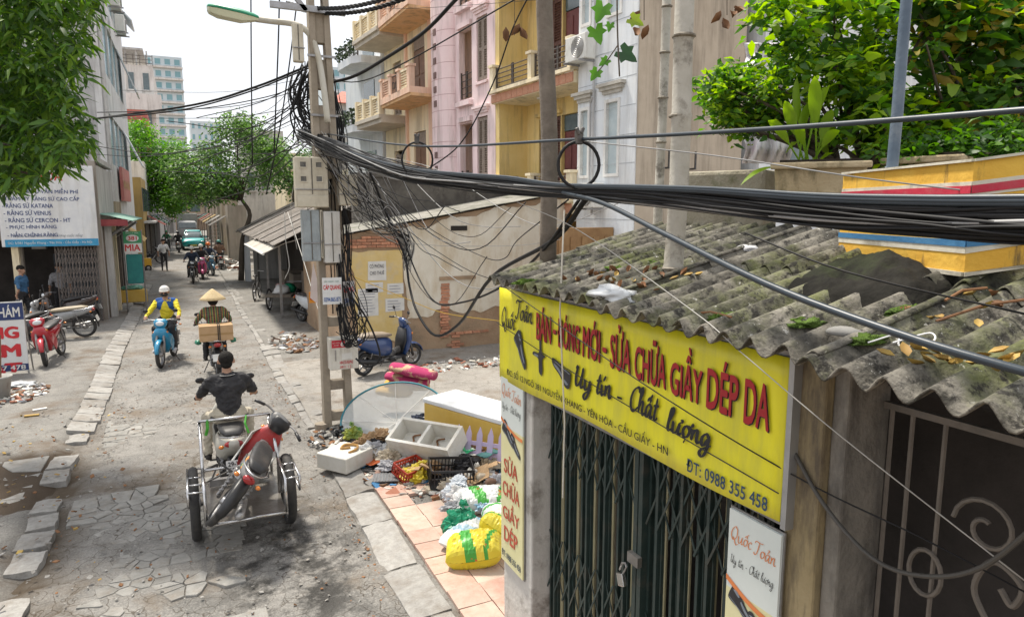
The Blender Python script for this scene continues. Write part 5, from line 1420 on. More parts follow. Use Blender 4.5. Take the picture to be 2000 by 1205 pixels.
def street_lamp():
    a = pole_at(4.6) + Vector((0, -.17, 0))
    t = thing('street_lamp', 'green topped street lamp reaching out over the road from the concrete pole', 'street lamp', (a.x, a.y, 4.6))
    D = 10.2
    pts = [at(x, y, D * .93) for x, y in ((640, 240), (632, 170), (620, 105), (603, 66), (575, 48), (530, 42), (500, 38))]
    loc = Vector((a.x, a.y, 4.6))
    q = MB(T(*-loc)); q.tube(bez(pts, 5), .042, 10); q.build('arm', mat('cream_arm_paint', (.45, .42, .34), (.52, .5, .44), rough=.6), t, smooth=True)
    h0, h1 = at(505, 38, D * .93), at(404, 16, D * .93)
    d = (h1 - h0); L_ = d.length; d.normalize()
    secs, low = [], []
    for k, (u, w, hh) in enumerate(((0, .05, .04), (.1, .08, .06), (.35, .13, .075), (.8, .14, .075), (.97, .11, .05), (1, .06, .03))):
        c = h0 + d * L_ * u; secs.append([(c.x, c.y + yy * w, c.z + zz * hh) for yy, zz in ((-1, 0), (-.8, .6), (-.3, 1), (.3, 1), (.8, .6), (1, 0))])
        low.append([(c.x, c.y + yy * w * .93, c.z + zz * hh * (1.3 if k > 1 else .8)) for yy, zz in ((-1, -.03), (1, -.03), (.8, -.9), (-.8, -.9))])
    q = MB(T(*-loc)); q.loft(secs); q.build('hood', mat('lamp_green', (.01, .22, .11), (.02, .28, .15), rough=.4, bump=.02), t, smooth=True)
    q = MB(T(*-loc)); q.loft(low); q.build('diffuser', mat('lamp_cream', (.6, .6, .42), (.68, .67, .5), rough=.35, bump=.02), t)
    return t
street_lamp()
box_cream = mat('cream_meter_box', (.5, .46, .36), (.58, .54, .44), rough=.55, scale=5, dirt=(.2, .16, .11), dscale=2, dlo=.5, dhi=.75, damt=.6, streak=.5, bump=.04)
box_grey = mat('grey_meter_box', (.25, .29, .31), (.32, .36, .38), rough=.5, scale=5, dirt=(.15, .13, .11), dscale=2, damt=.5, streak=.5)
box_pale = mat('pale_meter_box', (.5, .5, .48), (.58, .57, .54), rough=.5, scale=5, dirt=(.25, .2, .15), dscale=2, damt=.5, streak=.5)
def meter_box(lab, x0, x1, z0, z1, y, m, wins=(), door=None, depth=.2, rot=0):
    t = thing('meter_box', lab, 'meter box', ((x0 + x1) / 2, y, z0), rot, 'electric meter boxes on the concrete pole')
    w, h = x1 - x0, z1 - z0
    q = MB(); q.span((-w / 2, 0, 0), (w / 2, depth, h)); q.build('casing', m, t, bevel=.015)
    for (u0, u1, v0, v1) in wins:
        f = MB(); a, b, c, d = -w / 2 + u0 * w, -w / 2 + u1 * w, v0 * h, v1 * h
        for (p0, p1) in (((a, c), (a + .014, d)), ((b - .014, c), (b, d)), ((a + .014, d - .014), (b - .014, d)), ((a + .014, c), (b - .014, c + .014))): f.span((p0[0], -.012, p0[1]), (p1[0], -.001, p1[1]))
        fo = f.build('window', m, t)
        q = MB(); q.span((a + .012, -.006, c + .012), (b - .012, -.002, d - .012)); q.build('pane', mat('meter_glass', (.09, .09, .085), (.16, .15, .13), rough=.15, scale=20, bump=0), fo)
    if door:
        q = MB(); q.span((-w / 2 + .01, -.016, 0.012), (w / 2 - .01, -.001, door * h)); q.build('door', m, t, bevel=.006)
    q = MB(); q.span((-.006, -.008, (door or 0) * h + .02), (.006, -.001, h - .02)); q.build('seam', mat('seam_dark', (.12, .11, .09), rough=.8), t)
    q = MB(); q.tube([(-w / 2 - .012, -.01, h * .36), (w / 2 + .012, -.01, h * .36)], .008, 6); q.build('strap', steel, t)
    return t
meter_box('large cream meter box with four windows strapped to the pole, upper left', 1.43, 1.87, 3.33, 4.02, 9.86, box_cream, [(.12, .36, .78, .92), (.6, .84, .78, .92), (.12, .36, .5, .64), (.6, .84, .5, .64), (.14, .32, .1, .17)], .24)
meter_box('smaller cream meter box on the right side of the pole', 2.03, 2.29, 3.36, 3.8, 9.9, box_cream, [(.55, .85, .14, .3)], .3)
meter_box('slim grey meter box under the large cream one', 1.5, 1.74, 2.58, 3.3, 9.9, box_grey, depth=.16)
meter_box('slim pale meter box beside the slim grey one', 1.79, 2.02, 2.55, 3.28, 9.88, box_pale, depth=.16)
meter_box('thin cream trunking box between the grey and pale meter boxes', 1.745, 1.785, 2.62, 3.3, 9.9, box_cream, depth=.12)
meter_box('small cream box high on the pole beneath the lamp arm', 1.5, 1.64, 5.3, 5.8, 10.0, box_cream, depth=.12)
def red_label_box():
    t = thing('telecom_cabinet', 'pale telecom cabinet with a red numbered label low on the pole', 'cabinet', (2.0, 9.86, .99))
    q = MB(); q.span((-.2, 0, 0), (.21, .2, .47)); q.build('casing', mat('stained_white_box', (.55, .52, .46), (.62, .6, .54), rough=.55, dirt=(.2, .14, .09), dscale=3, dlo=.5, dhi=.72, damt=.6, streak=.4), t, bevel=.012)
    red = mat('label_red', (.55, .02, .04), rough=.5, bump=0)
    q = MB(); q.span((-.17, -.004, .33), (.02, -.001, .44)); q.build('label', red, t)
    lettering('6', (-.04, -.006, .35), (1, 0, 0), (0, 0, 1), .045, .07, white_paint, t, bold=.03)
    lettering('BƯU ĐIỆN', (-.155, -.006, .39), (1, 0, 0), (0, 0, 1), .1, .025, white_paint, t); lettering('HÀ NỘI', (-.14, -.006, .355), (1, 0, 0), (0, 0, 1), .07, .025, white_paint, t)
    lettering('HN133-FLPN2', (-.06, -.004, .085), (1, 0, 0), (0, 0, 1), .19, .045, red, t, bold=.02); lettering('0911 1.2', (-.06, -.004, .02), (1, 0, 0), (0, 0, 1), .16, .04, red, t, bold=.01)
    q = MB(); q.span((-.03, -.003, .15), (.12, -.001, .24)); q.build('paper_label', paper, t)
    q = MB(); q.ell((.07, -.004, .36), (.06, .002, .05), 12, 6); q.build('soot_stain', mat('soot', (.05, .045, .04), rough=.9), t)
    q = MB(); q.tube([(-.12, -.012, .14), (-.12, -.012, .3)], .007, 6); q.build('handle', steel, t)
    return t
red_label_box()
t = thing('notice_board', 'small white fibre internet placard with red and blue lettering tied to the pole', 'sign', (1.72, 9.8, 1.97), -4)
q = MB(); q.span((0, 0, 0), (.27, .006, .38)); q.build('panel', mat('placard_white', (.6, .62, .62), (.68, .68, .67), rough=.5, dirt=(.4, .35, .28), dscale=4), t)
lettering('CÁP QUANG', (.015, -.003, .2), (1, 0, 0), (0, 0, 1), .24, .09, mat('placard_red', (.55, .03, .03), rough=.5, bump=0), t, bold=.03); lettering('0394.865.875', (.02, -.003, .04), (1, 0, 0), (0, 0, 1), .23, .06, mat('placard_blue', (.02, .1, .35), rough=.5, bump=0), t, bold=.02)
lettering('LẮP MẠNG - WIFI', (.03, -.003, .31), (1, 0, 0), (0, 0, 1), .2, .035, mat('placard_green', (.03, .2, .15), rough=.5, bump=0), t)
t = thing('notice_board', 'second red lettered placard wrapped round the right side of the pole', 'sign', (2.01, 9.82, 1.92), 22)
q = MB(); q.span((0, 0, 0), (.2, .006, .36)); q.build('panel', mat('placard_grey', (.4, .4, .42), (.5, .48, .46), rough=.5, dirt=(.3, .2, .16), dscale=4), t)
lettering('MẠNG', (.02, -.003, .18), (1, 0, 0), (0, 0, 1), .16, .1, _M['placard_red'], t, bold=.03); lettering('0394', (.02, -.003, .05), (1, 0, 0), (0, 0, 1), .14, .06, _M['placard_blue'], t, bold=.02)
# a leaning white board with an orange half behind the placard
D = 10.4
q = MB(); P_ = [at(x, y, D) for x, y in ((612, 514), (622, 560), (642, 625), (628, 600), (606, 582), (608, 545))]
q.add(P_, [tuple(range(6))]); fl = q.build('cloth_flag', mat('pale_pink_cloth', (.6, .5, .48), (.66, .58, .56), rough=.8), solid=.006); tag(fl, 'pale pink pennant shaped cloth hanging on the left side of the pole', 'cloth')
t = thing('notice_board', 'orange and yellow placard tied behind the pink cloth on the pole', 'sign', at(604, 592, D + .03), -6)
q = MB(); q.span((0, 0, 0), (.17, .006, .17)); q.build('panel', mat('placard_orange', (.75, .3, .02), rough=.5), t); lettering('LẮP', (.02, -.004, .05), (1, 0, 0), (0, 0, 1), .13, .08, _M['placard_red'], t, bold=.03)

# ---- cables
cable_m = mat('black_cable', (.008, .008, .009), (.015, .015, .016), rough=.55, scale=6, bump=.03, spec=.25, dirt=(.06, .055, .05), dscale=3, dlo=.6, dhi=.8, damt=.4)
cable_g = mat('grey_cable', (.2, .2, .2), (.3, .3, .3), rough=.45, scale=6, bump=.03)
cable_w = mat('white_cable', (.4, .39, .36), rough=.5, bump=.02)
cable_blue_sheen = mat('slate_blue_sheen_cable', (.018, .028, .04), (.028, .04, .052), rough=.4, scale=6, bump=.03)
cable_y = mat('yellow_cable', (.6, .38, .04), rough=.5, bump=.02)
def cable(pts, r, m, name='cable', parent=None, n=6, lab=None, k=6, group=None):
    q = MB(); q.tube(bez(pts, k), r, n); o = q.build(name, m, parent, smooth=True)
    if lab: tag(o, lab, 'cable', group)
    return o
spine = [at(590, 262, 10.0), at(640, 285, 9.3), on_x(700, 312, 1.82), on_x(800, 342, 1.86), on_x(900, 356, 1.88), on_x(1000, 366, 1.9), on_x(1098, 374, 1.9), on_x(1250, 384, 1.9), on_x(1400, 396, 1.9), on_x(1600, 418, 1.9), on_x(1800, 430, 1.9), on_x(2000, 436, 1.9), on_x(2300, 440, 1.9), Vector((1.9, .35, 3.27)), Vector((1.9, -.2, 3.28)), Vector((1.9, -1.2, 3.3)), Vector((1.9, -3, 3.5)), Vector((1.9, -6, 3.9))]
spread = [.09, .1, .085, .075, .06, .05, .03, .036, .042, .048, .05, .052, .052, .052, .052, .055, .06, .08]
bt = thing('cable_bundle', 'thick sagging bundle of black cables running from the pole across the shop roof', 'cable bundle', tuple(spine[6]))
for k in range(78):
    a = rnd(0, 6.28); rr = math.sqrt(rnd(.02, 1)); sw = rnd(-2.2, 2.2); ph = rnd(0, 6)
    pts = []
    start = 0 if k % 3 else 0
    for i, (p_, s_) in enumerate(zip(spine, spread)):
        an = a + sw * i / 12 + .5 * math.sin(i * .8 + ph)
        j = noise.noise_vector(Vector((k * 3.3, i * .9, 0))) * (.05 if i < 4 else .012)
        u = rr * s_
        pts.append(p_ + Vector((math.cos(an) * u * .8, 0, math.sin(an) * u)) + j - spine[6])
    r = random.choice([.0045, .0055, .0065, .0075])
    m = cable_m if rnd(0, 1) < .94 else cable_g
    cable(pts, r, m, 'cable', bt, 6, k=5)
for (dz, r) in ((.058, .0085), (.05, .009), (.043, .007)):
    cable([p_ + Vector((-.03, 0, dz * min(1.1, s_ / .045))) - spine[6] for p_, s_ in zip(spine, spread)], r, cable_blue_sheen, 'cable', bt, 8, k=5)  # top strands of the bundle, bluish sheen put into their colour
mess = [at(640, 262, 9.6), on_x(805, 285, 1.88), on_x(1137, 272, 1.9), on_x(1500, 252, 1.9), on_x(2000, 215, 1.9), on_x(2300, 190, 1.9), Vector((1.9, .3, 3.72)), Vector((1.9, -.4, 3.8)), Vector((1.9, -2, 4.0)), Vector((1.9, -6, 4.4))]
cable(mess, .0085, cable_blue_sheen, 'messenger_wire', lab='straight steel blue messenger wire above the cable bundle', n=8)
for k, (x, y, rp) in enumerate(((1130, 322, 40), (815, 312, 30))):
    c = on_x(x, y, 1.885); dep = (c - Vector((0, 0, CAM_H))).dot(ray(1000, 602.5).normalized()); r = rp / F_PX * dep
    t = thing('cable_ring', ['black cable hanger ring on the messenger wire above the roof end', 'black cable hanger ring on the messenger wire near the pole'][k], 'cable ring', tuple(c))
    ux = Vector((_cy, -_sy, 0))
    q = MB(); q.tube([ux * r * math.cos(a) + Vector((0, 0, r * 1.1 * math.sin(a))) for a in np.linspace(0, 2 * math.pi, 25)[:-1]], .009, 8, closed=True); q.build('ring', cable_m, t, smooth=True)
    q = MB(); q.box((0, 0, r * 1.1 + .02), (.04, .03, .07)); q.box((.012, -.01, r * 1.1 + .055), (.02, .02, .035), RY(25)); q.box((-.014, -.01, r * 1.1 + .05), (.02, .02, .04), RY(-20)); q.build('clamp', dark_metal, t, bevel=.006)
cable([on_x(1100, 376, 1.88), on_x(1180, 398, 1.86), at(1300, 458, 2.8), at(1500, 556, 2.2), at(1750, 650, 1.8), at(2010, 728, 1.55), at(2300, 800, 1.4)], .0115, cable_blue_sheen, lab='thick slate blue cable slanting down in front of the corrugated roof', n=10)
cable([at(1455, 455, 3.0), at(1650, 530, 2.6), at(2010, 615, 2.2)], .004, cable_m, lab='thin black wire dipping over the dark rock on the roof')
cable([at(1010, 395, 4.4), at(1130, 450, 3.7), at(1350, 605, 2.9), at(1450, 690, 2.6), at(1640, 850, 2.3), at(2010, 1140, 2.0)], .0022, cable_w, lab='thin pale wire running from the bundle past the iron gate')
cable([at(985, 560, 4.6), at(1250, 745, 3.3), at(1545, 925, 2.7), at(1800, 1050, 2.3), at(2010, 1160, 2.1)], .003, cable_m, lab='thin black wire crossing the yellow banner')
cable([on_x(1137, 276, 1.9), at(1400, 305, 3.2), at(1700, 350, 2.8), at(2010, 386, 2.5)], .0035, cable_g, lab='thin grey wire crossing in front of the painted parapet')
cable([at(1145, 388, 4.05), at(1080, 470, 4.8), at(961, 541, 6.2), at(898, 631, 7.8), at(850, 655, 8.6), at(815, 610, 9.2), at(800, 560, 9.6), at(790, 500, 9.8), at(760, 430, 9.8), at(720, 330, 9.4)], .017, cable_m, lab='thick black cable drooping in a deep loop before the hut wall', n=8)
cable([at(1130, 392, 4.15), at(1060, 490, 5), at(980, 560, 6), at(905, 590, 7.5), at(850, 590, 8.8), at(812, 530, 9.7), at(780, 440, 9.8)], .011, cable_m, lab='second black cable drooping beside the deep loop', n=8)
cable([at(680, 536, 10), at(790, 582, 10.6), at(870, 612, 11), at(985, 628, 11.4)], .006, cable_y, lab='yellow cable slung across the hut wall')
cable([at(668, 312, 9.6), at(760, 420, 9.3), at(900, 520, 8.5), at(1010, 560, 7)], .005, cable_m, lab='black wire from the pole to the roof corner')
cable([at(700, 330, 9.5), at(830, 440, 9.5), at(940, 500, 9), at(985, 505, 8.5), at(1010, 470, 8.0), at(1110, 390, 4.6)], .006, cable_m, lab='black wire with a kink in front of the white plaster')
cable([at(700, 300, 9.6), at(850, 330, 9), at(1000, 420, 8), at(1090, 440, 7.5), at(1250, 380, 6)], .0045, cable_g, lab='grey wire hanging behind the bundle')
cable([at(690, 420, 10), at(800, 475, 12), at(1000, 480, 13), at(1095, 468, 13.5)], .005, cable_g, lab='grey wire across the white plaster top')
for k in range(18):
    x0, y0 = 600 + rnd(-20, 30), rnd(120, 300); x1 = rnd(200, 470); y1 = y0 + rnd(20, 160); D = rnd(11, 16)
    cable([at(x0, y0, 10.1), at(x0 * .55 + x1 * .45, (y0 + y1) / 2 + rnd(10, 50), (10 + D) / 2), at(x1, y1, D)], random.choice([.004, .006, .008]), cable_m, lab='thin service wire fanning out leftwards from the pole', group='service wires left of the pole')
for k in range(9):
    x0, y0 = 660 + rnd(0, 130), 300 + rnd(0, 60); x1 = rnd(860, 1090); y1 = 385 + rnd(0, 150); ym = max(y0, y1) + rnd(-40, 110)
    cable([at(x0, y0, 9.6), at(x0 * .6 + x1 * .4, ym * .8 + y0 * .2, 9.0 + rnd(-.6, .4)), at(x0 * .3 + x1 * .7, ym, 8.2 + rnd(-.6, .4)), at(x1, y1, 7.0)], random.choice([.003, .0045, .006]), random.choice([cable_m, cable_m, cable_g]), lab='loose wire hanging between the pole and the roof before the hut', group='loose wires before the hut')
# lines leaving the pole
for k, (pts, r, lab) in enumerate([
    ([at(605, 128, 10.2), at(500, 170, 10.6), at(380, 205, 11), at(182, 233, 11.6)], .018, 'thick black cable from the pole to the left tree'),
    ([at(605, 133, 10.2), at(480, 182, 10.6), at(350, 216, 11), at(182, 232, 11.6)], .012, 'second cable beside the thick one going to the left tree'),
    ([at(600, 160, 10.2), at(520, 190, 10.6), at(370, 215, 11), at(190, 220, 11.6)], .008, 'thin cable above the pair going to the left tree'),
    ([at(598, 185, 10.2), at(500, 245, 10.8), at(330, 300, 12), at(160, 282, 13)], .007, 'drooping wire from the pole to the left building'),
    ([at(598, 200, 10.2), at(480, 270, 11), at(300, 305, 13), at(160, 300, 14)], .006, 'second drooping wire to the left building'),
    ([at(490, -10, 10.2), at(491, 150, 10.4), at(493, 320, 10.6)], .01, 'vertical dark cable left of the pole'),
    ([at(546, -10, 10.0), at(543, 100, 10.2), at(535, 300, 10.4)], .011, 'vertical knotted cable beside the pole'),
    ([at(578, 20, 10.0), at(566, 120, 10.1), at(545, 260, 10.4), at(520, 380, 10.8)], .01, 'slanting guy cable left of the pole'),
    ([at(625, 165, 10.1), at(690, 150, 9.4), at(760, 110, 8.6), at(830, 62, 7.8), at(895, -5, 7.2)], .022, 'thick twisted cable rising to the upper right from the pole'),
    ([at(628, 150, 10.1), at(700, 160, 9.4), at(800, 118, 8.4), at(1015, -6, 6.8)], .008, 'thin line rising past the pink house'),
    ([at(830, 335, 8.4), at(900, 280, 8), at(960, 170, 7.6), at(1000, 60, 7.2), at(1032, -6, 7)], .008, 'black wire climbing in front of the pink house'),
    ([at(660, 20, 10), at(850, 15, 9), at(1130, -6, 8)], .003, 'thin wire at the top of the picture')]):
    cable(pts, r, cable_m, lab=lab, n=7)
for k, (a, b, lab) in enumerate(((at(560, 6, 10), at(780, -12, 8), 'upper twisted service cable at the top of the pole'), (at(582, 18, 10), at(800, -6, 8), 'lower twisted service cable at the top of the pole'))):
    t = thing('twisted_cable', lab, 'cable', tuple(a)); d = b - a
    for s_ in range(3):
        pts = []
        for i in range(91):
            u = i / 90; an = u * 60 + s_ * 2.094
            pts.append(d * u + Vector((0, .016 * math.cos(an), .016 * math.sin(an) - .12 * 4 * u * (1 - u))))
        q = MB(); q.tube(pts, .014, 6); q.build('strand', cable_m, t, smooth=True)
# the tangle on the pole itself
tg = thing('cable_tangle', 'tangle of loops and coils of old cable wrapped round the pole', 'cables', tuple(pole_at(2.4)))
o0 = Vector(tg.location)
def tcable(pts, r, m): cable([p_ - o0 for p_ in pts], r, m, 'cable', tg, 5, k=5)
for k in range(24):      # black coils hanging left and right of the pole above the boxes
    x = 588 + rnd(-14, 30); D = rnd(9.85, 10.4)
    tcable([at(x + rnd(-8, 8), 128 + rnd(-15, 30), D), at(x - rnd(0, 22), 180 + rnd(-10, 10), D), at(x - rnd(-8, 20), 225, D), at(x + rnd(-5, 40), 262 + rnd(-10, 20), D)], random.choice([.008, .011, .014]), cable_m)
for k in range(30):      # down the right side of the pole
    x = 650 + rnd(-12, 12); D = rnd(9.8, 10.1)
    tcable([at(x - 8 + rnd(-10, 10), 150 + rnd(-20, 60), D), at(x + rnd(-6, 16), 260 + rnd(-20, 20), D), at(x + rnd(-6, 14), 350, D), at(x + 10 + rnd(-10, 14), 450, D), at(x + 18 + rnd(-8, 8), 560 + rnd(-60, 90), D)], random.choice([.005, .007, .01]), cable_m)
for k in range(46):      # loose loops right of the pole, meeting in a knot before the hut
    D = rnd(9.4, 10.0); hx, hy = 795 + rnd(-10, 10), 505 + rnd(-20, 25)
    tcable([at(600 + rnd(0, 60), 262 + rnd(-8, 50), D), at(690 + rnd(-30, 40), 320 + rnd(0, 90), D), at(730 + rnd(-30, 40), 395 + rnd(0, 60), D), at(hx, hy - 40, 9.9), at(hx, hy, 9.9)], random.choice([.0035, .005, .007]), random.choice([cable_m, cable_g, cable_m, cable_w]))
for k in range(26):      # cables at the start of the bundle, their sun sheen coloured grey and white
    D = 9.7
    x0 = 575 + rnd(0, 30); y0 = 250 + rnd(0, 35)
    tcable([at(x0, y0, 10), at(650 + rnd(-20, 20), 285 + rnd(-10, 22), 9.5), at(730 + rnd(-20, 20), 320 + rnd(-10, 18), 8.9), at(800 + rnd(-10, 20), 343 + rnd(-10, 12), 8.1), at(900 + rnd(0, 30), 358 + rnd(-4, 8), 7.1)], random.choice([.006, .008, .01]), random.choice([cable_g, cable_g, cable_m, cable_w]))
for k in range(16):      # coil by the placards and long loops down to the cabinet
    D = rnd(9.7, 9.9); x = 670 + rnd(-8, 10)
    tcable([at(x, 520 + rnd(-40, 40), D), at(x + rnd(8, 36), 590 + rnd(-20, 30), D), at(x + rnd(10, 50), 640 + rnd(-20, 20), D), at(x + rnd(0, 30), 660 + rnd(-10, 20), D), at(x - 6, 620 + rnd(-30, 30), D)], random.choice([.006, .009]), cable_m)
tcable([at(672, 560, 9.7), at(715, 620, 9.7), at(740, 680, 9.7), at(738, 708, 9.7), at(715, 716, 9.7), at(695, 700, 9.75)], .014, cable_m)
for k in range(10):
    x = 590 + rnd(-10, 60); D = rnd(9.75, 9.95)
    tcable([at(x, 300 + rnd(-20, 60), D), at(x + rnd(-25, 25), 380 + rnd(-20, 30), D), at(x + rnd(-20, 30), 450 + rnd(-30, 40), D)], .004, random.choice([cable_w, cable_m]))
tcable([at(606, 150, 9.9), at(615, 195, 9.9), at(640, 225, 9.85), at(665, 226, 9.8)], .01, cable_w)
for (pts, r, m, lab) in [([at(556, 415, 14), at(558, 470, 14), at(565, 520, 14), at(556, 545, 14)], .008, cable_w, 'pale rope hanging from the shack roof'),
                         ([at(562, 415, 13), at(590, 500, 12), at(615, 585, 11), at(632, 630, 10.5)], .007, cable_w, 'pale guy line slanting down behind the pole')]:
    cable(pts, r, m, lab=lab)

# ================================================================== PAINTED PARAPET AND PLANTERS ABOVE THE ROOF
orange_wall = mat('orange_parapet_paint', (.62, .34, .035), (.68, .42, .06), rough=.75, scale=4, dirt=(.06, .05, .03), dscale=3.5, dlo=.56, dhi=.68, damt=.85, streak=.7, bump=.2)
stripe_red = mat('parapet_red', (.5, .02, .05), (.42, .02, .05), rough=.7, scale=6, dirt=(.3, .2, .18), dscale=4, damt=.5)
stripe_white = mat('parapet_white', (.6, .57, .48), (.52, .49, .4), rough=.8, scale=6, dirt=(.15, .13, .09), dscale=4, dlo=.5, dhi=.7)
stripe_blue = mat('parapet_blue', (.03, .14, .3), (.05, .18, .34), rough=.7, scale=6)
def parapet():
    A_, B_ = Vector((3.06, 2.47)), Vector((2.68, 1.6)); C_ = B_ + Vector((.55, -.62))
    t = thing('painted_parapet', 'bright orange painted parapet with red, white and blue stripes above the roof', 'wall', (A_.x, A_.y, 3.06))
    d = (B_ - A_); L_ = d.length; d.normalize()
    zt0, zt1 = .42, .42
    n = Vector((d.y, -d.x)) if Vector((d.y, -d.x)).x < 0 else Vector((-d.y, d.x))
    def strip(za, zb, m, name, off, ends=(0, 1), seg2=True):
        q = MB()
        for (P0, P1) in ((A_, B_), (B_, C_)) if seg2 else ((A_, B_),):
            e = (P1 - P0); ln = e.length; e.normalize(); nn = Vector((e.y, -e.x)); nn = nn if nn.dot(Vector((-1, -.2))) > 0 else -nn
            u0 = P0 - A_; u1 = P1 - A_; up = .11 if P0 is B_ else 0
            q.add([(u0.x + nn.x * off, u0.y + nn.y * off, za), (u1.x + nn.x * off, u1.y + nn.y * off, za + up * (1.6 if za < .1 else 1)), (u1.x + nn.x * off, u1.y + nn.y * off, zb + up), (u0.x + nn.x * off, u0.y + nn.y * off, zb),
                   (u0.x - nn.x * .07, u0.y - nn.y * .07, za), (u1.x - nn.x * .07, u1.y - nn.y * .07, za + up * (1.6 if za < .1 else 1)), (u1.x - nn.x * .07, u1.y - nn.y * .07, zb + up), (u0.x - nn.x * .07, u0.y - nn.y * .07, zb)],
                  [(0, 1, 2, 3), (7, 6, 5, 4), (3, 2, 6, 7), (1, 0, 4, 5), (0, 3, 7, 4), (2, 1, 5, 6)])
        return q.build(name, m, t)
    strip(0, .42, orange_wall, 'wall', 0)
    strip(.29, .345, stripe_white, 'white_stripe', .003); strip(.3, .33, stripe_red, 'red_stripe', .006)
    strip(.075, .105, stripe_white, 'white_stripe', .003); strip(.1, .125, stripe_blue, 'blue_stripe', .006)
    strip(-.012, .004, stripe_white, 'bottom_edge', .012); strip(.418, .428, stripe_white, 'coping', .012)
    return t
parapet()
plant_pot = mat('mossy_planter_concrete', (.38, .3, .18), (.46, .38, .25), rough=.95, scale=5, dirt=(.09, .08, .04), dscale=3, dlo=.5, dhi=.65, damt=.8, streak=.4, bump=.4)
def trough(lab, a, b, z0, z1, wd):
    a, b = Vector(a), Vector(b); d = b - a; L_ = d.length; ang = math.degrees(math.atan2(d.y, d.x))
    t = thing('planter', lab, 'planter', (a.x, a.y, z0), ang)
    q = MB(); h = z1 - z0
    q.add([(.02, 0, 0), (L_ - .02, 0, 0), (L_, -.03, h), (0, -.03, h), (.02, wd, 0), (L_ - .02, wd, 0), (L_, wd, h), (0, wd, h)], [(0, 1, 2, 3), (5, 4, 7, 6), (4, 0, 3, 7), (1, 5, 6, 2), (4, 5, 1, 0), (3, 2, 6, 7)]); q.build('trough', plant_pot, t, bevel=.015)
    q = MB(); q.span((-.02, -.06, h - .04), (L_ + .02, -.031, h)); q.build('rim', plant_pot, t, bevel=.01)
    q = MB(); q.span((.03, .03, h), (L_ - .03, wd - .03, h + .02)); q.build('soil', mat('dark_soil', (.03, .022, .015), rough=1, bump=.6), t)
    return t
pa, pb = at(1508, 400, 4.3), at(1690, 400, 4.1)
trough('mossy tan concrete planter left of the steel pole', (pa.x, pa.y), (pb.x, pb.y), at(1508, 395, 4.3).z, at(1508, 320, 4.3).z, .4)
pa, pb = at(1730, 340, 4.2), at(1880, 330, 3.9)
trough('mossy planter corner right of the steel pole, above the orange parapet', (pa.x, pa.y), (pb.x, pb.y), at(1730, 380, 4.2).z, at(1730, 310, 4.2).z, .35)
pa, pb = at(1340, 352, 5.3), at(1510, 345, 4.9)
q = MB(); d = pb - pa; q.box((d.x / 2, d.y / 2, -.5), (d.length, .3, 1.0), RZ(math.degrees(math.atan2(d.y, d.x)))); o = q.build('wall_coping', mat('mossy_grey_coping', (.26, .23, .17), (.36, .33, .26), rough=.95, scale=8, dirt=(.09, .1, .03), dscale=3, dlo=.5, dhi=.65, damt=.8, bump=.5), bevel=.03); o.location = (pa.x, pa.y, at(1340, 338, 5.3).z); tag(o, 'mossy grey wall top right of the thick bamboo pole', 'wall')
# rear structures: timber frontage under the yellow house, tarp behind the shrubs
t = thing('timber_stall', 'brown timber stall front behind the far end of the roof', 'stall', (7.4, 13.2, 0))
q = MB(); q.span((0, 0, 0), (1.5, .2, 2.9)); q.build('front', mat('brown_timber', (.22, .12, .05), (.3, .18, .08), rough=.8, scale=3), t)
for i in range(5):
    q = MB(); q.span((.05 + i * .3, -.03, .4), (.2 + i * .3, 0, 2.7)); q.build('plank', mat('brown_timber', 0), t)
q = MB(); rows = []
for i in range(13):
    row = []
    for j in range(19):
        p_ = at(1452 + i * 7.5 + 6 * math.sin(j * .9), 85 + j * 13, 6.2 + .12 * math.sin(i * 1.3 + j * .4) + .08 * math.sin(j * 1.1))
        row.append(tuple(p_))
    rows.append(row)
q.sheet(rows); tag(q.build('tarpaulin', mat('white_tarp', (.62, .6, .62), (.7, .68, .7), rough=.5, scale=3, dirt=(.5, .3, .4), dscale=1.5, dlo=.55, dhi=.7, damt=.6), smooth=True, solid=.01), 'creased white and pinkish tarpaulin hanging behind the shrubs', 'tarpaulin')

a_ = on_y(1478, 410, 12.6)
t = thing('house', 'pale blue white house behind the shrubs at the upper right', 'building', (a_.x, 12.6, 0))
q = MB(); q.span((0, 0, 0), (14, 4, 10)); q.build('wall', white_pl, t)
for i in range(4):
    for j in range(2):
        q = MB(); q.span((.7 + i * 2.6, -.05, 4.4 + j * 2.8), (1.9 + i * 2.6, .02, 6.2 + j * 2.8)); w_ = q.build('window', window_glass, t)
        q = MB(); q.span((.6 + i * 2.6, -.14, 4.28 + j * 2.8), (2.0 + i * 2.6, .0, 4.39 + j * 2.8)); q.build('sill', white_pl, w_)
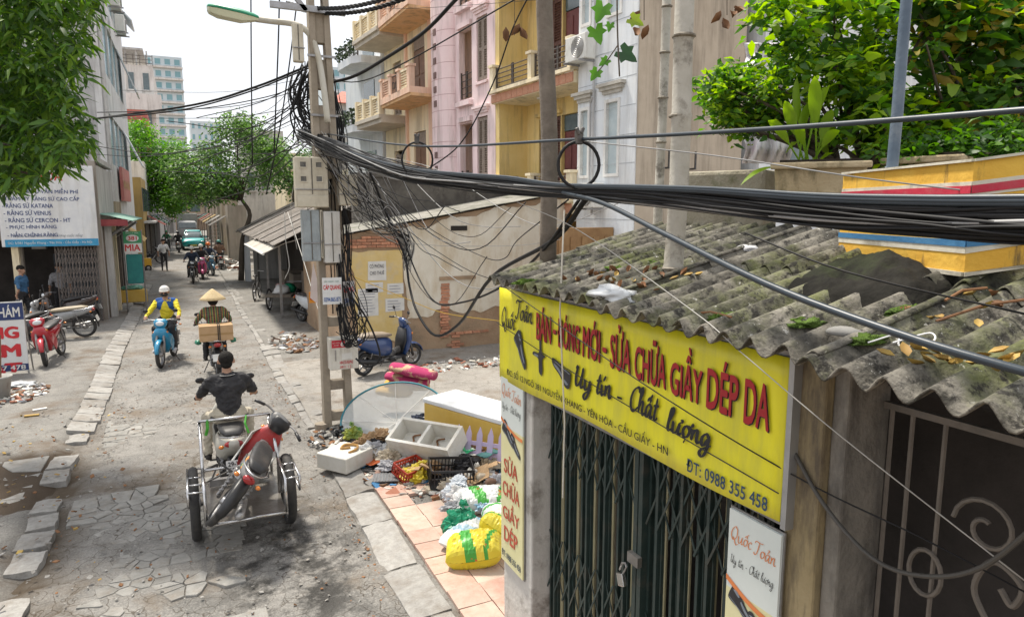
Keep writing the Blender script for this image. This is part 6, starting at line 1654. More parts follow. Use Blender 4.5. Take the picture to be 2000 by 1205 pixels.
# ================================================================== MOTORBIKES, CART, CAR
def bpaint(n, h, **k): return mat('bike_paint_' + n, h, rough=.28, scale=5, bump=.01, coat=.6, dirt=(.16, .14, .12), dscale=5, dlo=.58, dhi=.8, damt=.45, **k)
_wheel_cache = {}
def wheel(parent, x, r, w, style, M=I4):
    """a wheel: tyre with its rim and spokes as a sub-part"""
    key = (r, w, style)
    if key not in _wheel_cache:
        q = MB(RX(90)); prof = [(r - .07, -w * .7), (r - .03, -w), (r - .008, -w * .6), (r, 0), (r - .008, w * .6), (r - .03, w), (r - .07, w * .7)]
        q.lathe(prof, 28, closed=True); ty = q.mesh('tyre', black_rubber, True)
        q = MB(RX(90)); q.lathe([(r - .075, -w * .6), (r - .06, -w * .75), (r - .06, w * .75), (r - .075, w * .6)], 28, closed=True)
        q.lathe([(.035, -.06), (.05, -.03), (.05, .03), (.035, .06)], 12); q.lathe([(.0851, .045), (.0851, .05), (.03, .05), (.03, .045)], 18, closed=True)
        if style == 'spoke':
            for k in range(18):
                a = k * math.pi / 9; b = a + (.35 if k % 2 else -.35)
                q.tube([(.045 * math.cos(a), .045 * math.sin(a), .02 * (1 if k % 4 < 2 else -1)), ((r - .07) * math.cos(b), (r - .07) * math.sin(b), 0)], .003, 4)
        else:
            for k in range(5):
                a = k * 2 * math.pi / 5
                q.tube([(.03 * math.cos(a), .03 * math.sin(a), 0), ((r - .065) * math.cos(a + .15), (r - .065) * math.sin(a + .15), 0)], [.024, .015], 6)
        _wheel_cache[key] = (ty, q.mesh('rim', alu, True))
    ty, rim = _wheel_cache[key]
    o = put('wheel', ty, parent); o.matrix_local = M @ T(x, 0, r)
    c = put('rim', rim, o)
    return o
def arc_sheet(r, w, a0, a1, cx, cz, n=12, lip=.02):
    rows = []
    for i in range(n + 1):
        a = R(a0 + (a1 - a0) * i / n); tp = .6 + .4 * math.sin(math.pi * i / n)
        rows.append([(cx + (r - lip) * math.cos(a), -w * tp, cz + (r - lip) * math.sin(a)), (cx + r * math.cos(a), -w * tp * .6, cz + r * math.sin(a)), (cx + (r + .008) * math.cos(a), 0, cz + (r + .008) * math.sin(a)), (cx + r * math.cos(a), w * tp * .6, cz + r * math.sin(a)), (cx + (r - lip) * math.cos(a), w * tp, cz + (r - lip) * math.sin(a))])
    return rows
def motorbike(t, kind, body, trim=None, seat=seat_vinyl, steer=0, plate=None, rack=False, mirrors=True, stand=False, front_panel=None, noplate=False):
    trim = trim or black_plastic; fp = front_panel or body
    Mf = T(.5, 0, 0) @ RZ(steer) @ T(-.5, 0, 0)
    sc = kind == 'scooter'
    r, w = (.235, .055) if sc else (.285, .042)
    xf, xr = (.64, -.6) if sc else (.63, -.61)
    st = 'alloy' if sc else 'spoke'
    wheel(t, xf, r, w, st, Mf); wheel(t, xr, r, w, st)
    q = MB(Mf)
    for s_ in (-1, 1): q.tube([(xf, s_ * .075, r), (xf - .06, s_ * .075, r + .2), (xf - .15, s_ * .06, .74)], [.024, .028, .024], 8)
    q.build('fork', steel if not sc else dark_metal, t, smooth=True)
    q = MB(Mf); q.sheet(arc_sheet(r + .035, .075 if sc else .06, 12, 158, xf, r)); q.build('front_fender', body, t, smooth=True, solid=.006)
    # front apron / leg shield
    q = MB()
    if sc: secs = [sell(.36, 0, .26, .13, .03, axis='z'), sell(.40, 0, .42, .2, .05, axis='z'), sell(.44, 0, .62, .215, .07, axis='z'), sell(.45, 0, .8, .175, .07, axis='z'), sell(.43, 0, .92, .1, .05, axis='z')]
    else: secs = [sell(.30, 0, .27, .1, .025, axis='z'), sell(.36, 0, .42, .165, .04, axis='z'), sell(.43, 0, .58, .19, .06, axis='z'), sell(.47, 0, .72, .15, .075, axis='z'), sell(.46, 0, .83, .09, .05, axis='z')]
    q.loft(secs); ap = q.build('front_fairing', fp, t, smooth=True)
    if not sc:
        q = MB(); q.loft([sell(.41, 0, .62, .06, .05), sell(.25, 0, .52, .075, .07), sell(.05, 0, .48, .08, .08), sell(-.1, 0, .52, .09, .09)]); q.build('frame_cover', trim, t, smooth=True)
        for s_ in (-1, 1):
            q = MB(); q.add([(.5, s_ * .105, .78), (.36, s_ * .2, .66), (.16, s_ * .19, .5), (.1, s_ * .17, .36), (.26, s_ * .17, .28), (.4, s_ * .17, .44), (.5, s_ * .13, .62)], [tuple(range(7))]); q.build('leg_shield', body, t, solid=.012)
    else:
        q = MB(); q.loft([sell(.4, 0, .28, .15, .035), sell(.2, 0, .27, .17, .04), sell(-.05, 0, .28, .17, .05)]); q.build('footboard', trim, t, smooth=True)
        q = MB(); q.loft([sell(.30, 0, .34, .12, .02, axis='z'), sell(.35, 0, .6, .17, .03, axis='z'), sell(.375, 0, .84, .12, .03, axis='z')]); q.build('inner_fairing', trim, t, smooth=True)
    # handlebar cowl with headlight
    hz = .98 if sc else .95
    q = MB(Mf); q.loft([sell(.41, 0, hz - .14, .07, .05, axis='z'), sell(.42, 0, hz - .07, .125, .075, axis='z'), sell(.41, 0, hz + .01, .14, .07, axis='z'), sell(.39, 0, hz + .06, .09, .035, axis='z')]); q.build('handlebar_cowl', body if not sc else fp, t, smooth=True)
    q = MB(Mf); q.ell((.475, 0, hz - .03), (.035, .085, .055), 14, 8); q.build('headlight', lamp_glass, t, smooth=True)
    hb = MB(Mf)
    hb.tube(bez([(.30, -.35, hz + .02), (.36, -.22, hz + .045), (.4, 0, hz + .02), (.36, .22, hz + .045), (.30, .35, hz + .02)], 4), .012, 8); hbo = hb.build('handlebar', steel, t, smooth=True)
    for s_ in (-1, 1):
        q = MB(Mf); q.tube([(.345, s_ * .25, hz + .038), (.295, s_ * .365, hz + .018)], .019, 8); q.build('grip', black_plastic, hbo, smooth=True)
        q = MB(Mf); q.tube([(.4, s_ * .2, hz + .03), (.39, s_ * .33, hz + .02)], .006, 5); q.build('brake_lever', steel, hbo)
        if mirrors:
            q = MB(Mf); q.tube([(.37, s_ * .2, hz + .04), (.36, s_ * .25, hz + .15), (.35, s_ * .28, hz + .2)], .006, 5); q.build('mirror_stem', dark_metal, hbo)
            q = MB(Mf); q.ell((.35, s_ * .29, hz + .23), (.014, .055, .038), 12, 6); q.build('mirror', black_plastic, hbo, smooth=True)
        q = MB(); q.ell((.48 if not sc else .5, s_ * (.12 if not sc else .15), .74), (.03, .04, .025), 10, 6); q.build('indicator', orange_lens, t, smooth=True)
    # body, seat, tail
    if sc:
        q = MB(); q.loft([sell(-.9, 0, .74, .05, .04), sell(-.72, 0, .68, .13, .11), sell(-.5, 0, .6, .175, .17), sell(-.25, 0, .55, .185, .21), sell(-.05, 0, .52, .16, .2), sell(.02, 0, .5, .12, .16)]); q.build('rear_body', body, t, smooth=True)
        q = MB(); q.loft([sell(-.74, 0, .8, .08, .02), sell(-.6, 0, .81, .13, .045), sell(-.3, 0, .79, .15, .05), sell(-.1, 0, .77, .13, .045), sell(.03, 0, .75, .08, .025)]); q.build('seat', seat, t, smooth=True)
    else:
        q = MB(); q.loft([sell(-.86, 0, .74, .035, .035), sell(-.65, 0, .69, .1, .075), sell(-.38, 0, .63, .125, .11), sell(-.12, 0, .58, .12, .13), sell(.08, 0, .56, .08, .11)]); q.build('rear_body', body, t, smooth=True)
        q = MB(); q.loft([sell(-.74, 0, .8, .07, .018), sell(-.58, 0, .795, .115, .04), sell(-.25, 0, .765, .125, .045), sell(0, 0, .74, .11, .04), sell(.15, 0, .72, .06, .02)]); q.build('seat', seat, t, smooth=True)
    q = MB(); q.ell((-.86, 0, .735), (.035, .1 if sc else .07, .045), 12, 6); q.build('tail_light', red_lens, t, smooth=True)
    for s_ in (-1, 1):
        q = MB(); q.ell((-.82, s_ * .13, .7), (.03, .03, .022), 8, 6); q.build('indicator', orange_lens, t, smooth=True)
    q = MB(); q.sheet(arc_sheet(r + .05, .07, 60, 185, xr, r + .02)); q.build('rear_fender', black_plastic, t, smooth=True, solid=.006)
    if not noplate: q = MB(); q.box((-.93, 0, .5), (.01, .19, .14), RY(18)); pl = q.build('licence_plate', white_paint, t)
    if plate:
        Mx = T(-.937, 0, .5) @ RY(18); o_ = Mx @ Vector((0, 0, 0)); ux = (0, -1, 0); uy = tuple((Mx.to_3x3() @ Vector((0, 0, 1))))
        lettering(plate[0], Mx @ Vector((-.002, .075, .01)), ux, uy, .15, .045, text_black, pl, bold=.02); lettering(plate[1], Mx @ Vector((-.002, .07, -.055)), ux, uy, .14, .045, text_black, pl, bold=.02)
    q = MB(); q.tube(bez([(-.4, -.14, .74), (-.7, -.13, .78), (-.9, 0, .82), (-.7, .13, .78), (-.4, .14, .74)], 4), .011, 7); q.build('grab_rail', chrome, t, smooth=True)
    # engine and running gear
    q = MB(); q.ell((.02, 0, .33), (.17, .11, .1), 14, 8); q.tube([(.12, 0, .36), (.34, 0, .4)], [.075, .065], 10)
    for k in range(5): q.lathe([(.085, 0), (.085, .01)], 12, T(.18 + k * .032, 0, .365 + k * .006) @ RY(82))
    if sc: q.box((-.35, .1, .28), (.5, .1, .13))
    q.build('engine', alu if not sc else dark_metal, t, smooth=False)
    q = MB()
    for s_ in (-1, 1): q.tube([(-.05, s_ * .1, .3), (xr, s_ * .1, r)], .02, 6)
    q.build('swing_arm', dark_metal, t)
    for s_ in (-1, 1):
        q = MB(); pts = [(xr + .02 + .13 * k / 36, s_ * .125 + .018 * math.cos(k * 1.2), r + .06 + .3 * k / 36) for k in range(37)]; q.tube(pts, .007, 5); q.tube([(xr + .02, s_ * .125, r), (xr + .16, s_ * .12, .66)], .01, 6); q.build('shock_absorber', steel, t)
    q = MB(); q.tube(bez([(.2, -.06, .3), (.12, -.12, .22), (-.15, -.145, .23), (-.3, -.15, .26)], 4), .018, 8); q.tube([(-.28, -.155, .26), (-.36, -.16, .275), (-.84, -.17, .36), (-.88, -.17, .365)], [.025, .045, .05, .03], 10); q.build('exhaust', alu if not sc else black_plastic, t, smooth=True)
    q = MB(); q.tube([(.06, -.24, .27), (.06, .24, .27)], .012, 6); q.tube([(.09, .12, .26), (.02, .24, .03)], .01, 6); q.build('foot_pegs', dark_metal, t)
    return t
def bike_thing(lab, loc, heading, kind, body, name=None, lean=0, group='motorbikes', **k):
    t = thing(name or ('scooter' if kind == 'scooter' else 'motorbike'), lab, 'scooter' if kind == 'scooter' else 'motorbike', loc, heading, group)
    t.rotation_euler = Euler((R(lean), 0, R(heading)))
    motorbike(t, kind, body, **k)
    return t

# ================================================================== PEOPLE: one continuous skin per body, remeshed from tapered limbs
skin_m = mat('skin', (.42, .24, .16), (.36, .2, .13), rough=.6, scale=8, bump=.03)
hair_m = mat('black_hair', (.012, .011, .01), (.02, .018, .016), rough=.85, spec=.2, scale=30, bump=.6, bscale=60)
def body_mesh(prims, mats, voxel=.016):
    q = MB()
    for (p0, p1, r0, r1, mi) in prims:
        p0, p1 = Vector(p0), Vector(p1); d = p1 - p0
        dn = d.normalized() if d.length > 1e-6 else Vector((0, 0, 1))
        pts, rr = [], []
        for a in (80, 50, 22): pts.append(p0 - dn * r0 * math.sin(R(a))); rr.append(r0 * math.cos(R(a)))
        pts += [p0, p1]; rr += [r0, r1]
        for a in (22, 50, 80): pts.append(p1 + dn * r1 * math.sin(R(a))); rr.append(r1 * math.cos(R(a)))
        q.tube(pts, rr, 12)
    me0 = q.mesh('body', mats)
    o = bpy.data.objects.new('body_tmp', me0); COL.objects.link(o)
    md = o.modifiers.new('r', 'REMESH'); md.mode = 'VOXEL'; md.voxel_size = voxel; md.use_smooth_shade = True
    sm = o.modifiers.new('s', 'SMOOTH'); sm.factor = .5; sm.iterations = 3
    dg = bpy.context.evaluated_depsgraph_get()
    me = bpy.data.meshes.new_from_object(o.evaluated_get(dg))
    bpy.data.objects.remove(o)
    me.materials.clear()
    for m in mats: me.materials.append(m)
    nv = len(me.vertices); co = np.zeros(nv * 3); me.vertices.foreach_get('co', co); co = co.reshape(nv, 3); no_ = np.zeros(nv * 3); me.vertices.foreach_get('normal', no_); no_ = no_.reshape(nv, 3)
    wr_ = np.array([abs(noise.noise(Vector((v[0] * 9, v[1] * 9 + v[2] * 4, v[2] * 15)))) + .5 * abs(noise.noise(Vector((v[0] * 21, v[1] * 21, v[2] * 30)))) for v in co]); keep = 1 - np.clip((co[:, 2] - 1.36) * 20, 0, 1)
    co = co + no_ * ((.3 - wr_) * .03 * keep)[:, None]; me.vertices.foreach_set('co', co.ravel())
    n = len(me.polygons); c = np.zeros(n * 3); me.polygons.foreach_get('center', c); c = c.reshape(n, 3)
    best = np.full(n, 1e9); idx = np.zeros(n, int)
    for (p0, p1, r0, r1, mi) in prims:
        a, b = np.array(p0, float), np.array(p1, float); ab = b - a; L2 = max(1e-9, ab @ ab)
        t_ = np.clip(((c - a) @ ab) / L2, 0, 1); d = np.linalg.norm(c - (a + t_[:, None] * ab), axis=1) - (r0 + (r1 - r0) * t_)
        k = d < best; best[k] = d[k]; idx[k] = mi
    me.polygons.foreach_set('material_index', idx.tolist())
    me.polygons.foreach_set('use_smooth', [True] * n)
    return me
def head_prims(c, face=(1, 0)):
    c = Vector(c); f = Vector((*face, 0)).normalized(); s_ = Vector((-f.y, f.x, 0)); up = Vector((0, 0, 1))
    P_ = [(c + up * .015 - f * .012, c + up * .03 - f * .02, .088, .09, 0), (c - up * .05 + f * .022, c - up * .085 + f * .04, .058, .04, 0), (c + f * .082 - up * .01, c + f * .096 - up * .035, .012, .016, 0), (c - up * .17 - f * .03, c - up * .07 - f * .015, .055, .05, 0)]
    for sg in (-1, 1): P_.append((c + s_ * sg * .088 + up * .0, c + s_ * sg * .09 - up * .03, .016, .012, 0))
    return P_
def hand_prims(w, d, side, curl_dir):
    """palm from wrist w along d, four fingers curling along curl_dir, thumb from the side"""
    w, d, cd = Vector(w), Vector(d).normalized(), Vector(curl_dir).normalized(); s_ = d.cross(cd).normalized()
    P_ = [(w, w + d * .07, .027, .03, 0)]
    for k, (off, ln) in enumerate(((-.03, .055), (-.01, .065), (.01, .062), (.03, .05))):
        a = w + d * .085 + s_ * off; b = a + d * ln * .4 + cd * ln * .35; e = b + cd * ln * .55 - d * ln * .3
        P_ += [(a, b, .0105, .0095, 0), (b, e, .0095, .008, 0)]
    a = w + d * .03 + s_ * side * .03; P_ += [(a, a + s_ * side * .022 + d * .03 + cd * .025, .012, .01, 0), (a + s_ * side * .022 + d * .03 + cd * .025, a + d * .05 + cd * .05, .01, .008, 0)]
    return P_
def rider_prims(fine, seat=.8, lean=0, short=False, spread=.17, hx=.27, hz=.99, turn=0):
    z = seat; P_ = []
    pel, ch, nk = Vector((-.24, 0, z + .1)), Vector((-.2 + lean, 0, z + .42)), Vector((-.17 + lean * 1.2, 0, z + .56))
    P_ += [(pel + Vector((0, -.07, 0)), pel + Vector((0, .07, 0)), .125, .125, 2), (pel + Vector((0, 0, .08)), ch, .135, .15, 1), (ch + Vector((0, -.08, .02)), ch + Vector((0, .08, .02)), .135, .135, 1), (ch + Vector((0, -.15, .1)), ch + Vector((0, .15, .1)), .075, .075, 1)]
    P_ += head_prims(nk + Vector((.035, 0, .17)), (math.cos(turn), math.sin(turn)))
    for s_ in (-1, 1):
        sh = ch + Vector((0, s_ * .185, .09)); el = Vector((.06 + lean * .6, s_ * .3, z + .3)); wr = Vector((hx - .075, s_ * .325, hz + .045))
        P_ += [(sh, el, .062, .05, 1), (el, el.lerp(wr, .45 if short else .9), .045, .038 if short else .036, 0 if short else 1), (el.lerp(wr, .4), wr, .04, .028, 0)]
        if short: P_ += [(sh, sh.lerp(el, .8), .066, .062, 1)]
        if fine: P_ += hand_prims(wr, (1, 0, -.2), -s_, (.15, 0, -1))
        else: P_ += [(wr, wr + Vector((.09, 0, -.02)), .03, .032, 0)]
        hip = pel + Vector((.03, s_ * .09, -.02)); kn = Vector((.2, s_ * spread, z - .02)); an = Vector((.1, s_ * (spread + .01), .36)); toe = an + Vector((.19, s_ * .02, -.07))
        P_ += [(hip, kn, .092, .065, 2), (kn, an, .063, .048, 2), (an + Vector((-.04, 0, -.05)), toe, .042, .034, 3)]
    return P_
def dome(c, r, m, parent, name='helmet', squash=1.0, brim=False):
    q = MB(); prof = [(r * math.cos(a), r * squash * math.sin(a)) for a in np.linspace(-.18, math.pi / 2 - .05, 9)]
    prof = [(r * .94, r * -.17)] + prof
    q.lathe(prof, 18, T(*c))
    o = q.build(name, m, parent, smooth=True)
    if brim:
        b = MB(); b.prism([(r * .9 * math.cos(a), r * .9 * math.sin(a)) for a in np.linspace(-1, 1, 9)] + [(r * 1.35 * math.cos(a), r * 1.2 * math.sin(a)) for a in np.linspace(.8, -.8, 9)], -.004, .004, T(c[0], c[1], c[2] + .0) @ RY(8)); b.build('visor', m, o)
    return o
def eyes(parent, c, f):
    f = Vector((*f, 0)).normalized(); s_ = Vector((-f.y, f.x, 0)); c = Vector(c)
    for sg in (-1, 1):
        q = MB(); q.ell(c + f * .078 + s_ * sg * .033 + Vector((0, 0, .012)), (.012, .012, .008), 8, 6); q.build('eye', black_plastic, parent)
def cloth(n, c, c2=None, **k): return mat('cloth_' + n, c, c2, rough=.9, scale=k.pop('scale', 14), bump=k.pop('bump', .35), bscale=k.pop('bscale', 22), **k)
def person(lab, mw, prims, mats, voxel, group=None):
    t = thing('person', lab, 'person', (0, 0, 0), 0, group); t.matrix_world = mw
    me = body_mesh(prims, mats, voxel); b = put('body', me, t)
    return t, b
HEAD = lambda seat, lean=0: Vector((-.17 + lean * 1.2 + .035, 0, seat + .56 + .17))
dark_cloth = cloth('black', (.02, .02, .023), (.035, .034, .036)); khaki = cloth('khaki', (.38, .34, .26), (.45, .41, .33)); navy_c = cloth('navy', (.02, .03, .055), (.035, .045, .075)); jeans = cloth('jeans', (.05, .07, .12), (.08, .1, .15))
shoe_w = cloth('pale_shoe', (.5, .5, .52)); shoe_d = cloth('dark_shoe', (.03, .025, .022)); brownc = cloth('brown', (.16, .09, .06), (.2, .12, .08)); greenc = cloth('green', (.015, .13, .06), (.02, .17, .08)); greyc = cloth('grey', (.4, .4, .42)); bluec = cloth('blue', (.03, .1, .2), (.05, .13, .25))
jacket = cloth('yellow_jacket', (.62, .5, .02), (.68, .56, .04), scale=6); jblue = cloth('jacket_blue', (.015, .07, .25), (.02, .09, .3))

# ---- rider in a yellow and blue jacket on a bright blue motorbike
HB = -101
b1 = bike_thing('bright turquoise blue motorbike ridden towards the viewer', (-.48, 16.5, 0), HB, 'underbone', bpaint('turquoise', (.01, .25, .45)), trim=bpaint('turquoise', 0))
pr = rider_prims(True, .8)
pr = [(a, b, r0, r1, (4 if (mi == 1 and i in (2, 3)) else mi)) for i, (a, b, r0, r1, mi) in enumerate(pr)]
t, bd = person('rider in a yellow and blue jacket, white cap and black mask', b1.matrix_basis if False else (T(-.48, 16.5, .0) @ RZ(HB)), pr, [skin_m, jacket, dark_cloth, shoe_w, jblue], .013)
hc = HEAD(.8)
cap = dome(hc + Vector((0, 0, .035)), .106, mat('white_helmet', (.7, .69, .66), rough=.35), t, brim=True)
q = MB(); q.ell(hc + Vector((.045, 0, -.055)), (.055, .075, .055), 14, 8); q.build('face_mask', dark_cloth, t, smooth=True)
eyes(t, hc, (1, 0))
lettering('be', Vector((-.04, .13, 1.33)), (0, -1, 0), (0, 0, 1), .09, .07, mat('gold_print', (.7, .5, .05), rough=.6), t, bold=.02)
# ---- woman in a conical hat with a carton on the rear rack
b2 = bike_thing('dark motorbike with a carton on its rear rack, ridden away from the viewer', (.44, 14.9, 0), 91, 'underbone', bpaint('black', (.02, .02, .022)))
plaid = None
def plaid_mat():
    m = cloth('plaid', (.03, .03, .035), (.05, .045, .045)); nt = m.node_tree; N = nt.nodes; L = nt.links; b = N['Principled BSDF']; src = b.inputs['Base Color'].links[0].from_socket
    tc = N.new('ShaderNodeTexCoord')
    for d_, col, sc in (('Y', (.42, .3, .05, 1), 7.2), ('Z', (.3, .06, .05, 1), 9.5), ('Y', (.05, .18, .07, 1), 4.4)):
        w = N.new('ShaderNodeTexWave'); w.bands_direction = d_; w.inputs['Scale'].default_value = sc; L.new(tc.outputs['Object'], w.inputs['Vector'])
        r = N.new('ShaderNodeMapRange'); r.inputs[1].default_value = .86; r.inputs[2].default_value = .93; L.new(w.outputs['Fac'], r.inputs[0])
        x = N.new('ShaderNodeMix'); x.data_type = 'RGBA'; L.new(r.outputs[0], x.inputs[0]); L.new(src, x.inputs[6]); x.inputs[7].default_value = col; src = x.outputs[2]
    L.new(src, b.inputs['Base Color']); return m
t, bd = person('rider in a dark plaid shirt and conical straw hat seen from behind', T(.44, 14.9, 0) @ RZ(91), rider_prims(True, .8, .02), [skin_m, plaid_mat(), dark_cloth, shoe_d], .013)
hc = HEAD(.8, .02)
straw = mat('straw', (.48, .36, .19), (.56, .45, .27), rough=.85, scale=25, bump=.4, bscale=80)
q = MB(); q.lathe([(.245, 0), (.249, .004), (.2, .055), (.1, .145), (.04, .195), (.012, .212), (.004, .2), (.09, .13), (.235, .0)], 36, T(hc.x - .02, 0, hc.z + .0)); hat = q.build('conical_hat', straw, t, smooth=True)
for k in range(9):
    r_ = .235 - k * .025; q = MB(); q.tube([(hc.x - .02 + r_ * math.cos(a), r_ * math.sin(a), hc.z + .012 + (.247 - r_) * .86) for a in np.linspace(0, 2 * math.pi, 33)[:-1]], .0028, 4, closed=True); q.build('hat_ring', straw, hat)
q = MB(); q.ell(hc + Vector((-.02, 0, -.02)), (.1, .098, .11), 14, 8); q.build('hair', hair_m, t, smooth=True)
carton = mat('brown_carton', (.42, .27, .14), (.48, .32, .18), rough=.85, scale=6, bump=.1, dirt=(.3, .19, .1), dscale=2, damt=.4)
t = thing('carton', 'brown cardboard box strapped across the motorbike behind the conical hat rider', 'box', (.45, 14.28, .8), 1)
q = MB(); q.span((-.3, -.17, 0), (.3, .17, .3)); q.build('box', carton, t, bevel=.006)
q = MB(); q.span((-.302, -.022, .301), (.302, .022, .304)); q.span((-.302, -.173, .12), (.302, -.171, .15)); q.build('tape', mat('brown_tape', (.38, .24, .1), rough=.3), t)
for x in (.03, .06):
    q = MB(); q.tube([(x, -.178, -.02), (x, -.178, .306), (x, .178, .306), (x, .178, -.02)], .009, 6); q.build('strap', black_rubber, t)
for sg, x in ((-1, -.33), (1, .3)):
    crumple('plastic_bag', 'green plastic bag hanging at the %s side of the brown carton' % ('left' if sg < 0 else 'right'), 'bag', (.45 + x, 14.3, .72), (.07, .09, .06), mat('green_bag', (.01, .14, .09), (.02, .2, .12), rough=.4), 12, 8, .6, .8, sg)

# ---- tricycle cart: scooter, driver, steel cart, and the motorbike it carries
TX, TY = .36, 8.75
b3 = bike_thing('cream and grey scooter with plate 29-Y6 pulling the steel cart', (TX, TY, 0), 90, 'scooter', mat('cream_bike_paint', (.46, .45, .4), (.4, .39, .34), rough=.4, bump=.02, coat=.3), plate=('29-Y6', '5269'), mirrors=True, trim=black_plastic)
t, bd = person('driver in a black polo shirt and khaki trousers seen from behind', T(TX, TY, 0) @ RZ(90), rider_prims(True, .8, .0, True, .24), [skin_m, dark_cloth, khaki, shoe_d], .012)
hc = HEAD(.8)
q = MB(); q.ell(hc + Vector((-.02, 0, .032)), (.096, .088, .09), 16, 10); q.ell(hc + Vector((-.05, 0, -.03)), (.055, .068, .055), 14, 8); q.build('hair', hair_m, t, smooth=True)
q = MB(); q.tube([(-.2 + .075 * math.cos(a), .078 * math.sin(a), .8 + .585) for a in np.linspace(.6, 5.7, 16)], .014, 6); col_ = q.build('collar', dark_cloth, t, smooth=True)
q = MB(); q.tube([(-.2 + .089 * math.cos(a), .092 * math.sin(a), .8 + .582) for a in np.linspace(.6, 5.7, 16)], .003, 4); q.build('collar_stripe', white_paint, col_)
q = MB(); q.tube([(-.235 + .155 * math.cos(a), .2 * math.sin(a), .885) for a in np.linspace(0, 2 * math.pi, 25)[:-1]], .014, 6, closed=True); q.build('belt', black_plastic, t, smooth=True)
def cart():
    cx, cy = .385, 7.32
    t = thing('steel_cart', 'steel tube cart with two large wheels hitched behind the cream scooter', 'cart', (cx, cy, 0), 90)
    # local x forward, y left
    hw, z = .36, .36
    q = MB(); q.span((-.62, -hw, z - .02), (.55, hw, z)); q.build('bed', mat('wet_steel_plate', (.22, .2, .18), (.32, .3, .27), rough=.3, metal=.6, scale=5, dirt=(.14, .1, .07), dscale=3, damt=.7), t)
    def tb(pts, name='rail', r=.016): q = MB(); q.tube(pts, r, 8); q.build(name, chrome, t, smooth=True)
    for s_ in (-1, 1):
        tb([(-.62, s_ * hw, z), (-.62, s_ * hw, z + .34), (-.1, s_ * hw, z + .38), (-.1, s_ * hw, z)])
        tb([(-.1, s_ * hw, z + .38), (.5, s_ * hw, z + .62), (.62, s_ * hw, z + .66), (.62, s_ * hw, z - .04)])
        tb([(-.6, s_ * (hw + .14), z + .2), (-.6, s_ * (hw + .14), z + .34), (.05, s_ * (hw + .14), z + .34), (.05, s_ * (hw + .14), z + .2), (-.6, s_ * (hw + .14), z + .2)], 'side_rack', .013)
        for x in (-.6, -.4, -.2, .05): tb([(x, s_ * hw, z + .33), (x, s_ * (hw + .14), z + .34)], 'rack_bar', .009)
        tb([(.62, s_ * hw, z + .1), (1.2, s_ * .2, .3)], 'draw_bar', .018)
    tb([(.62, -hw, z + .66), (.62, hw, z + .66)]); tb([(.62, -hw, z + .1), (.62, hw, z + .1)]); tb([(-.62, -hw, z), (-.62, hw, z)]); tb([(.0, -hw - .14, .335), (.0, hw + .14, .335)], 'axle', .02)
    for s_ in (-1, 1):
        o = wheel(t, -.0, .37, .045, 'spoke'); o.matrix_local = T(-.05, s_ * (hw + .09), .37)
    q = MB(); q.span((.28, -.3, z + .03), (.34, .3, z + .1)); q.build('cross_beam', steel, t)
    q = MB(); q.tube([(.62, -.12, z + .67), (.55, -.1, z + .6), (.5, -.13, z + .5)], .012, 6); q.build('green_strap', mat('green_strap', (.06, .35, .03), rough=.7), t); q = MB(); q.tube([(.62, .28, z + .67), (.6, .28, z + .58), (.62, .3, z + .5)], .016, 6); q.build('green_strap', mat('green_strap', (.06, .35, .03), rough=.7), t)
    return t
cart()
b4 = thing('motorbike', 'red and white old motorbike lying leaned over on the steel cart', 'motorbike', (0, 0, 0), 0, 'motorbikes')
b4.matrix_world = T(.2, 7.3, .385) @ RZ(76) @ RX(41) @ RY(-3) @ S(.9, .9, .9)
motorbike(b4, 'underbone', mat('dull_grey_paint', (.12, .12, .12), (.2, .2, .2), rough=.5, dirt=(.2, .16, .12), dscale=3), trim=mat('dull_white_paint', (.6, .6, .58), (.5, .5, .48), rough=.45, dirt=(.3, .26, .2), dscale=3), front_panel=mat('faded_red_fairing', (.4, .03, .03), (.3, .025, .025), rough=.45, dirt=(.25, .18, .15), dscale=4), steer=-18, mirrors=False, noplate=True)
for c_ in b4.children:
    if c_.name.startswith('leg_shield'): c_.data.materials[0] = mat('dull_white_paint', 0)
q = MB(); q.ell((-.42, .1, .66), (.13, .02, .05), 12, 6, RY(-10)); q.build('side_cover', mat('orange_green_cover', (.7, .2, .03), (.1, .4, .15), rough=.5, scale=9, lo=.48, hi=.54), b4, smooth=True)
q = MB(); q.loft([sell(.38, 0, .82, .08, .05, axis='z'), sell(.39, 0, .92, .12, .07, axis='z'), sell(.37, 0, 1.0, .1, .05, axis='z')]); q.build('front_cowl', black_plastic, b4, smooth=True)

# ---- riders further down the street (shared pose, own clothes)
far_body = body_mesh(rider_prims(False, .8), [skin_m, dark_cloth, dark_cloth, shoe_d], .022)
def far_rider(lab_b, lab_p, x, y, hd, kind, paint_m, shirt, trousers, helmet, hat=False):
    t = bike_thing(lab_b, (x, y, 0), hd, kind, paint_m, mirrors=False, group='motorbikes further down the street')
    p_ = thing('person', lab_p, 'person', (x, y, 0), hd, 'riders further down the street')
    me = far_body.copy(); me.materials[1] = shirt; me.materials[2] = trousers
    put('body', me, p_); dome(HEAD(.8) + Vector((0, 0, .03)), .115, helmet, p_, brim=True)
    q = MB(); q.ell(HEAD(.8) + Vector((-.02, 0, -.02)), (.09, .09, .09), 10, 6); q.build('hair', hair_m, p_, smooth=True)
hw_ = _M['white_helmet']
def g0(px_, py_): p_ = on_z(px_, py_); return p_.x, p_.y
far_rider('dark motorbike nearest the viewer in the oncoming group', 'rider in navy with a white helmet leading the oncoming group', *g0(378, 552), -92, 'underbone', bpaint('black', 0), navy_c, dark_cloth, hw_)
far_rider('pink motorbike between the dark and the blue ones', 'rider in black with a white helmet on the pink motorbike', *g0(396, 544), -90, 'scooter', bpaint('pink', (.55, .06, .2)), dark_cloth, jeans, hw_)
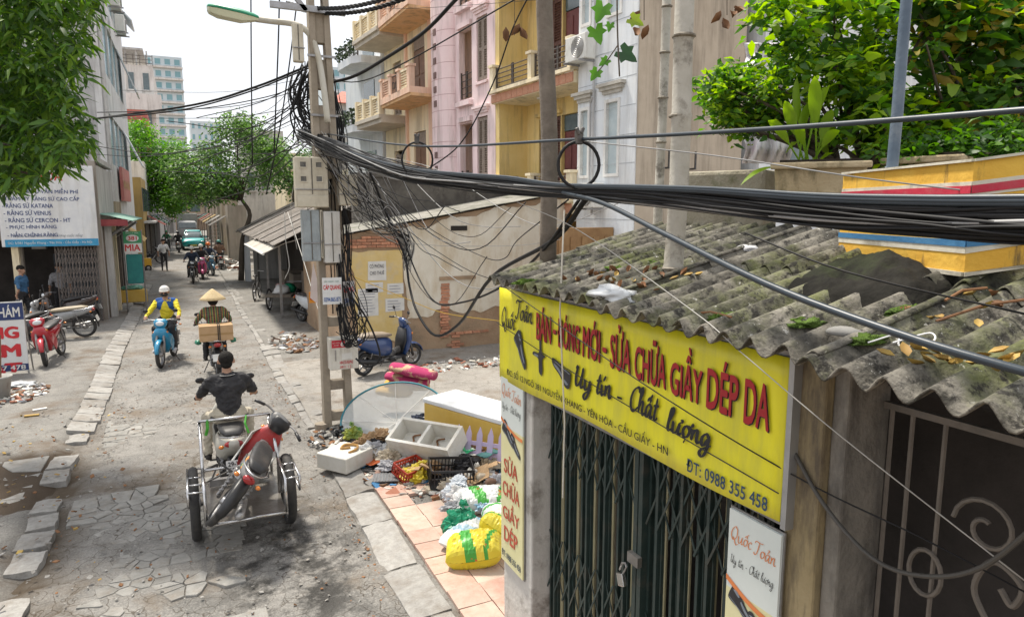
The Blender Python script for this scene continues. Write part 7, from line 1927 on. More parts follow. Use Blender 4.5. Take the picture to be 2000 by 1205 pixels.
far_rider('blue motorbike at the right of the oncoming group', 'rider with an orange helmet on the blue motorbike', *g0(411, 537), -80, 'underbone', bpaint('steel_blue', (.05, .16, .26)), navy_c, brownc, mat('orange_helmet', (.75, .18, .02), rough=.4))
far_rider('grey motorbike ridden away by the rubble heap', 'rider in a brown shirt with a green helmet riding away', *g0(430, 527), 92, 'underbone', bpaint('grey', (.15, .15, .16)), brownc, dark_cloth, mat('teal_helmet', (.05, .25, .22), rough=.4))
far_rider('dark motorbike left of the turquoise car', 'rider in green left of the turquoise car', *g0(327, 491), -92, 'underbone', bpaint('black', 0), greenc, dark_cloth, mat('green_helmet', (.02, .25, .1), rough=.4))
far_rider('dark motorbike riding away in front of the turquoise car', 'rider in black riding away beside the turquoise car', *g0(350, 493), 88, 'scooter', bpaint('grey', 0), dark_cloth, dark_cloth, mat('dark_helmet', (.05, .05, .06), rough=.4))
far_rider('dark motorbike far away by the white shopfront', 'rider in dark green far away by the white shopfront', *g0(303, 476), 80, 'underbone', bpaint('black', 0), greenc, dark_cloth, mat('dark_helmet', 0))

# ---- parked motorbikes
bike_thing('shiny red motorbike parked facing the viewer beside the sandwich board', (-2.72, 17.45, .05), -97, 'underbone', bpaint('red', (.42, .01, .025)), lean=6, steer=14, trim=bpaint('red', 0), front_panel=bpaint('red', 0))
bike_thing('silver and black motorbike parked sideways before the folding gate', (-3.05, 20.5, .05), 172, 'underbone', bpaint('silver_grey', (.3, .31, .32)), lean=-6, trim=black_plastic, seat=mat('beige_seat', (.35, .3, .22), (.3, .25, .18), rough=.7))
bike_thing('black motorbike parked behind the red one', (-3.45, 18.9, .05), -118, 'scooter', bpaint('black', 0), lean=5)
bike_thing('dark scooter parked in the shade of the clinic entrance', (-3.1, 22.3, .05), -150, 'scooter', bpaint('dark_brown', (.05, .035, .03)), lean=5)
bike_thing('dark blue scooter parked against the hut wall', (3.58, 13.4, .06), 26, 'scooter', bpaint('navy', (.012, .045, .16)), lean=5, steer=-12, seat=mat('tan_seat', (.25, .2, .15), rough=.6))
bike_thing('white and black scooter parked in the shack behind the pole', (3.3, 20.0, .06), -58, 'scooter', bpaint('white', (.55, .58, .6)), lean=-5, steer=10, trim=black_plastic)
bike_thing('dark motorbike parked under the far awning on the left', (-2.0, 47, .05), 10, 'underbone', bpaint('black', 0), lean=4, mirrors=False)
bike_thing('grey motorbike parked beside the ladder on the right', (2.6, 55, .05), -60, 'underbone', bpaint('grey', 0), lean=4, mirrors=False)

# ---- pedestrian with a yellow hand trolley; people in the clinic
def stand_prims(fine=False, arm=None):
    P_ = [((0, -.06, .93), (0, .06, .93), .12, .12, 2), ((0, 0, 1.0), (0, 0, 1.25), .125, .14, 1), ((0, -.08, 1.27), (0, .08, 1.27), .13, .13, 1), ((0, -.15, 1.38), (0, .15, 1.38), .07, .07, 1)]
    P_ += head_prims((.02, 0, 1.6))
    for s_ in (-1, 1):
        sw = .14 * s_
        P_ += [((0, s_ * .09, .9), (sw * .4 + .02, s_ * .1, .5), .085, .06, 2), ((sw * .4 + .02, s_ * .1, .5), (sw * .6, s_ * .1, .1), .058, .045, 2), ((sw * .6 - .04, s_ * .1, .05), (sw * .6 + .14, s_ * .11, .04), .04, .034, 3)]
        el = (.02 - .05 * s_, s_ * .27, 1.12); wr = (.12 if arm else -.02, s_ * .27, .9)
        P_ += [((0, s_ * .19, 1.36), el, .058, .048, 1), (el, wr, .042, .03, 0)]
        P_ += hand_prims(wr, (.1, 0, -1), s_, (0, -s_, 0)) if fine else [(wr, (wr[0] + .02, wr[1], wr[2] - .1), .03, .03, 0)]
    return P_
x, y = g0(322, 529)
t, bd = person('pedestrian in a white shirt walking on the left of the road with a yellow trolley', T(x, y, 0) @ RZ(-80), stand_prims(), [skin_m, cloth('white_shirt', (.6, .6, .6)), dark_cloth, shoe_d], .022)
q = MB(); q.ell((0, 0, 1.65), (.1, .095, .09), 12, 8); q.build('hair', hair_m, t, smooth=True)
t = thing('hand_trolley', 'yellow two wheeled hand trolley beside the pedestrian', 'trolley', (x - .85, y + .2, 0), 20)
q = MB(); q.span((-.2, -.15, .25), (.2, .15, .7)); q.build('bin', mat('trolley_yellow', (.62, .36, .03), (.55, .3, .03), rough=.6), t, bevel=.02)
q = MB(); q.tube([(-.2, 0, .7), (-.3, 0, 1.05), (-.1, 0, 1.15)], .015, 6); q.tube([(.2, 0, .5), (.5, .1, .85)], .015, 6); q.build('handle', steel, t)
for s_ in (-1, 1): wheel(t, 0, .17, .03, 'alloy').matrix_local = T(0, s_ * .19, .17)
t, bd = person('man in a blue grey shirt standing in the clinic doorway', T(-4.15, 22.95, .05) @ RZ(-20), stand_prims(), [skin_m, bluec, dark_cloth, shoe_d], .02)
q = MB(); q.ell((0, 0, 1.65), (.1, .095, .09), 12, 8); q.build('hair', hair_m, t, smooth=True)
t, bd = person('person in grey standing in the shade inside the clinic', T(-3.45, 24.3, .0) @ RZ(-70), stand_prims(), [skin_m, greyc, dark_cloth, shoe_d], .022)
q = MB(); q.ell((0, 0, 1.65), (.1, .095, .09), 12, 8); q.build('hair', hair_m, t, smooth=True)

# ---- turquoise car and grey truck
def car():
    p_ = on_z(379, 489)
    t = thing('car', 'turquoise hatchback taxi coming up the street', 'car', (p_.x, p_.y + 1.9, 0), -90)
    m = bpaint('taxi_turquoise', (.03, .42, .42))
    q = MB(); q.loft([sell(-2.0, 0, .65, .7, .3, 16, .45), sell(-1.9, 0, .66, .85, .4, 16, .4), sell(-.8, 0, .66, .89, .42, 16, .4), sell(.8, 0, .64, .89, .4, 16, .4), sell(1.8, 0, .58, .84, .32, 16, .4), sell(2.05, 0, .52, .66, .22, 16, .5)]); q.build('body', m, t, smooth=True)
    q = MB(); q.loft([sell(-1.85, 0, 1.0, .76, .1, 16, .5), sell(-1.4, 0, 1.22, .7, .3, 16, .5), sell(-.4, 0, 1.25, .7, .34, 16, .5), sell(.4, 0, 1.15, .7, .28, 16, .5), sell(1.15, 0, .95, .74, .06, 16, .5)]); q.build('cabin', window_glass, t, smooth=True)
    q = MB(); q.loft([sell(-1.45, 0, 1.53, .58, .03, 12), sell(-.5, 0, 1.57, .62, .04, 12), sell(.15, 0, 1.5, .58, .03, 12)]); q.build('roof', m, t, smooth=True)
    for s_ in (-1, 1):
        q = MB(); q.ell((1.9, s_ * .62, .72), (.12, .17, .07), 12, 6); q.build('headlight', lamp_glass, t, smooth=True)
        q = MB(); q.ell((.75, s_ * 1.0, 1.02), (.06, .1, .07), 10, 6); q.build('mirror', m, t, smooth=True)
        q = MB(); q.tube([(.98, s_ * .68, 1.0), (.2, s_ * .6, 1.45)], .035, 6); q.build('pillar', m, t)
        for x_ in (-1.25, 1.3): wheel(t, x_, .32, .1, 'alloy').matrix_local = T(x_, s_ * .78, .32)
    q = MB(); q.span((2.0, -.45, .36), (2.06, .45, .48)); q.build('grille', black_plastic, t)
    q = MB(); q.box((2.08, 0, .42), (.02, .5, .12)); q.build('licence_plate', mat('yellow_plate', (.6, .5, .1), rough=.5), t)
    return t
car()
p_ = on_z(366, 462)
t = thing('truck', 'grey covered box truck standing further down the street', 'truck', (p_.x, 82, 0), -90)
q = MB(); q.span((-3.2, -1.0, .8), (1.0, 1.0, 2.9)); q.build('cargo_box', mat('truck_grey_green', (.25, .28, .26), (.32, .34, .31), rough=.7, scale=2), t, bevel=.03)
q = MB(); q.loft([sell(1.1, 0, 1.35, .95, .85, 12, .4), sell(2.1, 0, 1.3, .95, .8, 12, .4), sell(2.6, 0, 1.0, .9, .5, 12, .4)]); q.build('cab', mat('truck_white', (.5, .52, .52), rough=.5), t, smooth=True)
q = MB(); q.box((2.4, 0, 1.65), (.3, 1.6, .6), RY(-25)); q.build('windscreen', window_glass, t)
for x_ in (-2.2, 1.7):
    for s_ in (-1, 1): wheel(t, x_, .4, .12, 'alloy').matrix_local = T(x_, s_ * .85, .4)
q = MB(); q.span((-3.1, -.7, .5), (2.4, .7, .8)); q.build('chassis', dark_metal, t)
# ================================================================== THE RUBBISH HEAP AND OTHER SMALL THINGS
foam_w = mat('white_foam', (.66, .65, .61), (.58, .56, .5), rough=.75, scale=6, dirt=(.4, .31, .18), dscale=2.5, dlo=.52, dhi=.75, damt=.6, bump=.2, bscale=120)
foam_y = mat('yellow_taped_foam', (.6, .38, .06), (.66, .45, .1), rough=.5, scale=2.5, bump=.1, dirt=(.5, .4, .2), dscale=2, damt=.4)
def frame_of(pl, pr):
    pl, pr = Vector(pl), Vector(pr); d = pr - pl; w = Vector((d.x, d.y)).length
    return pl, w, math.degrees(math.atan2(d.y, d.x))
pl, w, an = frame_of(at(828, 812, 9.7), at(992, 862, 8.6))
t = thing('foam_box', 'long foam fish box wrapped in yellow tape with a white lid on the rubbish heap', 'box', (pl.x, pl.y, .16), an)
q = MB(); q.span((0, 0, .0), (w, .62, .44)); q.build('box', foam_y, t, bevel=.02)
q = MB(); q.span((-.012, -.012, .442), (w + .012, .632, .51)); q.build('lid', mat('clean_foam', (.72, .73, .73), (.66, .68, .69), rough=.6, scale=4, bump=.1), t, bevel=.015)
c, l_, r_ = on_z(677, 926, .08), on_z(620, 890, .08), on_z(731, 900, .08)
t = thing('foam_box', 'upturned dirty foam box with a stained top lying on the kerb', 'box', (c.x, c.y, .07), math.degrees(math.atan2(r_.y - c.y, r_.x - c.x)))
q = MB(); q.span((0, 0, 0), (.5, .5, .2)); q.build('box', foam_w, t, bevel=.015)
q = MB(); q.tube(bez([(.18, .12, .205), (.3, .1, .22), (.42, .2, .215), (.36, .34, .22), (.24, .3, .21), (.32, .22, .215)], 4), .018, 6); q.build('torn_tape', mat('brown_packing_tape', (.4, .22, .06), rough=.4), t)
pl, w, an = frame_of(at(764, 880, 8.7), at(884, 896, 8.3))
t = thing('foam_box', 'open white foam tray with two compartments tilted on the heap', 'box', (pl.x, pl.y, .22), an); t.rotation_euler.x = R(28)
q = MB(); W_, D_, H_ = w, .42, .26
q.span((0, 0, 0), (W_, D_, .03)); q.span((0, 0, .031), (.04, D_, H_)); q.span((W_ - .04, 0, .031), (W_, D_, H_)); q.span((.041, 0, .031), (W_ - .041, .04, H_)); q.span((.041, D_ - .04, .031), (W_ - .041, D_, H_)); q.span((W_ / 2 - .02, .041, .031), (W_ / 2 + .02, D_ - .041, H_ - .02)); q.build('tray', foam_w, t)
for x_ in (.14, .5):
    q = MB(); q.tube(bez([(x_, .12, .04), (x_ + .1, .2, .06), (x_ + .04, .3, .05), (x_ + .14, .33, .07)], 4), .012, 5); q.build('scrap', leaf_b, t)
# collapsed food cover of net on a hoop
c = at(768, 815, 9.9)
t = thing('net_food_cover', 'collapsed transparent net cover with a blue green hoop leaning on the heap', 'food cover', tuple(c))
n_ = Vector((-.42, -.62, .62)).normalized(); u_ = Vector((.86, -.5, .12)); u_ = (u_ - n_ * u_.dot(n_)).normalized(); v_ = n_.cross(u_)
net = mat('clear_net', (.75, .78, .78), (.66, .7, .7), rough=.5, alpha=.6, bump=.2, spec=.4)
hoop = [u_ * .78 * math.cos(a) + v_ * .56 * math.sin(a) for a in np.linspace(0, 2 * math.pi, 41)[:-1]]
q = MB(); q.tube(hoop, .014, 7, closed=True); q.build('hoop', mat('blue_green_piping', (.02, .2, .26), rough=.5), t, smooth=True)
q = MB(); q.sheet([[p_ * s_ + n_ * .2 * (1 - s_ ** 2) * -1 + noise.noise_vector(p_ * s_ * 4) * .03 * (1 - s_) for p_ in hoop + [hoop[0]]] for s_ in (1, .85, .65, .4, .18, .02)]); q.build('net', net, t, smooth=True)
for k in range(4):
    q = MB(); p_ = hoop[k * 5]; p2 = hoop[(k * 5 + 20) % 40]; q.tube([p_, (p_ + p2) / 2 - n_ * .19, p2], .006, 5); q.build('rib', white_paint, t)
# cushions and rolled mats
must = cloth('mustard', (.5, .3, .05), (.56, .36, .09)); mag = mat('magenta_quilt', (.36, .03, .11), (.5, .36, .22), rough=.95, scale=5, lo=.52, hi=.6, bump=.4, bscale=12)
for k, (x0, y0, x1, y1, D, r, m, lab, nm, ct) in enumerate([(740, 762, 800, 768, 11.0, .1, must, 'lower mustard yellow cushion at the back of the heap', 'cushion', 'cushion'), (755, 748, 835, 756, 11.05, .09, must, 'upper mustard yellow cushion under the magenta roll', 'cushion', 'cushion'),
        (757, 733, 835, 748, 10.95, .1, mag, 'lower magenta patterned roll of bedding on the heap', 'rolled_bedding', 'bedding'), (766, 716, 850, 734, 10.85, .11, mag, 'upper magenta patterned roll of bedding on the heap', 'rolled_bedding', 'bedding')]):
    a, b = at(x0, y0, D), at(x1, y1, D - .15); secs = []
    d = (b - a); L_ = d.length; d.normalize(); sd = d.cross(Vector((0, 0, 1))).normalized()
    for i in range(9):
        u = i / 8; rr = r * (.75 + .25 * math.sin(math.pi * min(1, max(0, u * 1.0 + .0)))) * (1 + .06 * math.sin(i * 2.4)); ce = d * L_ * u
        secs.append([ce + sd * rr * 1.7 * math.cos(j * math.pi / 6) + Vector((0, 0, 1)) * rr * .8 * math.sin(j * math.pi / 6) for j in range(12)])
    q = MB(); q.loft(secs); o = q.build(nm, m, smooth=True); o.location = (a.x, a.y, max(a.z, .12)); tag(o, lab, ct)
    if m is mag: tag(o, lab, ct)
# lavender plastic picket fence
pl, w, an = frame_of(at(884, 880, 8.7), at(990, 872, 8.4))
t = thing('toy_fence', 'lavender plastic picket fence piece sticking out of the heap', 'fence', (pl.x, pl.y, .25), an); t.rotation_euler.x = R(-12)
lav = mat('lavender_plastic', (.5, .42, .6), (.45, .38, .55), rough=.45, bump=.02)
q = MB(); q.span((0, .012, .12), (w, .03, .17)); q.span((0, .012, .0), (w, .03, .05)); q.build('rail', lav, t)
for k in range(5):
    q = MB(); q.prism([(0, -.08), (.075, -.02), (.075, .26), (.038, .36), (0, .26)], 0, .012, T(.02 + k * w / 5, .011, 0) @ RX(90)); q.build('picket', lav, t)
# baskets and crates
def crate(lab, loc, rz, sx, sy, sz, m, nm='crate', tilt=(0, 0)):
    t = thing(nm, lab, nm, loc, rz); t.rotation_euler = Euler((R(tilt[0]), R(tilt[1]), R(rz)))
    q = MB(); q.span((-sx / 2, -sy / 2, 0), (sx / 2, sy / 2, .012)); q.build('base', m, t)
    for k, (ax, n) in enumerate((('y', sx), ('y2', sx), ('x', sy), ('x2', sy))):
        q = MB(); h2 = n / 2; yo = (-1 if k % 2 else 1) * ((sy if k < 2 else sx) / 2)
        def bx(a, b, z0, z1):
            if k < 2: q.span((a, yo - .006, z0), (b, yo + .006, z1))
            else: q.span((yo - .006, a, z0), (yo + .006, b, z1))
        bx(-h2, h2, sz - .03, sz); bx(-h2, h2, sz * .5, sz * .5 + .015)
        m_ = max(4, int(n / .04))
        for i in range(m_ + 1): bx(-h2 + n * i / m_ - .006, -h2 + n * i / m_ + .006, .012, sz - .031)
        q.build('side', m, t)
    return t
p_ = at(800, 925, 8.3); crate('small red plastic basket below the two compartment foam tray', (p_.x, p_.y, .12), 24, .36, .26, .15, mat('red_basket', (.4, .04, .02), rough=.5), 'basket', (18, 0))
p_ = at(878, 915, 8.1); crate('black plastic crate half buried in the heap', (p_.x, p_.y, .1), -12, .5, .34, .24, black_plastic, 'crate', (8, 4))
p_ = at(754, 935, 8.25); t = thing('wire_tray', 'small metal grid tray lying flat at the front of the heap', 'tray', (p_.x, p_.y, .1), -18)
q = MB(); q.span((-.16, -.13, 0), (.16, .13, .01)); q.build('plate', mat('grey_tray', (.25, .26, .27), rough=.4, metal=.5), t)
for k in range(9): q = MB(); q.span((-.155 + k * .037, -.13, .011), (-.145 + k * .037, .13, .016)); q.build('rib', steel, t)
# bags and sacks
def vinyl(n, c, c2=None, **k): return mat('plastic_' + n, c, c2, rough=k.pop('rough', .4), scale=k.pop('scale', 4), bump=.35, bscale=16, transl=.12, **k)
y_bag = vinyl('yellow', (.58, .45, .02), (.64, .52, .05)); g_bag = vinyl('green', (.005, .2, .1), (.01, .27, .14)); w_bag = vinyl('white', (.6, .6, .6), (.68, .68, .67)); k_bag = vinyl('black', (.012, .012, .014), (.03, .03, .032), rough=.3)
sack_b = vinyl('white_blue_sack', (.62, .66, .7), (.2, .42, .58), scale=2.4, lo=.52, hi=.6)
sack_b2 = vinyl('beige_sack', (.45, .38, .28), (.52, .46, .36))
def bag(lab, px_, py_, rx, ry, rz, m, seed, amp=.6, nm='plastic_bag', knot=True, z=.05, fold=3.2):
    rx, ry, rz = rx * 1.25, ry * 1.25, rz * 1.2; D0 = on_z(px_, py_, z); o = crumple(nm, None, None, (0, 0, 0), (rx, ry, rz), m, 38, 22, amp, .55, seed, fold=fold, facet=True)
    t = thing(nm, lab, 'sack' if 'sack' in nm else 'bag', (D0.x, D0.y, z), rnd(-20, 20))
    o.parent = t; o.name = 'skin'
    if knot:
        k = crumple('knot', None, None, (rx * rnd(-.3, .3), ry * rnd(-.2, .2), rz * 1.45), (rx * .3, ry * .25, rz * .3), m, 12, 8, .9, .5, seed + 5, fold=4, facet=True); k.parent = t; k.name = 'knot'
    return t
bag('yellow knotted plastic bag at the front middle of the heap', 815, 938, .2, .15, .11, y_bag, 1)
bag('round green bin bag in front of the white sacks', 900, 1040, .16, .15, .15, g_bag, 2, .5)
bag('white plastic bag slumped beside the green bin bag', 893, 985, .11, .1, .11, w_bag, 3, .6)
def sack(lab, px_, py_, L_, W_, H_, rz, base, band, z=.07, tilt=(0, 0), seed=0):
    """a stuffed woven sack: a pillow with pinched ends, creases and printed bands"""
    p_ = on_z(px_, py_, z); t = thing('sack', lab, 'sack', (p_.x, p_.y, z), rz); t.rotation_euler = Euler((R(tilt[0]), R(tilt[1]), R(rz)))
    q = MB(); n, m = 30, 20; mi = []
    for top in (1, -1):
        rows = []
        for i in range(n + 1):
            u = i / n * 2 - 1; row = []
            for j in range(m + 1):
                v = j / m * 2 - 1
                hh = max(0, (1 - abs(u) ** 3.5)) ** .6 * max(0, (1 - abs(v) ** 3)) ** .55
                pin = 1 - .18 * abs(u) ** 4 * (1 - .6 * math.cos(v * 9))
                cr = .5 - abs(noise.noise(Vector((u * 5 + seed, v * 4, top)))) * 1.3 - .6 * abs(noise.noise(Vector((u * 11, v * 10 + seed, top))))
                row.append((u * L_ / 2, v * W_ / 2 * pin, (H_ / 2 * hh + .03 * cr * min(1, hh + .2)) * top + H_ / 2 * .9))
                if i < n and j < m: mi.append(1 if (-.45 < u + .15 * v < -.05 or .55 < u - .2 * v < .7) and top > 0 else 0)
            rows.append(row if top > 0 else row[::-1])
        q.sheet(rows)
    q.mi = mi; q.build('skin', [base, band], t)
    return t
sy, sw, gr, bl = vinyl('sack_yellow', (.66, .54, .02), (.7, .6, .06)), vinyl('sack_white', (.64, .66, .66), (.7, .7, .69)), vinyl('sack_green_print', (.06, .34, .05), (.5, .1, .03), scale=7, lo=.58, hi=.6), vinyl('sack_blue_print', (.25, .45, .58), (.5, .58, .62))
sack('yellow and green printed rice sack nearest the shop column', 930, 1095, .52, .36, .3, -25, sy, gr, .07, (10, -8), 1)
sack('crumpled yellow sack end sticking up behind the rice sack', 955, 1045, .3, .3, .22, 60, sy, gr, .2, (30, 20), 2)
sack('white and green printed sack lying across the heap', 942, 990, .62, .36, .22, -12, sw, gr, .1, (8, 0), 3)
sack('pale blue and white sack under the yellow ones', 915, 1058, .6, .34, .18, 28, sw, bl, .07, (0, 0), 4)
sack('white and green sack end against the shop column', 972, 1022, .4, .32, .2, 70, sw, gr, .2, (0, 18), 5)
bag('black bin bag by the foot of the pole', 668, 852, .12, .12, .07, k_bag, 9, .8)
bag('yellow and green scrap bag behind the upturned foam box', 690, 858, .12, .1, .12, vinyl('olive', (.4, .38, .05), (.1, .3, .1)), 10, .8)
bag('dark cloth bundle behind the open foam tray', 835, 838, .26, .16, .16, navy_c, 11, .8, 'cloth_bundle', False, .1)
bag('pale translucent bag left of the open foam tray', 785, 872, .13, .12, .15, clear_pl, 12, .6, 'plastic_bag', False)
bag('beige torn sack right of the black crate', 945, 920, .2, .14, .12, sack_b2, 13, .9, 'sack', False)
bag('grey crumpled bag against the shop column foot', 975, 960, .14, .12, .12, greyc, 14, .9, 'plastic_bag', False)
bag('brown rag heap under the lavender fence', 925, 905, .2, .15, .14, brownc, 15, .9, 'cloth_bundle', False)
bag('white crushed plastic jug lying on the heap', 925, 945, .1, .08, .12, foam_w, 16, .4, 'plastic_jug', True)
for k in range(36):
    bag(['crushed white bag','crumpled grey wrapper','brown paper lump','dark cloth lump','blue grey bag','torn beige wrapper'][k % 6] + ' packed into the rubbish heap', *random.choice([(rnd(700, 790), rnd(850, 895)), (rnd(800, 975), rnd(862, 935)), (rnd(870, 980), rnd(930, 1000)), (rnd(730, 800), rnd(870, 930))]), rnd(.07, .15), rnd(.06, .12), rnd(.05, .1), [w_bag, greyc, carton, dark_cloth, sack_b, sack_b2][k % 6], 60 + k, .9, 'plastic_bag', False, rnd(.06, .2)).__setitem__('group', 'crumpled wrappers in the rubbish heap')
for k in range(7):
    p_ = on_z(rnd(790, 970), rnd(868, 940), .2); q = MB(); q.sheet([[(u * .36 - .18, v * .24 - .12, .06 * noise.noise(Vector((u * 2, v * 2, k * 4.4)))) for u in np.linspace(0, 1, 7)] for v in np.linspace(0, 1, 5)])
    o = q.build('cardboard', [carton, paper][k % 2], solid=.006); o.location = p_; o.rotation_euler = (rnd(-.5, .5), rnd(-.5, .5), rnd(0, 6)); tag(o, 'loose torn cardboard sheet in the rubbish heap', 'cardboard', 'torn sheets in the rubbish heap')
for k, (px_, py_, m, lab) in enumerate([(905, 880, mat('green_card', (.02, .4, .15), (.6, .65, .6), rough=.5, scale=4, lo=.5, hi=.52), 'green and white printed card on the black crate'), (955, 885, mat('teal_rag', (.05, .16, .16), rough=.8), 'teal rag by the lavender fence'), (735, 900, mat('orange_peel', (.6, .13, .03), rough=.7), 'orange scrap beside the upturned foam box')]):
    p_ = on_z(px_, py_, .3 if k < 2 else .1); q = MB(); q.sheet([[(u * .3 - .15, v * .16 - .08, .03 * noise.noise(Vector((u * 3, v * 3, k * 4)))) for u in np.linspace(0, 1, 7)] for v in np.linspace(0, 1, 5)])
    o = q.build('scrap', m, smooth=True, solid=.004); place(o, p_, 20); tag(o, lab, 'scrap')
# old shoes in the heap
for k, (px_, py_, m) in enumerate([(905, 915, brownc), (950, 935, sack_b2), (930, 960, shoe_d), (968, 945, brownc), (890, 942, greyc)]):
    p_ = on_z(px_, py_, .16); t = thing('old_shoe', ['brown shoe on the black crate', 'beige shoe on top of the torn sack', 'dark shoe between the sacks and the crate', 'brown shoe nearest the shop column', 'grey shoe beside the yellow bag'][k], 'shoe', p_, rnd(0, 360))
    q = MB(); q.loft([sell(-.13, 0, .03, .03, .03), sell(-.09, 0, .045, .04, .045), sell(.0, 0, .035, .04, .035), sell(.08, 0, .025, .045, .025), sell(.14, 0, .015, .025, .012)]); q.build('upper', m, t, smooth=True)
    q = MB(); q.prism([(-.14, -.03), (.0, -.035), (.1, -.048), (.15, 0), (.1, .048), (0, .035), (-.14, .03)], -.012, .0); q.build('sole', black_rubber, t)
# loose rubble and litter too small to count
def scatter(name, lab, n, f, sizes, mats, cat='litter'):
    q = MB()
    for i in range(n):
        x, y, z = f(); s_ = rnd(*sizes); q.cur = random.randrange(len(mats))
        q.box((x, y, z + s_ * .1), (s_, s_ * rnd(.3, 1), s_ * rnd(.06, .35)), Euler((rnd(-.5, .5), rnd(-.5, .5), rnd(0, 6))).to_matrix().to_4x4())
    o = q.build(name, mats); stuff(o); o['label'] = lab; o['category'] = cat
    return o
lit = [paper, foam_w, leaf_b, mat('brick_crumb', (.38, .16, .1), rough=.9), sack_b2, dark_cloth, mat('blue_scrap', (.05, .2, .4), rough=.5), stone_m]
def blob(px_, py_, rx, ry, z=.06):
    c = on_z(px_, py_, z)
    def f():
        a, r = rnd(0, 6.28), math.sqrt(rnd(0, 1)); return c.x + rx * r * math.cos(a), c.y + ry * r * math.sin(a), z
    return f
scatter('litter', 'loose scraps strewn through the rubbish heap', 520, blob(850, 905, .95, 1.2), (.02, .14), lit)
scatter('litter', 'paper and plastic scraps round the foot of the pole', 130, blob(660, 855, .4, .5), (.02, .1), [paper, leaf_b, dark_cloth, foam_w])
scatter('rubble', 'broken brick and plaster crumbs along the hut wall', 220, blob(900, 712, 1.6, .5), (.02, .13), [_M['brick_crumb'], stone_m, paper, foam_w])
scatter('rubble', 'broken rubble and rags in front of the shack', 170, blob(575, 668, .55, 1.4), (.02, .18), [stone_m, greyc, brownc, paper, leaf_b])
scatter('litter', 'litter heap at the left edge beside the bucket', 170, blob(30, 770, .5, .8), (.02, .1), [paper, leaf_b, foam_w, _M['brick_crumb'], greyc])
scatter('litter', 'dead leaves and grit along the left kerb', 260, lambda: (-1.75 + rnd(-.9, .9), rnd(6.5, 13), .06), (.012, .05), [leaf_b, leaf_y, stone_m, stone_m])
scatter('grit', 'grit and pebbles strewn on the worn road', 900, lambda: (rnd(-1.4, 1.45), rnd(5, 17), .012), (.008, .035), [stone_m, stone_m, leaf_b, slab_m])
scatter('litter', 'dead leaves along the right kerb', 160, lambda: (1.44 + abs(random.gauss(0, .05)) * -1, rnd(5, 14), .008), (.008, .03), [leaf_b, leaf_b, stone_m])
scatter('rubble', 'heap of red rubble and sacks by the shack post', 260, (lambda: (lambda a, r: (2.35 + .7 * r * math.cos(a), 42 + 2.5 * r * math.sin(a), (1 - r) * .5))(rnd(0, 6.28), math.sqrt(rnd(0, 1)))), (.1, .4), [_M['brick_crumb'], paper, stone_m, brownc, foam_w])

# ---- left edge: sandwich board, bucket, broom
p_ = on_z(60, 728, .05)
t = thing('sandwich_board', 'white dental sandwich board with red letters standing at the left edge', 'sign', (p_.x - 1.32, p_.y, .05), 0)
h = on_y(55, 588, p_.y).z - .05
q = MB(); q.span((0, 0, .06), (1.3, .03, h)); q.build('panel', mat('board_white', (.6, .6, .6), (.66, .66, .65), rough=.5, dirt=(.35, .3, .25), dscale=2, damt=.5), t)
nv = mat('board_navy', (.02, .04, .14), rough=.5, bump=0); rd = mat('board_bright_red', (.55, .02, .03), rough=.5, bump=0)
q = MB(); q.span((.0, -.006, h - .36), (1.3, -.002, h - .02)); q.build('top_band', nv, t)
q = MB(); q.span((.0, -.006, .07), (1.3, -.002, .2)); q.build('bottom_band', nv, t)
lettering('PHÒNG KHÁM', (.12, -.009, h - .3), (1, 0, 0), (0, 0, 1), 1.12, .24, white_paint, t, bold=.02)
for i, s_ in enumerate(('RĂNG', 'HÀM', 'MẶT')): lettering(s_, (.28, -.006, h - .72 - i * .37), (1, 0, 0), (0, 0, 1), .9, .3, rd, t, bold=.05)
lettering('0912 067 478', (.3, -.009, .09), (1, 0, 0), (0, 0, 1), .95, .09, white_paint, t, bold=.02)
for x_ in (.02, 1.28): q = MB(); q.tube([(x_, .05, 0), (x_, .05, h + .02)], .018, 6); q.tube([(x_, .05, h), (x_, .5, 0)], .015, 6); q.build('leg', steel, t)
p_ = on_z(2, 778, .05); t = thing('bucket', 'grey plastic bucket at the left edge of the picture', 'bucket', p_)
q = MB(); q.lathe([(.13, 0), (.18, .36), (.2, .37), (.2, .4), (.175, .4), (.125, .03)], 24); q.build('shell', mat('grey_bucket', (.3, .3, .28), (.36, .35, .33), rough=.6, dirt=(.15, .12, .1), dscale=4), t, smooth=True)
q = MB(); q.tube([(p_.x + .02, p_.y, .35), (p_.x + .06, p_.y + .1, 1.15)], .016, 6); tag(q.build('broom_stick', brownc), 'broom handle standing in the grey bucket', 'broom')
o = crumple('plastic_sheet', 'crumpled white plastic sheet lying by the sandwich board', 'sheet', on_z(40, 752, .05), (.32, .28, .05), clear_pl, 22, 10, .8, .3, 21)
for k, (px_, py_, m, lab) in enumerate([(78, 800, paper, 'white carton scrap lying on the left pavement'), (62, 812, leaf_y, 'yellow scrap lying on the left pavement'), (390, 985, leaf_b, 'dry stick lying on the road left of the cart')]):
    p_ = on_z(px_, py_, .06); q = MB(); q.box((0, 0, .01), (.2, .07 if k < 2 else .02, .02), RZ(20)); o = q.build('scrap', m, bevel=.004); place(o, p_, -20 * k); tag(o, lab, 'scrap')
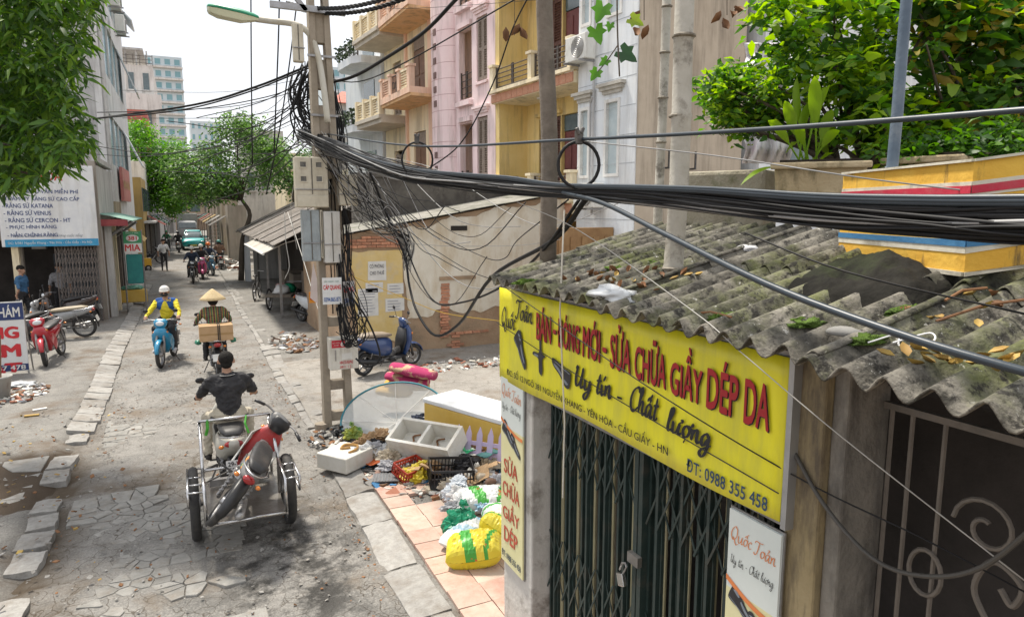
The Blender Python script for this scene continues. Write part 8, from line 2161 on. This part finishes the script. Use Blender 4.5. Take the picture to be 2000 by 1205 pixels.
# ---- yellow foam box with green net under the 381 sign
p_ = on_z(236, 592, .16); t = thing('foam_box', 'yellow foam box topped with green netting under the 381 sign', 'box', (p_.x, p_.y, .16), 5)
q = MB(); q.span((0, 0, 0), (.82, .5, .42)); q.build('box', foam_y, t, bevel=.02)
k_ = crumple('netting', None, None, (.4, .25, .43), (.36, .22, .12), mat('green_net', (.02, .25, .15), (.3, .5, .42), rough=.6, scale=9), 18, 9, .9, .3, 33); k_.parent = t
p_ = on_z(272, 566, .05); crumple('stone_step', 'dark stone block at the pavement edge beyond the yellow foam box', 'stone', p_, (.3, .5, .18), grey_pl, 10, 7, .2, .8, 2)
# ---- junk cart in the shack, ladder, far small things
t = thing('junk_cart', 'wooden hand cart heaped with bags in front of the shack', 'cart', (2.85, 23.3, .05), 70)
q = MB(); q.span((-.8, -.4, .5), (.8, .4, .58)); q.build('bed', oldwood, t)
for s_ in (-1, 1): wheel(t, 0, .36, .03, 'spoke').matrix_local = T(-.1, s_ * .46, .36)
q = MB(); q.tube([(.8, -.35, .54), (1.7, -.3, .75), (1.7, .3, .75), (.8, .35, .54)], .02, 6); q.build('handle', steel, t)
for k, (x_, y_, z_, m, lab) in enumerate([(-.3, 0, .58, w_bag, 'white sack on the junk cart'), (.3, .1, .58, vinyl('pinkish', (.5, .3, .28)), 'pinkish bundle on the junk cart'), (0, -.15, .58, g_bag, 'dark green bag on the junk cart')]):
    P3 = Vector(t.location) + RZ(70).to_3x3() @ Vector((x_, y_, z_)); o = crumple('sack', lab, 'sack', P3, (.3, .28, .22), m, 16, 10, .5, .4, 40 + k)
t = thing('bicycle', 'old bicycle parked at the front of the shack', 'bicycle', (2.3, 26.5, .05), 75)
for x_ in (-.5, .5): wheel(t, x_, .33, .02, 'spoke')
q = MB(); q.tube([(-.5, 0, .33), (-.1, 0, .35), (-.2, 0, .8), (.35, 0, .85), (.5, 0, .33)], .016, 6); q.tube([(-.1, 0, .35), (.35, 0, .85), (.33, 0, 1.0)], .016, 6); q.build('frame', dark_metal, t)
q = MB(); q.tube([(.25, -.25, 1.0), (.35, 0, 1.02), (.25, .25, 1.0)], .012, 6); q.build('handlebar', steel, t)
q = MB(); q.ell((-.22, 0, .88), (.13, .08, .04), 10, 6); q.build('saddle', seat_vinyl, t, smooth=True)
t = thing('step_ladder', 'aluminium step ladder standing on the right far down the street', 'ladder', (2.35, 60, 0), 10)
for s_ in (-1, 1): q = MB(); q.tube([(s_ * .45, 0, 0), (s_ * .28, .35, 2.7)], .04, 6); q.tube([(s_ * .45, .9, 0), (s_ * .28, .4, 2.7)], .03, 6); q.build('rail', alu, t)
for k in range(8): q = MB(); q.span((-.44 + k * .02, .04 + k * .04, .3 + k * .3), (.44 - k * .02, .12 + k * .04, .34 + k * .3)); q.build('rung', alu, t)
# ================================================================== TREES AND PLANTS
def leafmat(n, c, c2, tr=.35, **k): return mat('leaf_' + n, c, c2, rough=.45, scale=k.pop('scale', 1.3), lo=.3, hi=.7, bump=.05, transl=tr, spec=.4, **k)
def leaves(name, m, parent, pos, dirs, L_, Wd, rs, bend=.25, two=False):
    """many small folded leaves: position, direction, length and width arrays"""
    N = len(pos); d = dirs / np.linalg.norm(dirs, axis=1)[:, None]
    up = rs.normal(0, .55, (N, 3)) + np.array([0, 0, 1.0]); s_ = np.cross(d, up); s_ /= np.linalg.norm(s_, axis=1)[:, None] + 1e-9; n = np.cross(s_, d)
    L_ = L_[:, None]; W_ = Wd[:, None]
    v = np.stack([pos, pos + d * L_ * .42 + s_ * W_ * .5 + n * W_ * .22, pos + d * L_ * .5, pos + d * L_ * .42 - s_ * W_ * .5 + n * W_ * .22, pos + d * L_ * .8 + s_ * W_ * .28 - n * L_ * bend * .35, pos + d * L_ * .8 - s_ * W_ * .28 - n * L_ * bend * .35, pos + d * L_ - n * L_ * bend * .6], 1).reshape(-1, 3)
    f = np.array([[0, 2, 1], [0, 3, 2], [1, 2, 4], [2, 3, 5], [2, 5, 4], [4, 5, 6]])
    F = (np.arange(N)[:, None, None] * 7 + f[None]).reshape(-1, 3)
    me = bpy.data.meshes.new(name); me.vertices.add(len(v)); me.vertices.foreach_set('co', v.ravel()); me.loops.add(F.size); me.loops.foreach_set('vertex_index', F.ravel().astype(np.int32))
    me.polygons.add(len(F)); me.polygons.foreach_set('loop_start', (np.arange(len(F)) * 3).astype(np.int32)); me.polygons.foreach_set('loop_total', np.full(len(F), 3, np.int32))
    ms = m if isinstance(m, list) else [m]
    for x in ms: me.materials.append(x)
    if len(ms) > 1: me.polygons.foreach_set('material_index', np.repeat(rs.integers(0, len(ms), N), 6).astype(np.int32))
    me.update(calc_edges=True); me.validate()
    return stuff(put(name, me, parent))
def crown(name, m, parent, cl, per, L_, W_, droop, spread, seed, out=1.0, center=None):
    rs = np.random.default_rng(seed); cl = np.array(cl, float); K = len(cl)
    pos = np.repeat(cl, per, 0); N = len(pos); a = rs.uniform(0, 2 * np.pi, N); e = rs.uniform(-.5, .9, N)
    d = np.stack([np.cos(a) * np.cos(e), np.sin(a) * np.cos(e), np.sin(e) - droop], 1)
    pos = pos + rs.normal(0, spread, (N, 3)) + d * spread * .4
    return leaves(name, m, parent, pos, d, L_ * rs.uniform(.4, 1.5, N), W_ * rs.uniform(.6, 1.35, N), rs, .3)
bark = mat('dark_bark', (.06, .048, .036), (.1, .08, .06), rough=.95, scale=8, bump=.6, bscale=30)
def limb(q, pts, r0, r1): P_ = bez(pts, 4); q.tube(P_, [r0 + (r1 - r0) * i / (len(P_) - 1) for i in range(len(P_))], 8)

# ---- mango tree hanging in from the left
t = thing('mango_tree', 'leafy mango tree hanging into the picture at the upper left', 'tree', (-3.7, 9.6, 0))
O = Vector(t.location)
rs = np.random.default_rng(5); cl = []
edge = [(0, 215), (40, 205), (90, 190), (140, 185), (180, 170), (230, 195), (290, 185), (320, 150), (350, 90), (372, 40)]
while len(cl) < 1050:
    px_, py_ = rs.uniform(-120, 230), rs.uniform(-90, 365); D = rs.uniform(7.3, 9.8)
    lim = np.interp(max(py_, 0), [e[0] for e in edge], [e[1] for e in edge]) - 10 + 22 * noise.noise(Vector((py_ * .03, D, 0))) - (40 if D > 9 else 0)
    if px_ > lim - 20 or noise.noise(Vector((px_ * .012, py_ * .012, D * 1.1))) < -.38: continue
    cl.append(at(px_, py_, D) - O)
mango = [leafmat('mango_dark', (.03, .075, .014), (.05, .11, .018), .3), leafmat('mango_mid', (.06, .14, .02), (.09, .19, .028), .4), leafmat('mango_bright', (.11, .2, .022), (.15, .26, .035), .45)]
crown('crown', mango, t, cl, 11, .19, .045, .75, .05, 11)
q = MB(); limb(q, [(0, 0, 0), (.1, -.1, 2), (.0, -.2, 3.6), (.5, -.4, 5.2)], .17, .08); q.build('trunk', bark, t, smooth=True)
for k in range(12):
    p_ = cl[k * 17]; q = MB(); limb(q, [(.0, -.2, 3.6 + .1 * k), (p_[0] * .5, p_[1] * .5, (p_[2] + 4.4) / 2), tuple(p_)], .05, .012); q.build('branch', bark, t, smooth=True)

# ---- street trees
def street_tree(lab, base, crown_boxes, D0, mats, n, per, L_, W_, trunk, seed, gap=-.1, spread=.16):
    t = thing('street_tree', lab, 'tree', base); O = Vector(base); rs = np.random.default_rng(seed); cl = []
    tries = 0
    while len(cl) < n and tries < 60000:
        tries += 1
        cx, cy, rx, ry, rd = crown_boxes[rs.integers(len(crown_boxes))]
        u = rs.normal(0, .5, 3)
        if np.linalg.norm(u) > 1: continue
        px_, py_ = cx + u[0] * rx, cy + u[1] * ry; D = D0 + u[2] * rd
        if noise.noise(Vector((px_ * .03 + seed, py_ * .035, D * .6))) < gap: continue
        cl.append(at(px_, py_, D) - O)
    crown('crown', mats, t, cl, per, L_, W_, .25, spread, seed + 1)
    q = MB(); limb(q, [Vector(p_) - O for p_ in trunk[0]], trunk[1], trunk[1] * .55); q.build('trunk', bark, t, smooth=True)
    top = Vector(trunk[0][-1]) - O
    for k in range(min(18, len(cl))):
        p_ = Vector(cl[k * (len(cl) // 18)]); q = MB(); mid = top.lerp(p_, .5) + Vector((rnd(-.2, .2), rnd(-.2, .2), rnd(-.1, .4))); limb(q, [top, mid, p_], trunk[1] * .38, .014); q.build('branch', bark, t, smooth=True)
    return t
lt = [leafmat('street_dark', (.035, .085, .02), (.055, .12, .03), .3), leafmat('street_mid', (.07, .15, .03), (.1, .2, .04), .4), leafmat('street_pale', (.13, .23, .05), (.18, .29, .08), .45)]
D = 31
b = on_z(471, 548, .0)
street_tree('sparse dark branched street tree by the shack', (b.x, b.y, 0), [(470, 300, 70, 50, 2.5), (400, 310, 70, 40, 2.5), (520, 330, 45, 40, 2), (430, 350, 70, 40, 2), (470, 250, 60, 30, 2), (360, 330, 50, 34, 2), (400, 375, 70, 24, 2), (530, 290, 40, 40, 2)], D, lt, 820, 13, .2, .08, ([at(471, 548, D), at(474, 470, D), at(488, 420, D), at(472, 390, D)], .13), 3, -.02)
b = on_z(285, 500, 0)
street_tree('bright green dense tree beyond the grey building on the left', (-1.6, 56, 0), [(275, 300, 50, 60, 3), (300, 350, 50, 50, 3), (262, 262, 36, 26, 2.5), (330, 390, 40, 34, 3), (330, 310, 40, 40, 3), (350, 350, 40, 40, 3)], 50, [leafmat('bright_a', (.09, .22, .02), (.14, .3, .03), .45), leafmat('bright_b', (.05, .14, .02), (.08, .19, .025), .4)], 900, 13, .26, .12, ([at(290, 505, 52), at(292, 440, 51), at(288, 390, 50)], .2), 21, -.3, .3)
street_tree('dark green tree closing the end of the street', (.6, 92, 0), [(345, 385, 45, 30, 4), (380, 372, 36, 22, 4), (320, 395, 30, 26, 4)], 85, [lt[0], lt[1]], 420, 12, .4, .2, ([at(352, 440, 86), at(352, 410, 86), at(355, 390, 86)], .25), 31, -.3, .45)
street_tree('green tree behind the meter boxes and the pole', (5.5, 40, 0), [(560, 350, 40, 45, 3), (600, 330, 40, 40, 3), (530, 300, 30, 30, 3)], 38, [lt[0], lt[1]], 240, 12, .24, .11, ([at(575, 470, 38), at(575, 400, 38), at(570, 360, 38)], .14), 41, -.1, .2)

# ---- shrubs on the planters at the upper right
def shrub(lab, base, boxes, D0, mats, n, per, L_, W_, seed, gap, spread, droop=.1, stems=16, nm='shrub'):
    t = thing(nm, lab, 'shrub', base); O = Vector(base); rs = np.random.default_rng(seed); cl = []; tr = 0
    while len(cl) < n and tr < 60000:
        tr += 1; cx, cy, rx, ry, rd = boxes[rs.integers(len(boxes))]; u = rs.uniform(-1, 1, 3)
        if np.linalg.norm(u) > 1: continue
        px_, py_ = cx + u[0] * rx, cy + u[1] * ry; D = D0 + u[2] * rd
        if noise.noise(Vector((px_ * .018 + seed, py_ * .02, D * 1.8))) < gap: continue
        cl.append(at(px_, py_, D) - O)
    crown('crown', mats, t, cl, per, L_, W_, droop, spread, seed + 1)
    for k in range(stems):
        p_ = Vector(cl[k * (len(cl) // stems)]); q = MB(); limb(q, [(rnd(-.05, .05), rnd(-.05, .05), 0), p_ * .5 + Vector((rnd(-.08, .08), rnd(-.08, .08), .05)), p_], .02, .005); q.build('stem', bark, t, smooth=True)
    return t
sg = [leafmat('shrub_dark', (.03, .085, .014), (.05, .12, .02), .4), leafmat('shrub_mid', (.08, .19, .018), (.12, .25, .025), .5), leafmat('shrub_lime', (.2, .33, .02), (.27, .4, .04), .55)]
shrub('small leaved shrub reaching left over the mossy wall top', at(1640, 330, 4.6), [(1440, 190, 90, 55, .35), (1500, 150, 70, 60, .35), (1400, 165, 55, 35, .3), (1560, 120, 60, 60, .35), (1460, 235, 60, 30, .3)], 4.6, sg, 300, 9, .065, .032, 3, .0, .035)
shrub('dense mid green shrub behind the steel pole', at(1700, 330, 4.6), [(1640, 120, 110, 90, .45), (1680, 230, 120, 70, .4), (1760, 270, 110, 50, .4), (1600, 30, 150, 60, .4), (1700, 10, 160, 40, .4), (1700, 180, 60, 60, .4)], 4.6, [sg[0], sg[1], sg[2], sg[2]], 480, 8, .1, .05, 7, -.02, .05)
shrub('dark leafy mass of shrubs at the upper right corner', at(1900, 330, 4.8), [(1850, 90, 130, 110, .7), (1930, 200, 110, 90, .6), (1820, 250, 110, 60, .5), (1960, 40, 90, 70, .6), (2080, 150, 90, 160, .6), (1840, 0, 120, 50, .6)], 4.9, [sg[0], sg[0], sg[1], sg[0], sg[2], sg[1], leafmat('shrub_yellowing', (.3, .27, .03), (.25, .17, .04), .4)], 470, 9, .12, .065, 13, -.04, .06)
shrub('low trailing greenery along the right planter and parapet', at(1900, 320, 4.2), [(1880, 290, 90, 30, .25), (1960, 280, 60, 40, .25), (1780, 300, 70, 20, .2)], 4.2, [sg[0], sg[1]], 220, 9, .06, .032, 17, -.3, .03)
# broad ginger leaves, each a part
t = thing('ginger_plant', 'broad leaved lime green plant in the mossy planter', 'plant', at(1575, 322, 4.35)); O = Vector(t.location)
lm_ = leafmat('ginger', (.2, .33, .02), (.27, .42, .04), .5)
for k, (bx, by, tx, ty, w_) in enumerate([(1560, 320, 1575, 185, .07), (1570, 320, 1610, 150, .08), (1580, 320, 1545, 140, .08), (1590, 320, 1625, 200, .07), (1565, 320, 1500, 215, .06), (1595, 320, 1590, 130, .08), (1560, 325, 1450, 330, .045), (1585, 320, 1640, 235, .06), (1570, 318, 1530, 180, .07), (1578, 320, 1555, 225, .06)]):
    a, b_ = at(bx, by, 4.35) - O, at(tx, ty, 4.25 + rnd(-.15, .15)) - O; d = b_ - a; m_ = a + d * .4
    q = MB(); rows = []
    sd = Vector((_cy, -_sy, 0)) * 1.0 + Vector((rnd(-.3, .3), rnd(-.6, .6), rnd(-.3, .3))); sd = (sd - d * sd.dot(d) / d.length_squared).normalized(); nn = d.cross(sd).normalized()
    for i in range(8):
        u = i / 7; ww = w_ * math.sin(math.pi * min(1, .04 + u * .96)) ** .7; c_ = m_.lerp(b_, u) - nn * .05 * u * u - Vector((0, 0, .05 * u ** 3)); rows.append([c_ - sd * ww * .5 + nn * ww * .15, c_, c_ + sd * ww * .5 + nn * ww * .15])
    q.sheet(rows); lf = q.build('leaf', lm_, t, smooth=True); q = MB(); q.tube([a, m_], .006, 5); q.build('stalk', lm_, lf)
# tree trunks and a leaning log in the shade
for k, (a, b_, r, lab) in enumerate([((1868, 310), (1880, -20), .06, 'upright grey trunk in the shade of the right shrubs'), ((1975, 300), (1985, -20), .05, 'pale upright trunk at the right edge'), ((2010, 155), (1800, 72), .05, 'grey leaning log among the right shrubs')]):
    D = 5.0; q = MB(); A_, B_ = at(*a, D), at(*b_, D - .2 * (k == 2)); limb(q, [A_, A_.lerp(B_, .5) + Vector((.04, 0, .02)), B_], r, r * .8); tag(q.build('tree_trunk', oldwood if k != 1 else bamboo, smooth=True), lab, 'trunk')
# hanging vine with large single leaves
t = thing('hanging_vine', 'hanging vine with large lobed green leaves at the top of the picture', 'vine', at(1205, -30, 3.2)); O = Vector(t.location)
q = MB(); q.tube([p_ - O for p_ in bez([at(1205, -30, 3.2), at(1206, 60, 3.2), at(1210, 150, 3.2)], 5)], .004, 5); q.tube([p_ - O for p_ in bez([at(1206, 90, 3.2), at(1185, 120, 3.2), at(1168, 140, 3.2)], 4)], .003, 5); q.build('stem', bark, t)
vm = [leafmat('vine_a', (.07, .2, .02), (.1, .25, .03), .45, scale=8), leafmat('vine_b', (.2, .3, .03), (.25, .32, .05), .5, scale=8), leafmat('vine_dark', (.02, .06, .02), (.03, .08, .03), .3, scale=8)]
lobes = [(0, 0), (-.2, -.3), (-.5, -.22), (-.42, .1), (-.62, .35), (-.3, .45), (-.18, .8), (0, 1.05), (.18, .8), (.3, .45), (.62, .35), (.42, .1), (.5, -.22), (.2, -.3)]
for k, (px_, py_, s_, rot, mi) in enumerate([(1178, 14, .085, 160, 0), (1163, 58, .08, 200, 0), (1234, 38, .065, 240, 1), (1192, 48, .04, 170, 0), (1215, 102, .085, 235, 2), (1166, 140, .055, 150, 0), (1185, 118, .045, 130, 0)]):
    c_ = at(px_, py_, 3.2 + .03 * (k % 3)) - O; rx_ = Vector((_cy, -_sy, 0)); ry_ = Vector((.15, .2, 1)).normalized(); a = R(rot)
    pts = [c_ + (rx_ * (u * math.cos(a) - v * math.sin(a)) + ry_ * (u * math.sin(a) + v * math.cos(a))) * s_ + Vector((-.35, -.6, 0)) * s_ * (abs(u) * .5) for u, v in lobes]
    q = MB(); q.add([c_ + (rx_ * -math.sin(a) + ry_ * math.cos(a)) * s_ * .25] + pts, [(0, 1 + i, 1 + (i + 1) % len(pts)) for i in range(len(pts))]); q.build('leaf', vm[mi], t, smooth=True)
for k, (px_, py_, n) in enumerate([(1005, 60, 3), (1420, 20, 4), (1258, 30, 3)]):
    t = thing('dead_vine', ['withered brown leaves caught on the wire before the yellow house', 'withered brown leaves hanging before the tan wall', 'withered brown leaves beside the green vine'][k], 'dead leaves', at(px_, py_ - 60, 3.6 if k else 7)); O = Vector(t.location)
    q = MB(); q.tube([(0, 0, 0), tuple(at(px_, py_ + 10, 3.6 if k else 7) - O)], .003, 4); q.build('stem', bark, t)
    for i in range(n):
        o = put('leaf', lm[1], t); o.location = at(px_ + rnd(-20, 20), py_ + rnd(-20, 25), 3.6 if k else 7) - O; o.rotation_euler = (rnd(-.4, .4), 1.3 + rnd(-.4, .4), rnd(0, 6)); o.scale = (1.4,) * 3 if k else (2.6,) * 3
